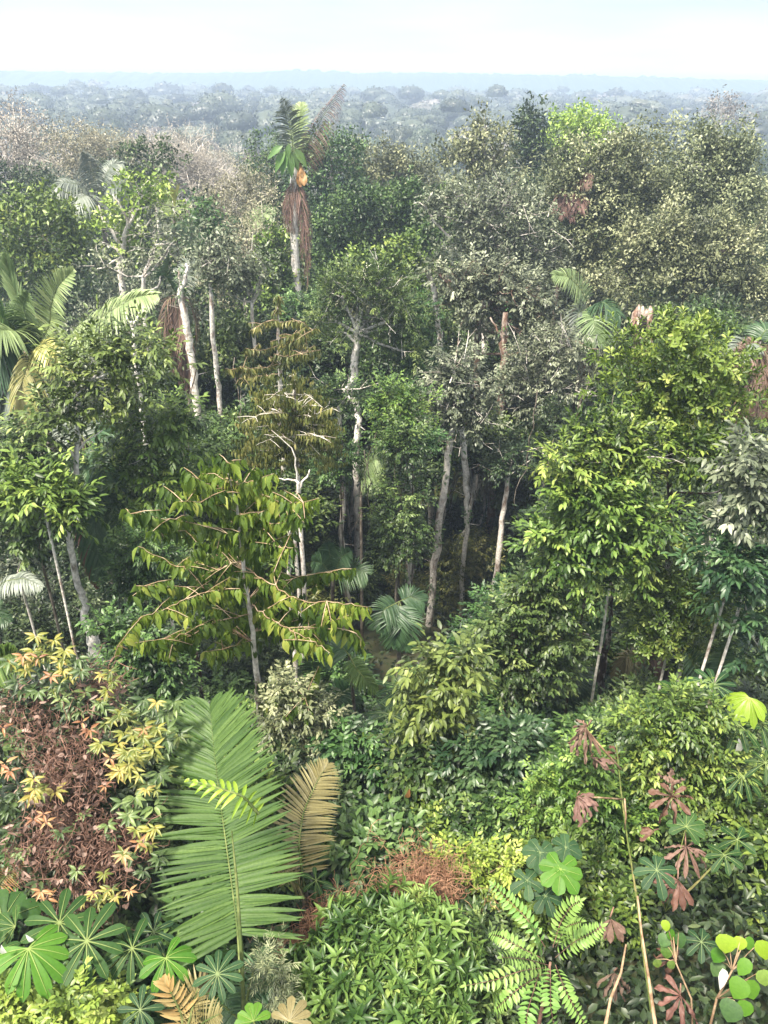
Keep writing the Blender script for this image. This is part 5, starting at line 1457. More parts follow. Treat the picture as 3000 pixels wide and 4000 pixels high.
tree('hedge_shrub', 'bright green small leaved shrub above the brown brush heap', 'shrub', 6.4, SP('lime', 'spray', .12, .05, .32, 7, .15, 'leaf', .28, 6, cov=.8, bark='twig_tan'), [(1790, 3370, 80, 35), (1890, 3400, 90, 45), (1810, 3450, 80, 40), (1960, 3380, 60, 40), (1920, 3470, 70, 40)], frac=.6)
tree('hedge_shrub', 'blue green broad leaved shrub at centre right beside the chewed leaf column', 'shrub', 8.3, SP('blue', 'spray', .18, .08, .36, 7, .3, 'leaf', .34, 7, lump=.25, bark='twig_tan'), [(1880, 2960, 90, 60), (1960, 3020, 90, 60), (1860, 3070, 90, 60), (1960, 3130, 90, 60), (1880, 3200, 90, 60), (2020, 2900, 70, 50)], frac=.3)
tree('hedge_shrub', 'emerald broad leaved undergrowth shrub left of the chewed leaf column', 'shrub', 9.2, SP('emerald', 'spray', .18, .08, .36, 7, .25, 'leaf', .34, 7, lump=.25, bark='twig_tan'), [(1350, 2900, 90, 50), (1450, 2940, 100, 60), (1350, 3020, 90, 60), (1480, 3060, 90, 60), (1380, 3130, 90, 60), (1320, 3230, 80, 60), (1480, 3180, 90, 60), (1550, 2960, 70, 60)], frac=.3)
tree('hedge_shrub', 'olive yellow fine leaved shrub behind the dry brownish frond', 'shrub', 9.6, SP('olive', 'spray', .13, .06, .34, 7, .2, 'leaf', .34, 7, lump=.25, bark='twig_tan'), [(1120, 2700, 90, 60), (1200, 2770, 90, 60), (1100, 2830, 90, 60), (1190, 2890, 90, 60), (1260, 2840, 70, 50)], frac=.3)

# lance leaved shrub at the bottom
t = Thing('lance_leaved_shrub', 'dense light green lance leaved shrub at the bottom centre', 'shrub', [at(1450, 3900, 4.2)[0], 4.3, float(gz(0, 4.3))])
S_l = SP('lance', 'whorl', .175, .05, .18, 10, .0, 'lance', .2, 4, cov=1.0, lump=.2, bark='stalk')
M['lance'] = leaf_mat('lance_leaf', [(.03, .075, .016), (.075, .15, .035), (.145, .25, .058), (.29, .39, .11)], transl=.25, rough=.42)
Lf, Wd = MB(), MB()
for l in [(1470, 3540, 90, 60, 5.4), (1600, 3580, 90, 60, 5.2), (1710, 3640, 80, 60, 5.0), (1380, 3640, 110, 70, 5.0), (1520, 3680, 120, 80, 4.9), (1650, 3740, 110, 70, 4.8), (1300, 3760, 110, 70, 4.7), (1200, 3830, 110, 60, 4.5), (1440, 3790, 120, 70, 4.6), (1570, 3850, 120, 70, 4.5), (1720, 3860, 90, 70, 4.5), (1330, 3900, 120, 70, 4.3), (1480, 3960, 130, 70, 4.2), (1640, 3970, 120, 70, 4.2), (1220, 3960, 90, 60, 4.2), (1830, 3760, 60, 50, 4.8)]:
    k = mpp(l[0], l[1], l[4])
    cc, dn = clumps(at(l[0], l[1] + 55, l[4]), np.array([l[2] * .95, l[2] * .9, l[3] * .9]) * k, S_l)
    foliage(Lf, cc, dn, S_l)
    b = np.repeat([[t.base[0] + rng.normal() * .3, 4.3 + rng.normal() * .2, t.base[2]]], len(cc), 0)
    sticks(Wd, b, cc, .012, .006)
t.add('stems', Wd, 'stalk')
t.add('crown', Lf, 'lance')

# ------------------------------------------------------------------ the great near palm frond and its dry neighbour
fb = at(945, 3990, 4.1)
gb = fb.copy()
gb[2] = float(gz(fb[0], fb[1])) - .1
t = Thing('young_palm', 'young palm with one huge upright bright green frond left of centre', 'palm', gb)
m = MB()
tube(m, [fb, fb * .5 + gb * .5, gb], [.05, .07, .09], 8)
t.add('trunk', m, 'bark_grey', smooth=True)
ctrl = [fb, at(930, 3640, 4.7), at(895, 3380, 5.3), at(860, 3130, 6.0), at(835, 2930, 6.6), at(820, 2762, 7.2)]
ax = nrmz(CP - at(870, 3200, 5.8))
add_frond(t, ctrl, 'palm', npair=80, ll=.78, lw=.029, jit=.012, droop=.07, a0=2.1, a1=.6, nrm=tuple(ax * .9 + [0, 0, .3]), vee=.1, start=.2, tint=.5, prof=([0, .2, .35, .5, .7, .85, .95, 1], [.5, .85, 1, 1.0, 1.0, .88, .64, .28]), rr=.014)
add_frond(t, [at(1010, 3180, 5.0), at(950, 3110, 5.0), at(860, 3080, 5.05), at(735, 3050, 5.1)], 'ceclime', 'new_frond', label='small lime new frond lying across the big one', npair=11, ll=.2, lw=.02, droop=.55, a0=1.5, a1=.35, nrm=tuple(ax * .5 + [0, 0, 1]), start=.05, tint=.35)
m = MB()
tube(m, [at(905, 3245, 4.75), at(925, 3450, 4.5), at(945, 3750, 4.2), at(952, 3960, 4.0)], [.006, .014, .018, .022], 6)
t.add('spear', m, 'rachis', smooth=True)
for i, (x, y, d_) in enumerate([(1050, 3700, .2), (1060, 3850, -.2), (800, 3980, .4)]):
    add_frond(t, [fb, (fb + at(x, y - 60, 4.4)) / 2 + [0, 0, .15], at(x, y, 4.4 + d_)], 'palmdark', npair=30, ll=.26, lw=.012, droop=.5, tint=.55)
fb2 = at(1190, 3480, 6.0)
gb = fb2.copy()
gb[2] = float(gz(fb2[0], fb2[1])) - .1
t = Thing('dry_frond_palm', 'drying olive brown palm frond right of the huge green frond', 'palm', gb)
m = MB()
tube(m, [fb2, gb], [.04, .06], 7)
t.add('trunk', m, 'bark_grey')
add_frond(t, [fb2, at(1165, 3300, 6.3), at(1185, 3170, 6.7), at(1235, 3060, 7.1), at(1280, 2985, 7.4)], 'straw', npair=50, ll=.46, lw=.017, droop=.14, a0=1.75, a1=.6, nrm=tuple(ax * .8 + [.2, 0, .4]), vee=.1, start=.1, rag=.05)
add_frond(t, [fb2, at(1120, 3420, 5.8), at(1070, 3420, 5.6)], 'straw', npair=20, ll=.25, lw=.013, droop=.4)

# small understory palms
pd = dict(nrm=(0, -.8, .8), ll=.55, npair=40, lw=.022, droop=.35)
palm('understory_palm', 'dark green palm frond in the shadow below the drooping leaved tree', 12.5, (1265, 2790), [('palmdark', [(1265, 2790), (1240, 2700, -.2), (1225, 2610, -.3), (1215, 2550, -.4)], dict(pd, tint=.6)), ('palmdark', [(1265, 2790), (1190, 2740, -.2), (1150, 2680, -.3)], pd), ('palmdark', [(1265, 2790), (1330, 2720, .1), (1360, 2680, .2)], pd)], 18)
palm('understory_palm', 'single bright palm frond pointing down right in the shaded hollow', 12, (1365, 2560), [('palm', [(1365, 2560), (1390, 2610, -.3), (1425, 2650, -.5), (1465, 2695, -.6)], dict(pd, ll=.3, lw=.02, npair=34, a0=1.6, a1=.4, tint=.65)), ('palmdark', [(1365, 2560), (1340, 2530, .1), (1310, 2530, .1)], pd)], 14)
palm('understory_palm', 'dim palm fronds hanging in the dark beneath the leaning mottled trunk', 17, (1560, 2350), [('palmdark', [(1560, 2350), (1540, 2420, -.5), (1530, 2520, -.6)], pd), ('palmdark', [(1560, 2350), (1590, 2430, -.5), (1580, 2530, -.6)], pd), ('palmdark', [(1560, 2350), (1500, 2380, -.4), (1470, 2450, -.5)], pd), ('palmdark', [(1560, 2350), (1600, 2330, .2), (1650, 2350, .2)], pd)], 18)
palm('understory_palm', 'dark feathery palm fronds left of the forked mottled trunk', 14, (2250, 2560), [('palmdark', [(2250, 2560), (2230, 2480, -.3), (2250, 2400, -.5)], dict(pd, tint=.65)), ('palmdark', [(2250, 2560), (2310, 2470, -.2), (2380, 2440, -.4)], pd), ('palmdark', [(2250, 2560), (2190, 2520, -.3), (2150, 2540, -.4)], pd), ('palmdark', [(2250, 2560), (2200, 2660, -.8), (2180, 2760, -1)], dict(pd, tint=.35)), ('palmdark', [(2250, 2570), (2270, 2680, -.8), (2260, 2790, -1)], dict(pd, tint=.35))], 18)
palm('understory_palm', 'withered brown palm frond right of the forked mottled trunk', 13.5, (2520, 2680), [('straw', [(2520, 2640), (2500, 2570, -.2), (2450, 2560, -.4), (2400, 2640, -.6)], dict(pd, ll=.42, droop=.6, tint=.4)), ('dead', [(2520, 2640), (2530, 2580, -.3), (2560, 2570, -.4), (2590, 2640, -.5)], dict(pd, ll=.4, droop=.7))], 18)
palm('understory_palm', 'dark upright palm frond beside the slate leaved shrub at right', 11.5, (2790, 2700), [('palmdark', [(2790, 2700), (2800, 2630, 0), (2815, 2560, 0), (2840, 2490, -.1)], dict(pd, ll=.4, npair=52, tint=.75, nrm=(0, -1, .3))), ('palmdark', [(2790, 2700), (2720, 2620, -.2), (2680, 2540, -.4)], pd)], 16)
palm('understory_palm', 'mid green palm frond drooping at the left of the dead pink leaves', 8.6, (2100, 2900), [('palm', [(2085, 2870), (2130, 2900, -.1), (2160, 2980, -.3), (2170, 3070, -.4)], dict(pd, ll=.3, npair=30, lw=.026, tint=.3, a0=1.6)), ('palmdark', [(2100, 2900), (2060, 2850, .1), (2040, 2800, .2)], dict(pd, ll=.3))], 12)
palm('understory_palm', 'thin pale palm frond behind the crooked trunk', 20.5, (1410, 1890), [('palmpale', [(1400, 1880), (1430, 1820, -.2), (1460, 1790, -.4), (1500, 1800, -.5)], dict(pd, ll=.6, lw=.012, droop=.6)), ('palmpale', [(1400, 1880), (1450, 1860, -.3), (1480, 1900, -.4)], dict(pd, ll=.5, lw=.012))], 12)
palm('understory_palm', 'spiky dark palm at the foot of the thin straight trunk', 18.5, (1300, 2260), [('palmdark', [(1300, 2260), (1260, 2200, -.2), (1220, 2190, -.4)], dict(pd, tint=.7)), ('palmdark', [(1300, 2260), (1330, 2180, -.2), (1370, 2150, -.4)], dict(pd, tint=.7)), ('palmdark', [(1300, 2260), (1390, 2220, -.3), (1430, 2240, -.4)], dict(pd, tint=.7)), ('palmdark', [(1300, 2260), (1290, 2170, .2), (1280, 2120, .2)], pd)], 16)
palm('tan_frond_palm', 'faded orange tan palm frond at the left edge beside the vine mound', 5.6, (-40, 3560), [('orange', [(-40, 3560), (0, 3450, -.1), (40, 3400, -.2), (90, 3360, -.3)], dict(nrm=(.2, -1, .6), ll=.2, npair=22, lw=.018, droop=.3, tint=.55)), ('orange', [(-40, 3560), (-30, 3420, .1), (-10, 3350, .1)], dict(ll=.2, npair=18, lw=.018))], 12)
palm('tan_frond_palm', 'dry straw orange palm frond fanning up at the bottom left of centre', 3.7, (720, 4060), [('orange', [(720, 4060), (710, 3960, .1), (670, 3880, .15), (640, 3830, .2)], dict(nrm=(.2, -.8, .6), ll=.26, npair=13, lw=.02, droop=.1, a0=1.1, a1=.3, tint=.8)), ('straw', [(720, 4060), (750, 3950, .1), (770, 3870, .2), (800, 3830, .3)], dict(nrm=(-.2, -.8, .6), ll=.3, npair=26, lw=.010, droop=.25, a0=1.2, a1=.3)), ('straw', [(730, 4060), (800, 3990, -.1), (860, 3960, -.1)], dict(ll=.25, npair=20, lw=.01, droop=.3))], 8)

# ------------------------------------------------------------------ mound of dry vines with yellow and green leaves (left)
vb = at(260, 3300, 5.6)
t = Thing('vine_mound', 'mound smothered in dry brown vines with yellow and green leaf clusters at the left', 'vine mound', [vb[0], 6.2, float(gz(vb[0], 6.2)) - .1])
tg, yl, og, gr, wd, dk = MB(), MB(), MB(), MB(), MB(), MB()
protect(280, 3000, 330, 480, 5.6)
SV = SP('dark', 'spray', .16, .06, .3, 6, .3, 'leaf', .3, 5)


def lobe(l, sp_, s=None):
    k = mpp(l[0], l[1], l[4])
    return clumps(at(l[0], l[1], l[4]), np.array([l[2], l[2], l[3]]) * k, sp_, s)


for l in [(280, 2980, 130, 90, 6.2), (250, 3100, 130, 90, 5.9), (180, 3250, 120, 90, 5.6), (330, 3240, 130, 90, 5.7), (240, 3370, 130, 70, 5.4), (400, 3380, 120, 70, 5.4), (140, 2880, 110, 80, 6.5), (380, 2700, 90, 50, 7.0), (90, 2780, 80, 60, 6.8), (330, 3480, 120, 50, 5.3), (470, 3300, 80, 80, 5.6)]:
    cc, dn = lobe(l, SV, .2)
    tangle(tg, cc, .07, 5, 8, .07, .0045)
    c3, d3 = np.repeat(cc, 5, 0), np.repeat(dn, 5, 0)
    leaves(dk, c3 + rng.normal(size=c3.shape) * .09 + d3 * .05, rng.normal(size=c3.shape) - [0, 0, .5], d3 + rng.normal(size=c3.shape) * .7, rng.uniform(.05, .13, len(c3)), rng.uniform(.02, .055, len(c3)), np.clip(rng.normal(.55, .25, len(c3)), 0, 1), 'leaf')
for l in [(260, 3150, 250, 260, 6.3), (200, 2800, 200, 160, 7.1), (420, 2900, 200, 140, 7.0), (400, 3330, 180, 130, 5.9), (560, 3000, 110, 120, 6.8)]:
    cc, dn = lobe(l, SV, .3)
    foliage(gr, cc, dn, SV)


def leaf_whorl(mb, px, py, Y, r, n=9, tint=.6, axis=None, W=.36):
    """a hanging whorl of blades"""
    k = mpp(px, py, Y)
    c = at(px, py, Y)
    ax = toward(c, .8, .5) if axis is None else axis
    s = nrmz(np.cross(ax, [0.1, 0, 1.0]))
    u = np.cross(s, ax)
    a = np.linspace(-1.9, 1.9, n) + rng.normal(0, .18, n) + math.pi
    d = np.cos(a)[:, None] * u + np.sin(a)[:, None] * s + ax * .25
    L = r * k * rng.uniform(.75, 1.1, n)
    leaves(mb, c + d * L[:, None] * .08, d, ax + d * .1 + rng.normal(size=d.shape) * .12, L, L * W, np.clip(tint + rng.normal(0, .12, n), 0, 1), 'lance')


yc = [(560, 2830, 80), (610, 2860, 70), (520, 2870, 80), (570, 2900, 80), (600, 2920, 75), (480, 2940, 70), (540, 2960, 80), (510, 3000, 90), (470, 3010, 70), (480, 2790, 60), (440, 2810, 60), (500, 2770, 60), (140, 3060, 80), (160, 3090, 70), (570, 3080, 55), (590, 3240, 70), (560, 3290, 60), (420, 3480, 60), (450, 3500, 55), (400, 3500, 50), (130, 2540, 70), (180, 2560, 60), (230, 2580, 70), (100, 2580, 60), (270, 2640, 60), (430, 2620, 60), (440, 2660, 60), (210, 2500, 60), (530, 3240, 55), (300, 2620, 60)]
for px, py, r in yc:
    Y = np.interp(py, [2500, 2800, 3100, 3300, 3500], [7.0, 6.6, 5.6, 5.2, 4.9])
    for _k in range(3):
        leaf_whorl(yl, px + rng.normal() * 28 * _k, py + rng.normal() * 24 * _k, Y, r * .62, rng.integers(5, 9), rng.uniform(.0, .95), W=.30)
for px, py, r in [(520, 3310, 60), (480, 3340, 60), (540, 3290, 55), (130, 3500, 65), (160, 3480, 60), (185, 3510, 55), (505, 3480, 45), (20, 2980, 70), (40, 3010, 60), (150, 2570, 50), (200, 2640, 55), (320, 2820, 55), (350, 2850, 60), (130, 3200, 60), (170, 3180, 50), (180, 3210, 55), (30, 2850, 60), (430, 2960, 50), (360, 3040, 45), (410, 3070, 45), (90, 2560, 55), (10, 2840, 60), (560, 2850, 50)]:
    Y = np.interp(py, [2500, 2800, 3100, 3300, 3500], [6.95, 6.5, 5.5, 5.1, 4.85])
    if rng.random() < .35:
        continue
    leaf_whorl(og, px, py, Y, r * .72, rng.integers(3, 7), rng.uniform(.1, .8), W=.3)
gl = MB()
for px, py, r in [(240, 2660, 60), (80, 2690, 60), (60, 2620, 60), (330, 2700, 55), (150, 2700, 60), (60, 2880, 70), (80, 2920, 60), (100, 3000, 60), (40, 2940, 60), (300, 2740, 60), (270, 2780, 55), (360, 2770, 60), (400, 2760, 55), (650, 2850, 70), (630, 2780, 70), (680, 2760, 60), (600, 2760, 60), (560, 2730, 60), (640, 2930, 60), (620, 3030, 70), (560, 3120, 60), (600, 3150, 70), (520, 3150, 60), (250, 3300, 50), (230, 3330, 50), (330, 3180, 45), (420, 3220, 50), (60, 3100, 60), (30, 3160, 60), (40, 3250, 60), (70, 3330, 50), (380, 2930, 45), (300, 3400, 45), (560, 3400, 45), (300, 2580, 60), (540, 3200, 60), (620, 3350, 50)]:
    Y = np.interp(py, [2500, 2800, 3100, 3300, 3500], [7.0, 6.7, 5.8, 5.4, 5.0])
    for _k in range(2):
        leaf_whorl(gl, px + rng.normal() * 32 * _k, py + rng.normal() * 28 * _k, Y, r * .8, rng.integers(5, 9), rng.uniform(.25, .8))
for i in range(14):
    a = at(rng.uniform(80, 470), rng.uniform(2800, 3450), 6.2)
    f = np.array([a[0] + rng.normal() * .15, 6.3, t.base[2]])
    tube(wd, [f, (f + a) / 2 + rng.normal(size=3) * .08, a], [.02, .014, .006], 5)
t.add('dry_tangle', tg, 'twig_brown')
M['wither'] = leaf_mat('withered_leaf', [(.07, .04, .03), (.14, .085, .065), (.24, .155, .125), (.36, .26, .22)], transl=.1, rough=.7, vary=0)
t.add('withered_leaves', dk, 'wither')
t.add('yellow_leaves', yl, 'yellow')
t.add('orange_leaves', og, 'orange')
t.add('green_leaves', gl, 'mid')
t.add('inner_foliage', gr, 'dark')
t.add('stems', wd, 'twig_brown', smooth=True)


# ------------------------------------------------------------------ umbrella leaved plants
def umbrella(name, label, base_px, Y, lv, stem_w=.025, cat='umbrella plant', smat='stalk', stem_top=None):
    """lv: (px, py, Y, R px, n, spread, up azimuth in degrees, mat, options)"""
    b = at(base_px[0], base_px[1], Y)
    g = b.copy()
    g[2] = float(gz(b[0], b[1])) - .1
    t = Thing(name, label, cat, g)
    top = at(stem_top[0], stem_top[1], Y) if stem_top else b
    m = MB()
    tube(m, [top, b * .5 + top * .5, b * .5 + g * .5, g], [stem_w * .7, stem_w * .8, stem_w, stem_w * 1.2], 7)
    cs = []
    for (px, py, yy, r, n, spread, upa, mat, opt) in lv:
        c = at(px, py, yy)
        mid = (c + top) / 2 + [0, 0, -.06]
        tube(m, [top, mid, c], [.008, .007, .006], 5)
        cs.append(c)
    t.add('stem', m, smat, smooth=True)
    for c, (px, py, yy, r, n, spread, upa, mat, opt) in zip(cs, lv):
        o = dict(opt)
        lab = o.pop('label', None)
        kf = o.pop('face', .75)
        k = mpp(px, py, yy)
        ax = toward(c, kf, .8, .08)
        s = nrmz(np.cross(ax, [0, 0, 1.0]))                    # image right is -s
        u = np.cross(s, ax)
        a = math.radians(upa)
        up = u * -math.cos(a) * -1 + s * -math.sin(a) * -1
        mb = palmate(c, ax, up, r * k, n, spread, **o)
        t.add('leaf', mb, mat, label=lab)
    return t


FULL = (-165, 165)
umbrella('umbrella_leaf_plant', 'umbrella leaved plant with one bright and three dull green star leaves at the bottom left', (300, 3860), 4.5,
         [(340, 3677, 4.25, 178, 10, FULL, 0, 'cecropia', {}), (233, 3605, 4.6, 150, 10, FULL, 10, 'cecropia', {}), (112, 3705, 4.1, 170, 9, (-115, 115), 180, 'cecbright', dict(label='bright green drooping leaf', droop=.35, w=.34)), (517, 3705, 4.3, 130, 9, FULL, 0, 'cecropia', dict(tint=.3, droop=.35)), (330, 3830, 4.4, 110, 8, FULL, 180, 'cecblue', dict(tint=.1))], .03)
umbrella('umbrella_leaf_plant', 'smaller umbrella leaved plant with one glowing green leaf below the huge frond', (720, 3900), 4.1,
         [(648, 3743, 4.1, 115, 8, (-130, 130), 180, 'cecbright', dict(label='glowing green drooping leaf', droop=.4, w=.36, tint=.35)), (850, 3805, 3.95, 112, 11, FULL, 0, 'cecblue', dict(w=.3)), (548, 3945, 3.7, 95, 9, FULL, 0, 'cecblue', dict(tint=.35)), (600, 3640, 4.6, 100, 8, FULL, 0, 'cecblue', dict(tint=.05))], .025)
umbrella('umbrella_leaf_plant', 'broad green leaves at the left edge above the bright star leaf', (-40, 3700), 4.6, [(10, 3600, 4.6, 150, 5, (-70, 70), -20, 'cecropia', dict(w=.6, join=.3)), (60, 3620, 4.5, 110, 6, (-80, 60), 40, 'cecropia', dict(tint=.5)), (-20, 3720, 4.2, 100, 6, FULL, 0, 'cecropia', {}), (90, 3740, 4.5, 100, 6, (-100, 100), 180, 'cecblue', dict(tint=.1))], .03)
umbrella('umbrella_leaf_plant', 'small grouped star leaves in the dark nook right of the huge frond', (1250, 3560), 6.0, [(1235, 3440, 5.9, 70, 7, FULL, 0, 'cecropia', dict(tint=.4)), (1320, 3480, 5.8, 75, 7, FULL, 0, 'cecblue', dict(tint=.25)), (1280, 3520, 5.7, 60, 6, FULL, 180, 'cecropia', dict(tint=.15))], .012)
umbrella('umbrella_leaf_plant', 'blue green spidery star leaves left of the chewed leaf column', (1560, 2860), 10.0, [(1570, 2690, 9.8, 120, 13, FULL, 0, 'cecblue', dict(w=.17, droop=.3)), (1530, 2790, 9.6, 110, 12, FULL, 0, 'cecblue', dict(w=.17, droop=.35, tint=.3)), (1640, 2640, 10, 80, 10, FULL, 0, 'cecblue', dict(w=.18))], .02)
umbrella('umbrella_leaf_plant', 'young lime folded leaf and dark star leaves at the right edge', (2900, 3000), 8.0, [(2925, 2725, 7.9, 90, 9, (-110, 110), 180, 'ceclime', dict(label='lime folded new leaf', droop=.75, w=.42, tint=.3)), (2885, 2830, 7.7, 110, 9, (-150, 150), 180, 'cecropia', dict(w=.24, droop=.4, tint=.25)), (2970, 2830, 7.8, 90, 8, FULL, 180, 'cecropia', dict(w=.24, tint=.2)), (2900, 3030, 7.2, 95, 8, (-110, 110), 180, 'cecropia', dict(w=.24, droop=.5, tint=.2)), (2990, 2980, 7.2, 90, 8, FULL, 180, 'cecropia', dict(w=.2, tint=.2))], .025)
umbrella('umbrella_leaf_plant', 'wide flat blue green umbrella leaves right of the mottled stems', (2740, 2900), 9.6, [(2790, 2675, 9.4, 115, 10, FULL, 0, 'cecblue', dict(face=.2, w=.27)), (2545, 2800, 9.2, 110, 9, (-120, 120), 20, 'cecblue', dict(face=.2, w=.2)), (2680, 2720, 9.6, 120, 8, (-100, 30), -60, 'cecropia', dict(face=.2, tint=.3))], .02)
umbrella('lobed_leaf_plant', 'lobed grey green leaves with one fresh bright leaf in front on the right', (2190, 3620), 5.5,
         [(2190, 3395, 5.4, 95, 7, (-140, 140), 180, 'cecbright', dict(label='fresh bright lobed leaf', w=.62, join=.5, droop=.2)), (2110, 3330, 5.7, 75, 7, (-140, 140), 180, 'cecblue', dict(w=.65, join=.5)), (2210, 3310, 5.75, 70, 7, FULL, 0, 'cecblue', dict(w=.65, join=.5)), (2060, 3440, 5.5, 75, 6, FULL, 180, 'cecblue', dict(w=.6, join=.5)), (2130, 3500, 5.4, 70, 6, (-140, 140), 180, 'cecblue', dict(w=.6, join=.5, tint=.3))], .015)
umbrella('lobed_leaf_plant', 'dull blue green lobed leaf right of the broken stalk', (2600, 3560), 5.6, [(2565, 3400, 5.5, 95, 8, FULL, 180, 'cecblue', dict(w=.42, join=.35, tint=.4)), (2680, 3230, 6.0, 80, 8, (-120, 120), 0, 'cecropia', dict(w=.45, join=.3)), (2830, 3340, 5.6, 80, 6, (-120, 120), 200, 'cecropia', dict(w=.35, tint=.25)), (2880, 3280, 5.8, 80, 6, FULL, 180, 'cecropia', dict(w=.35, tint=.2))], .015)
umbrella('lobed_leaf_plant', 'dark ragged lobed leaf behind the heart shaped leaves', (2740, 3780), 4.9, [(2740, 3680, 4.8, 75, 8, FULL, 180, 'cecblue', dict(w=.4, tint=.2))], .01)

# ------------------------------------------------------------------ the broken stalk and its dead leaves
Y = 5.9
protect_line([(2408, 2908), (2425, 3080), (2445, 3240), (2470, 3400), (2490, 3520), (2535, 3830), (2560, 4000)], 4.8)
protect_line([(2285, 2842), (2425, 3005)], 6.7)
t = Thing('broken_stalk', 'tall snapped yellow green stalk leaning in front of the right hedge', 'stalk', [at(2560, 4000, 4.4)[0], 4.4, float(gz(1.5, 4.4)) - .1])
m = MB()
tube(m, [at(2408, 2908, 7.0), at(2425, 3080, 6.6), at(2445, 3240, 6.25), at(2470, 3400, 5.9), at(2490, 3520, 5.6), at(2510, 3700, 5.1), at(2545, 3950, 4.5), t.base], np.array([9, 10, 11, 12, 13, 14, 16, 17]) * .0010, 8, wob=.08)
t.add('stem', m, 'stalk', smooth=True)
m = MB()
tube(m, [at(2285, 2842, 6.9), at(2350, 2920, 6.8), at(2425, 3005, 6.75)], [.010, .012, .014], 6)
tube(m, [at(2250, 3115, 6.3), at(2330, 3115, 6.4), at(2430, 3122, 6.5)], [.010, .011, .012], 6)
tube(m, [at(2440, 3120, 6.4), at(2445, 3190, 6.2), at(2440, 3240, 6.2)], [.012, .010, .008], 6)
t.add('side_stalk', m, 'stalk_tan', smooth=True)
t = Thing('dry_cane', 'bare tan cane standing at the bottom right', 'cane', [at(2560, 4000, 4.1)[0], 4.1, float(gz(1.4, 4.1)) - .1])
m = MB()
tube(m, [at(2490, 3500, 5.2), at(2505, 3640, 4.9), at(2535, 3830, 4.5), at(2560, 4000, 4.15), t.base], [.011, .013, .016, .02, .024], 7, wob=.08)
t.add('stem', m, 'stalk_tan', smooth=True)
t = Thing('dry_cane', 'short brown cane with a shrivelled leaf left of the tan cane', 'cane', [at(2375, 3990, 4.1)[0], 4.1, float(gz(1.2, 4.1)) - .1])
m = MB()
tube(m, [at(2445, 3690, 4.8), at(2425, 3800, 4.5), at(2385, 3900, 4.3), at(2368, 3990, 4.15), t.base], [.009, .013, .014, .016, .02], 7, wob=.08)
t.add('stem', m, 'stalk_tan', smooth=True)


def dead_leaf(label, px, py, Y, R, n, spread, upa, mat, crumple=.7, w=.3, droop=.5, lens=None):
    c = at(px, py, Y)
    k = mpp(px, py, Y)
    t = Thing('dead_leaf', label, 'leaf', c)
    ax = toward(c, 1.0, .2, .2)
    s = nrmz(np.cross(ax, [0, 0, 1.0]))
    u = np.cross(s, ax)
    a = math.radians(upa)
    mb = palmate(c, ax, u * math.cos(a) - s * math.sin(a), R * .72 * k, n, spread, w * rng.uniform(.6, .95), droop * 1.3, crumple * 2.2, .4, rib=False, lens=lens)
    t.add('blade', mb, mat)
    m = MB()
    tube(m, [c + [0, .02, 0], c + np.array([.02, .1, .03]) + rng.normal(size=3) * .03], [.01, .008], 5)
    t.add('leaf_stalk', m, 'twig_brown')


dead_leaf('folded pink brown dead leaf at the tip of the side stalk', 2285, 2842, 6.85, 165, 6, (-45, 45), 185, 'deadpink', .6, .26, .3, [.85, 1, .95, .8, .75, .6])
dead_leaf('pinkish dead leaf curled outward above the folded one', 2300, 2835, 6.95, 85, 4, (-30, 40), 255, 'deadpink', .5, .4, .2)
dead_leaf('long curled tan dead blade below the folded pink leaf', 2310, 2960, 6.6, 150, 2, (-8, 8), 112, 'deadpink', .6, .3, .2)
dead_leaf('grey pink shrivelled dead leaf at the end of the lower side stalk', 2255, 3110, 6.2, 120, 7, (-70, 50), 130, 'deadpink', .5, .35, .3)
dead_leaf('pale crumpled dead leaf midway on the lower side stalk', 2310, 3115, 6.3, 60, 4, (-60, 60), 240, 'deadpink', .6, .45, .2)
dead_leaf('dark brown dead leaf behind the top of the broken stalk', 2420, 2950, 7.2, 90, 5, (-60, 60), 220, 'rust', .7, .4, .3)
dead_leaf('large dark brown star of dead leaves on the right hedge', 2625, 3110, 6.3, 140, 9, (-160, 160), 180, 'rust', .5, .3, .25)
dead_leaf('three pale pink curled leaf tips around the dark brown star', 2620, 3060, 6.1, 100, 3, (-60, 60), 0, 'deadpink', .7, .42, .1)
dead_leaf('drooping pinkish grey dead leaf right of the stalk below the star', 2680, 3310, 5.9, 130, 8, (-110, 110), 150, 'deadpink', .6, .28, .4)
dead_leaf('small rust coloured dead leaf right of the stalk', 2555, 3250, 6.0, 80, 3, (-30, 30), 250, 'rust', .4, .5, .2)
dead_leaf('big rust red hanging dead leaf at the right', 2650, 3440, 5.4, 145, 7, (-80, 75), 205, 'rust', .4, .36, .2)
dead_leaf('dull pinkish brown broad dead leaf left of the stalk foot', 2385, 3590, 5.2, 110, 5, (-50, 60), 175, 'deadpink', .4, .45, .2)
dead_leaf('shrivelled brown dead leaf above the cane tips', 2650, 3740, 4.9, 120, 4, (-40, 40), 215, 'rust', .8, .25, .3)
dead_leaf('rust brown dead leaf spreading at the bottom right', 2660, 3890, 4.3, 150, 6, (-80, 110), 200, 'rust', .4, .3, .2)
dead_leaf('withered brown dead leaf hanging on the short cane', 2400, 3800, 4.6, 120, 5, (-60, 60), 180, 'dead', .7, .3, .4)


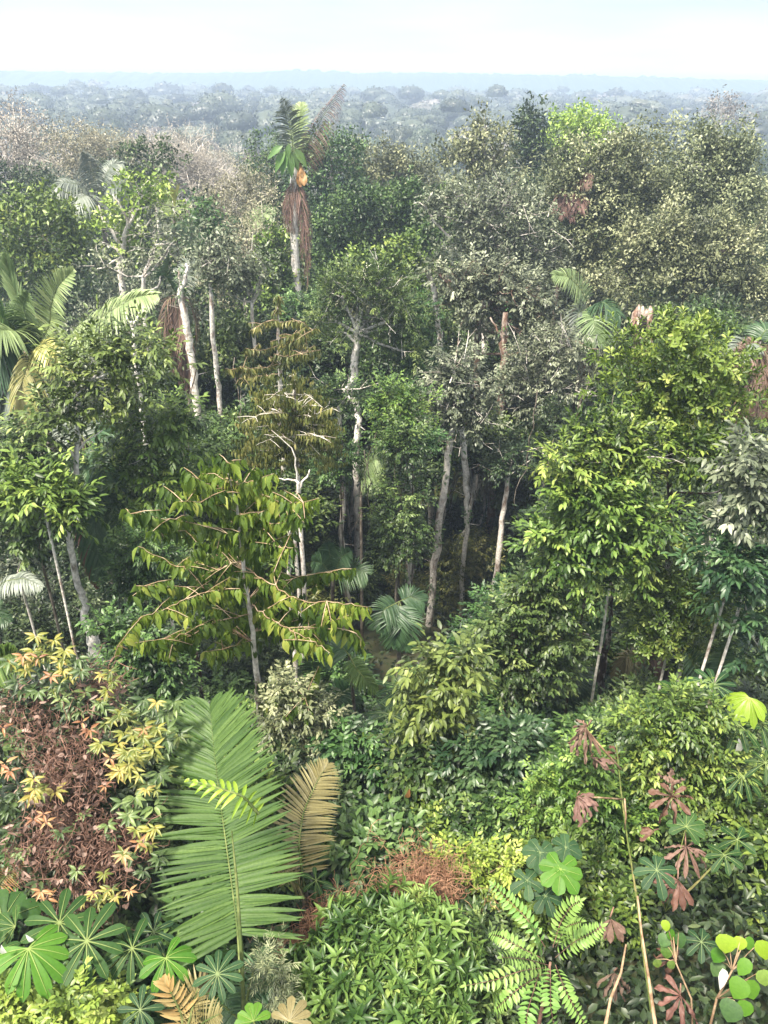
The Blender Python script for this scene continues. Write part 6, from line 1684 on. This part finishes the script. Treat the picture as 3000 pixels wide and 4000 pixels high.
# ------------------------------------------------------------------ fern like pinnate shrub (bottom right)
t = Thing('pinnate_shrub', 'light green feathery leaved shrub with paired leaflets at the bottom right', 'shrub', [at(2130, 3900, 4.3)[0], 4.3, float(gz(1, 4.3)) - .1])
Wd = MB()
core = at(2150, 3760, 4.5)
tube(Wd, [t.base, core - [0, 0, .3], core], [.025, .018, .012], 6)
M['pinna'] = leaf_mat('pinnate_leaf', [(.10, .20, .05), (.17, .31, .07), (.25, .40, .10), (.32, .46, .13)], transl=.3)
fr = []
for pts_ in [[(2130, 3700), (2060, 3590, .2), (1990, 3520, .3), (1930, 3460, .4)], [(2160, 3700), (2190, 3600, .1), (2230, 3540, .1), (2265, 3520, .1)], [(2170, 3740), (2240, 3680, -.1), (2300, 3650, -.1), (2350, 3620, -.1)],
             [(2110, 3740), (2030, 3700, .2), (1960, 3660, .3), (1920, 3650, .4)], [(2130, 3780), (2040, 3790, -.1), (1930, 3830, -.2), (1820, 3850, -.2)], [(2130, 3800), (2040, 3850, -.2), (1980, 3900, -.3), (1940, 3940, -.3)],
             [(2150, 3770), (2150, 3850, -.3), (2150, 3930, -.5), (2170, 4040, -.6)], [(2170, 3770), (2200, 3850, -.3), (2240, 3930, -.4), (2290, 4010, -.5)], [(2120, 3720), (2090, 3640, -.2), (2070, 3620, -.4)], [(2170, 3700), (2210, 3620, -.2), (2270, 3600, -.3)], [(2110, 3790), (2060, 3950, -.5), (2050, 4050, -.6)], [(2140, 3770), (2050, 3745, -.3), (1960, 3740, -.5)]]:
    Lf, R_ = MB(), MB()
    ctrl = [at(p[0], p[1], 4.5 + (p[2] if len(p) > 2 else 0)) for p in pts_]
    pinnate(Lf, R_, ctrl, 15, .105, .043, tuple(toward(core, .6, .8)), .5 + rng.normal(0, .1), 1.25)
    protect_line(pts_, 4.3, 60)
    o = t.add('frond', Lf, 'pinna')
    t.add('rachis', R_, 'twig_brown', parent=o)
t.add('stem', Wd, 'twig_brown', smooth=True)
for lb, pts_, Y, L_, mt in [('small fern like leaf in the shade under the drooping leaved tree', [(650, 2760), (665, 2700, 0), (660, 2650, 0)], 10.5, .16, 'blue'), ('bright feathery seedling tuft left of the chewed leaf column', [(1480, 2960), (1470, 2910, 0), (1490, 2880, 0)], 9.2, .16, 'bright')]:
    t = Thing('fern', lb, 'fern', [at(pts_[0][0], pts_[0][1], Y)[0], Y, float(gz(0, Y))])
    ctrl = [at(p[0], p[1], Y) for p in pts_]
    for dx in (0, -70, 75):
        Lf, R_ = MB(), MB()
        pinnate(Lf, R_, [t.base, ctrl[0]] + [at(p[0] + dx * (i + 1) / 3, p[1], Y - abs(dx) * .002) for i, p in enumerate(pts_)][1:], 13, L_, L_ * .3, (0, -.8, .6), .5)
        o = t.add('frond', Lf, mt)
        t.add('rachis', R_, 'rachis', parent=o)

# ------------------------------------------------------------------ heart leaved plant (bottom right corner)
t = Thing('heart_leaved_plant', 'plant with round heart shaped bright green leaves in the bottom right corner', 'plant', [at(2820, 4000, 4.2)[0], 4.2, float(gz(1.8, 4.2)) - .1])
Wd = MB()
b0 = at(2800, 3900, 4.3)
b1 = at(2860, 3790, 4.4)
tube(Wd, [t.base, b0, b1, at(2885, 3720, 4.5)], [.014, .012, .009, .006], 6)
b2 = at(2640, 3760, 4.6)
tube(Wd, [t.base, at(2700, 3900, 4.4), b2, at(2630, 3660, 4.7)], [.012, .010, .008, .005], 6)
cell = []
for (px, py, Y, r, lime, st) in [(2835, 3700, 4.45, 95, 1, b1), (2890, 3690, 4.5, 60, 1, b1), (2985, 3720, 4.3, 90, 1, b1), (2930, 3690, 4.5, 60, 0, b1), (2905, 3780, 4.3, 75, 0, b1), (2880, 3870, 4.2, 100, 0, b0), (2940, 3880, 4.2, 100, 0, b0), (2850, 3960, 4.0, 105, 0, b0), (2910, 3950, 4.1, 80, 0, b0), (2990, 3830, 4.2, 80, 0, b0), (2600, 3620, 4.7, 50, 1, b2), (2625, 3655, 4.7, 50, 1, b2), (2590, 3680, 4.7, 65, 0, b2), (2605, 3725, 4.65, 65, 0, b2), (2660, 3680, 4.75, 70, 0, b2), (2570, 3770, 4.6, 45, 0, b2), (2625, 3775, 4.5, 45, 0, b2), (2800, 3740, 4.6, 70, 0, b1), (2800, 3790, 4.6, 70, 0, b1)]:
    c = at(px, py, Y)
    k = mpp(px, py, Y)
    m = MB()
    d = np.array([rng.normal() * .4, -.5, -.6])
    leaves(m, c[None] - nrmz(d) * r * k * .5, d[None], toward(c, .8, .6)[None], r * k * rng.uniform(.8, 1.0), r * k * rng.uniform(.62, .8), rng.uniform(.3, .6), 'round')
    protect(px, py, r * .6, r * .6, Y)
    t.add('leaf', m, 'ceclime' if lime and rng.random() < .6 else 'cecbright' if lime else ('cecbright', 'bright', 'emerald')[rng.integers(3)])
    ce = c - nrmz(d) * r * k * .5
    tube(Wd, [st, (st + ce) / 2 + [0, 0, .03], ce], [.006, .005, .003], 4)
t.add('stem', Wd, 'stalk_tan', smooth=True)
t = Thing('dry_leaf', 'stiff cream white dry leaf standing among the heart shaped leaves', 'leaf', at(2815, 3850, 4.15))
m = MB()
k = mpp(2815, 3820, 4.15)
leaves(m, at(2812, 3868, 4.15)[None], np.array([[.03, .1, 1.0]]), np.array([[.15, -1, .3]]), 100 * k, 44 * k, .6, 'obov')
t.add('blade', m, 'white')
for lb, px, py, Y, r in [('white dead leaf scrap caught between the left star leaves', 100, 3650, 4.15, 34), ('white dead leaf scrap at the left edge beside the bright star leaf', 5, 3690, 4.0, 40), ('small white scrap under the largest star leaf', 322, 3765, 4.15, 18), ('white hanging leaf tip under the dark star leaf at the right edge', 2885, 2880, 7.5, 60)]:
    t = Thing('dry_leaf', lb, 'leaf', at(px, py, Y))
    m = MB()
    c = at(px, py, Y)
    leaves(m, c[None], np.array([[rng.normal() * .3, -.2, -1.0]]), np.array([[.2, -1, .5]]), r * 1.4 * mpp(px, py, Y), r * .6 * mpp(px, py, Y), .6, 'obov')
    t.add('blade', m, 'white')
t = Thing('dry_leaf', 'orange yellow dead leaf hanging on the dark skirt of the chewed bush', 'leaf', at(1595, 3090, 8.0))
m = MB()
leaves(m, at(1600, 3080, 7.9)[None], np.array([[-.2, -.2, -1.0]]), np.array([[.2, -1, .5]]), .2, .09, .35, 'obov')
t.add('blade', m, 'orange')

# ------------------------------------------------------------------ dry brush on the bare soil
br = MB()
for px, py, Y, r in [(1650, 3420, 6.0, 95), (1570, 3470, 5.9, 80), (1710, 3470, 5.9, 70), (1270, 3650, 5.3, 80), (1220, 3730, 5.1, 70), (1330, 3590, 5.5, 60), (1200, 3760, 5.0, 70)]:
    c = at(px, py, Y)
    protect(px, py, r, r * .7, Y)
    k = mpp(px, py, Y) * r
    cc = c + rng.normal(size=(70, 3)) * [k * .7, k * .6, k * .12] * rng.uniform(.3, 1.5, (70, 1))
    tangle(br, cc, .06, 5, 6, .065, .0036)
M['brush'] = bark_mat('dry_brush', (.20, .10, .06), (.38, .22, .14), .5, 4)
tag(br.build('dry_brush', M['brush']), kind='stuff')
for px, py, Y in [(1260, 3720, 5.1), (1210, 3750, 5.0)]:
    c = at(px, py, Y)
    t = Thing('fallen_leaf', 'flat tan fallen leaf on the dry brush left of the lance leaved shrub' if px == 1260 else 'small pale fallen leaf lowest on the dry brush', 'leaf', c)
    m = MB()
    leaves(m, c[None] + [0, -.05, .08], np.array([[.8, .1, 0]]), np.array([[0, -.5, 1.0]]), .16, .09, .7, 'obov')
    t.add('blade', m, 'orange')

tree('lime_shrub', 'glowing lime small leaved shrub along the bottom left corner', 'shrub', 3.9, SP('lime', 'spray', .10, .05, .22, 7, .1, 'leaf', .2, 6, cov=.8, bark='stalk'),
     [(60, 3900, 100, 50), (170, 3950, 110, 50), (60, 3980, 100, 50), (290, 3930, 90, 40, -.1), (260, 4000, 100, 40), (400, 3940, 60, 50), (440, 3990, 60, 40)], frac=.4)
umbrella('umbrella_leaf_plant', 'lime and olive leaf stars at the bottom edge right of the palm stem', (1040, 4080), 3.7, [(990, 3990, 3.6, 80, 5, (-80, 80), 0, 'cecbright', dict(w=.5, tint=.5)), (1130, 3990, 3.6, 100, 6, (-70, 90), 0, 'straw', dict(w=.36))], .012)
tree('ferny_shrub', 'fine narrow leaved olive shrub beside the stem of the huge frond', 'shrub', 4.3, SP('olive', 'spray', .09, .014, .22, 12, .3, 'leaf', .22, 7, cov=.9, bark='stalk'), [(1060, 3790, 60, 50), (1090, 3870, 70, 50), (1040, 3880, 60, 50)], frac=.8)

# ================================================================== THE REST OF THE FOREST: individuals that share a few meshes
protect_line([(500, 3540), (900, 3800)], 4.4, 60)
for _l in [(1470, 3540), (1600, 3580), (1710, 3640), (1380, 3640), (1300, 3760), (1200, 3830), (1440, 3790), (1650, 3740), (1480, 3960), (1640, 3970)]:
    protect(_l[0], _l[1], 90, 60, 4.6, False)
PROT_ARR = np.array([[float(v) for v in p] for p in PROT])


def shrub_proto(sp, lobes, stem=True):
    L, W = MB(), MB()
    for c, r in lobes:
        c = np.array(c, float)
        cc, dn = clumps(c, np.array(r, float), sp)
        foliage(L, cc, dn, sp)
        idx = rng.permutation(len(cc))[:max(3, len(cc) // 3)]
        mid = np.repeat([[c[0] * .4, c[1] * .4, c[2] * .5]], len(idx), 0) + rng.normal(size=(len(idx), 3)) * .05
        sticks(W, np.repeat([[0, 0, -.6]], len(idx), 0), mid, .02, .015)
        sticks(W, mid, cc[idx], .015, .006)
    return {'stems': W.mesh('stems', M[sp.bark]), 'foliage': L.mesh('foliage', M[sp.mat])}


def three(r, h):
    return [((rng.normal() * r * .3, rng.normal() * r * .3, h), (r, r, r * .8)), ((r * .9, rng.normal() * r * .3, h * .8), (r * .7, r * .7, r * .6)), ((-r * .9, rng.normal() * r * .4, h * .75), (r * .75, r * .7, r * .6)), ((0, -r * .8, h * .65), (r * .7, r * .7, r * .55))]


NEAR = [
    (shrub_proto(SP('mid', 'spray', .12, .05, .3, 8, .25, 'leaf', .26, 6, bark='twig_tan'), three(.55, .85)), 'mid green small leaved shrub filling the near thicket', 'small leaved thicket shrubs'),
    (shrub_proto(SP('bright', 'spray', .13, .06, .3, 7, .2, 'leaf', .27, 6, bark='twig_tan'), three(.55, .8)), 'light green soft leaved shrub filling the near thicket', 'light green thicket shrubs'),
    (shrub_proto(SP('emerald', 'spray', .17, .075, .3, 7, .3, 'leaf', .3, 6, bark='twig_tan'), three(.55, .8)), 'emerald broad leaved shrub filling the near thicket', 'emerald thicket shrubs'),
    (shrub_proto(SP('blue', 'whorl', .16, .065, .3, 8, .1, 'obov', .3, 5, bark='twig_tan'), three(.5, .8)), 'blue green shrub with leaves in rosettes filling the near thicket', 'blue green thicket shrubs'),
    (shrub_proto(SP('dark', 'spray', .15, .06, .3, 8, .3, 'leaf', .28, 6, bark='twig_brown'), three(.55, .8)), 'dark shaded shrub filling the near thicket', 'dark thicket shrubs'),
]


def put(i, table, name, cat, p, s, R=.9):
    if hides(np.array([p[0], p[1], p[2]]), R * s, .5 if p[1] < 15 else .8):
        return
    me, lb, gr = table[i]
    place(name, me, lb, cat, (p[0], p[1], float(gz(p[0], p[1])) - .05), (s, s, s * rng.uniform(.85, 1.15)), rng.uniform(0, 6.28), gr)


for py in np.arange(2560, 4250, 118):
    for px in np.arange(-150, 3200, 250 - (py - 2500) * .02):
        x, y = px + rng.uniform(-90, 90), py + rng.uniform(-55, 55)
        p = hit(x, y, .75)
        if p[1] < 2.2:
            continue
        if py > 3350 and 1120 < x < 1400 and py < 3800:          # the strip of dry brush stays open
            continue
        w = [.26, .2, .22, .12, .2]
        if x > 2250 and y > 3550:
            w = [.12, .04, .2, .2, .44]
        elif x < 800:
            w = [.2, .1, .2, .2, .3]
        elif x > 1900 and y > 2750:
            w = [.3, .38, .14, .08, .1]
        elif y < 2800:
            w = [.3, .06, .22, .12, .3]
        put(rng.choice(5, p=w), NEAR, 'thicket_shrub', 'shrub', p, rng.uniform(.85, 1.25) * (1 + .02 * p[1]))

MIDS = [
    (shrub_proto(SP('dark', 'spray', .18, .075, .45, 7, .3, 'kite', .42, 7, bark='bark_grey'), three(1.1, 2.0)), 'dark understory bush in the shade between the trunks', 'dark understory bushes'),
    (shrub_proto(SP('mid', 'spray', .18, .075, .45, 7, .25, 'kite', .42, 7, bark='bark_grey'), three(1.1, 2.0)), 'mid green understory bush between the trunks of the slope', 'mid green understory bushes'),
    (shrub_proto(SP('emerald', 'spray', .2, .085, .45, 7, .25, 'kite', .45, 7, bark='bark_grey'), three(1.1, 2.0)), 'emerald understory bush between the trunks of the slope', 'emerald understory bushes'),
    (shrub_proto(SP('autumn', 'spray', .17, .07, .45, 7, .3, 'kite', .42, 7, bark='bark_pale'), three(1.0, 1.9)), 'brownish understory bush between the trunks of the slope', 'brownish understory bushes'),
]
for py in np.arange(1500, 2640, 105):
    for px in np.arange(-120, 3180, 230):
        x, y = px + rng.uniform(-90, 90), py + rng.uniform(-50, 50)
        p = hit(x, y, 1.6)
        w = [.42, .26, .2, .12]
        put(rng.choice(4, p=w), MIDS, 'understory_bush', 'bush', p, rng.uniform(.8, 1.25), 1.7)


for py in np.arange(1650, 2640, 150):
    for px in np.arange(-100, 3150, 270):
        if rng.random() < .55:
            p = hit(px + rng.uniform(-100, 100), py + rng.uniform(-60, 60), 4.0)
            put(rng.choice(4, p=[.4, .3, .2, .1]), MIDS, 'understory_bush', 'bush', p, rng.uniform(1.4, 1.9), 1.7)


def tree_proto(sp, R, h, nl, tr=.11):
    L, W = MB(), MB()
    lob = dome(nl, R, h, .62)
    zz_ = np.concatenate([[-.8], np.linspace(0, h * .62, 9), [h - R * .5]])
    wig = np.cumsum(rng.normal(size=(11, 2)) * .09, 0)
    wig -= np.linspace(0, 1, 11)[:, None] * wig[-1]
    tube(W, np.column_stack([wig, zz_]), np.interp(zz_, [-.8, 0, h], [tr * 1.4, tr * 1.1, tr * .5]), 7, wob=.08)
    W2 = [(np.array(c, float), np.array(r, float)) for c, r in lob]
    cl = [clumps(c, r, sp) for c, r in W2]
    for cc, dn in cl:
        foliage(L, cc, dn, sp)
    limbs(W, np.array([0, 0, h * .6]), tr * .6, W2, [c[0] for c in cl], .25)
    return {'trunk': W.mesh('trunk', M[sp.bark], smooth=True), 'crown': L.mesh('crown', M[sp.mat])}


FT = [
    (tree_proto(SP('mid', 'scatter', .24, .11, .55, 7, .2, 'kite', .78, 7, bark='bark_pale'), 3.3, 10.5, 5), 'mid green canopy tree between the marked trees of the slope', 'mid green canopy trees'),
    (tree_proto(SP('olive', 'scatter', .23, .10, .55, 7, .3, 'kite', .78, 7, bark='bark_grey'), 3.2, 10, 5), 'olive canopy tree between the marked trees of the slope', 'olive canopy trees'),
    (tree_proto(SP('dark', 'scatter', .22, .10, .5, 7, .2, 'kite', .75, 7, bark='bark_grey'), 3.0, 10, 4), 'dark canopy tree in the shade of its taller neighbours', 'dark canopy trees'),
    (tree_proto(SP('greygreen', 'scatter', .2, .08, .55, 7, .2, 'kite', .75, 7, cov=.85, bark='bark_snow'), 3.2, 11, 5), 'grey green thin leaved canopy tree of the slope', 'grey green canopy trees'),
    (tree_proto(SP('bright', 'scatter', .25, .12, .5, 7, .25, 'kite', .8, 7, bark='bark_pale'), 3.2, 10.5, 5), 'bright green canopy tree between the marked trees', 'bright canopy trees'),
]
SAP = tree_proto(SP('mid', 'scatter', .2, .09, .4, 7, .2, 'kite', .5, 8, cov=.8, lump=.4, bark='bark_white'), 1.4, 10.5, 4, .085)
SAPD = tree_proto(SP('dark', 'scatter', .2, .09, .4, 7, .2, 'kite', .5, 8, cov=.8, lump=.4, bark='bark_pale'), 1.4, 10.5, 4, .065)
for k in range(150):
    px, Y = rng.uniform(650, 2900), rng.uniform(19.5, 30)
    p = at(px, 1700, Y)
    g = float(gz(p[0], Y))
    top = np.interp(Y, [19, 26, 34], [17.0, 18.6, 19.4]) + rng.normal(0, 1.0)
    sc = (top - g) / 10.5
    if hides(np.array([p[0], Y, g + 8.2 * sc]), 1.7, .9):
        continue
    me = (SAP, SAPD)[k % 2]
    place('slender_tree', me, ('slender pale stemmed young tree in the shaded forest wall', 'slender dark crowned young tree in the shaded forest wall')[k % 2], 'tree', (p[0], Y, g - .2), (1, 1, sc), rng.uniform(0, 6.28), ('slender pale stemmed trees', 'slender dark crowned trees')[k % 2])
Yc = 22.0
while Yc < 92:
    stp = 4.4 + Yc * .03
    w = Yc * .54 + 3
    for x in np.arange(-w, w, stp):
        xx, y2 = x + rng.uniform(-.35, .35) * stp, Yc + rng.uniform(-.35, .35) * stp
        g = float(gz(xx, y2))
        # keep below the line of the marked trees' crowns
        top = np.interp(y2, [20, 26, 35, 45, 60, 75, 92], [17.5, 18.3, 19.6, 20.2, 20.0, 18.5, 17.5]) + rng.normal(0, .7)
        sc = (top - g) / 10.6
        i = rng.choice(5, p=[.28, .2, .32, .14, .06])
        me, lb, gr = FT[i]
        sx = np.clip(sc, .65, 1.3) * rng.uniform(.85, 1.1)
        if hides(np.array([xx, y2, g + 8.4 * sc]), 3.3 * sx, .85):
            continue
        place('canopy_tree', me, lb, 'tree', (xx, y2, g - .2), (sx, sx, sc), rng.uniform(0, 6.28), gr)
    Yc += stp

# thin vines hanging in the forest wall
for k in range(16):
    px, Y = rng.uniform(700, 2500), rng.uniform(17, 26)
    py = rng.uniform(1350, 1800)
    a = at(px, py, Y)
    ln = rng.uniform(2.0, 4.5)
    b = a + np.array([rng.normal() * .5, rng.normal() * .3, -ln])
    if b[2] < float(gz(b[0], b[1])):
        b[2] = float(gz(b[0], b[1]))
    t = Thing('hanging_vine', 'thin grey vine hanging in the shaded forest wall', 'vine', b, 'hanging vines')
    m = MB()
    s_ = np.linspace(0, 1, 12)[:, None]
    pts_ = a * (1 - s_) + b * s_ + np.cumsum(rng.normal(size=(12, 3)) * [.06, .06, .0], 0)
    tube(m, pts_, np.linspace(.016, .010, 12), 5, wob=.1)
    t.add('stem', m, 'bark_grey')

HAZE = 0.0013

# ------------------------------------------------------------------ the damp air over the forest
hb = MB()
X0, X1, Y0, Y1, Z0, Z1 = -6800.0, 6800.0, -80.0, 6050.0, -2.5, 36.5
hb.add([(X0, Y0, Z0), (X1, Y0, Z0), (X1, Y1, Z0), (X0, Y1, Z0), (X0, Y0, Z1), (X1, Y0, Z1), (X1, Y1, Z1), (X0, Y1, Z1)],
       [(0, 3, 2, 1), (4, 5, 6, 7), (0, 1, 5, 4), (1, 2, 6, 5), (2, 3, 7, 6), (3, 0, 4, 7)])
hm = bpy.data.materials.new('haze')
hm.use_nodes = True
hm.node_tree.nodes.clear()
_o = hm.node_tree.nodes.new('ShaderNodeOutputMaterial')
_v = hm.node_tree.nodes.new('ShaderNodeVolumePrincipled')
_v.inputs['Color'].default_value = (.60, .73, .98, 1)
_v.inputs['Density'].default_value = HAZE
_v.inputs['Anisotropy'].default_value = 0.2
hm.node_tree.links.new(_v.outputs['Volume'], _o.inputs['Volume'])
tag(hb.build('haze', hm), kind='stuff')
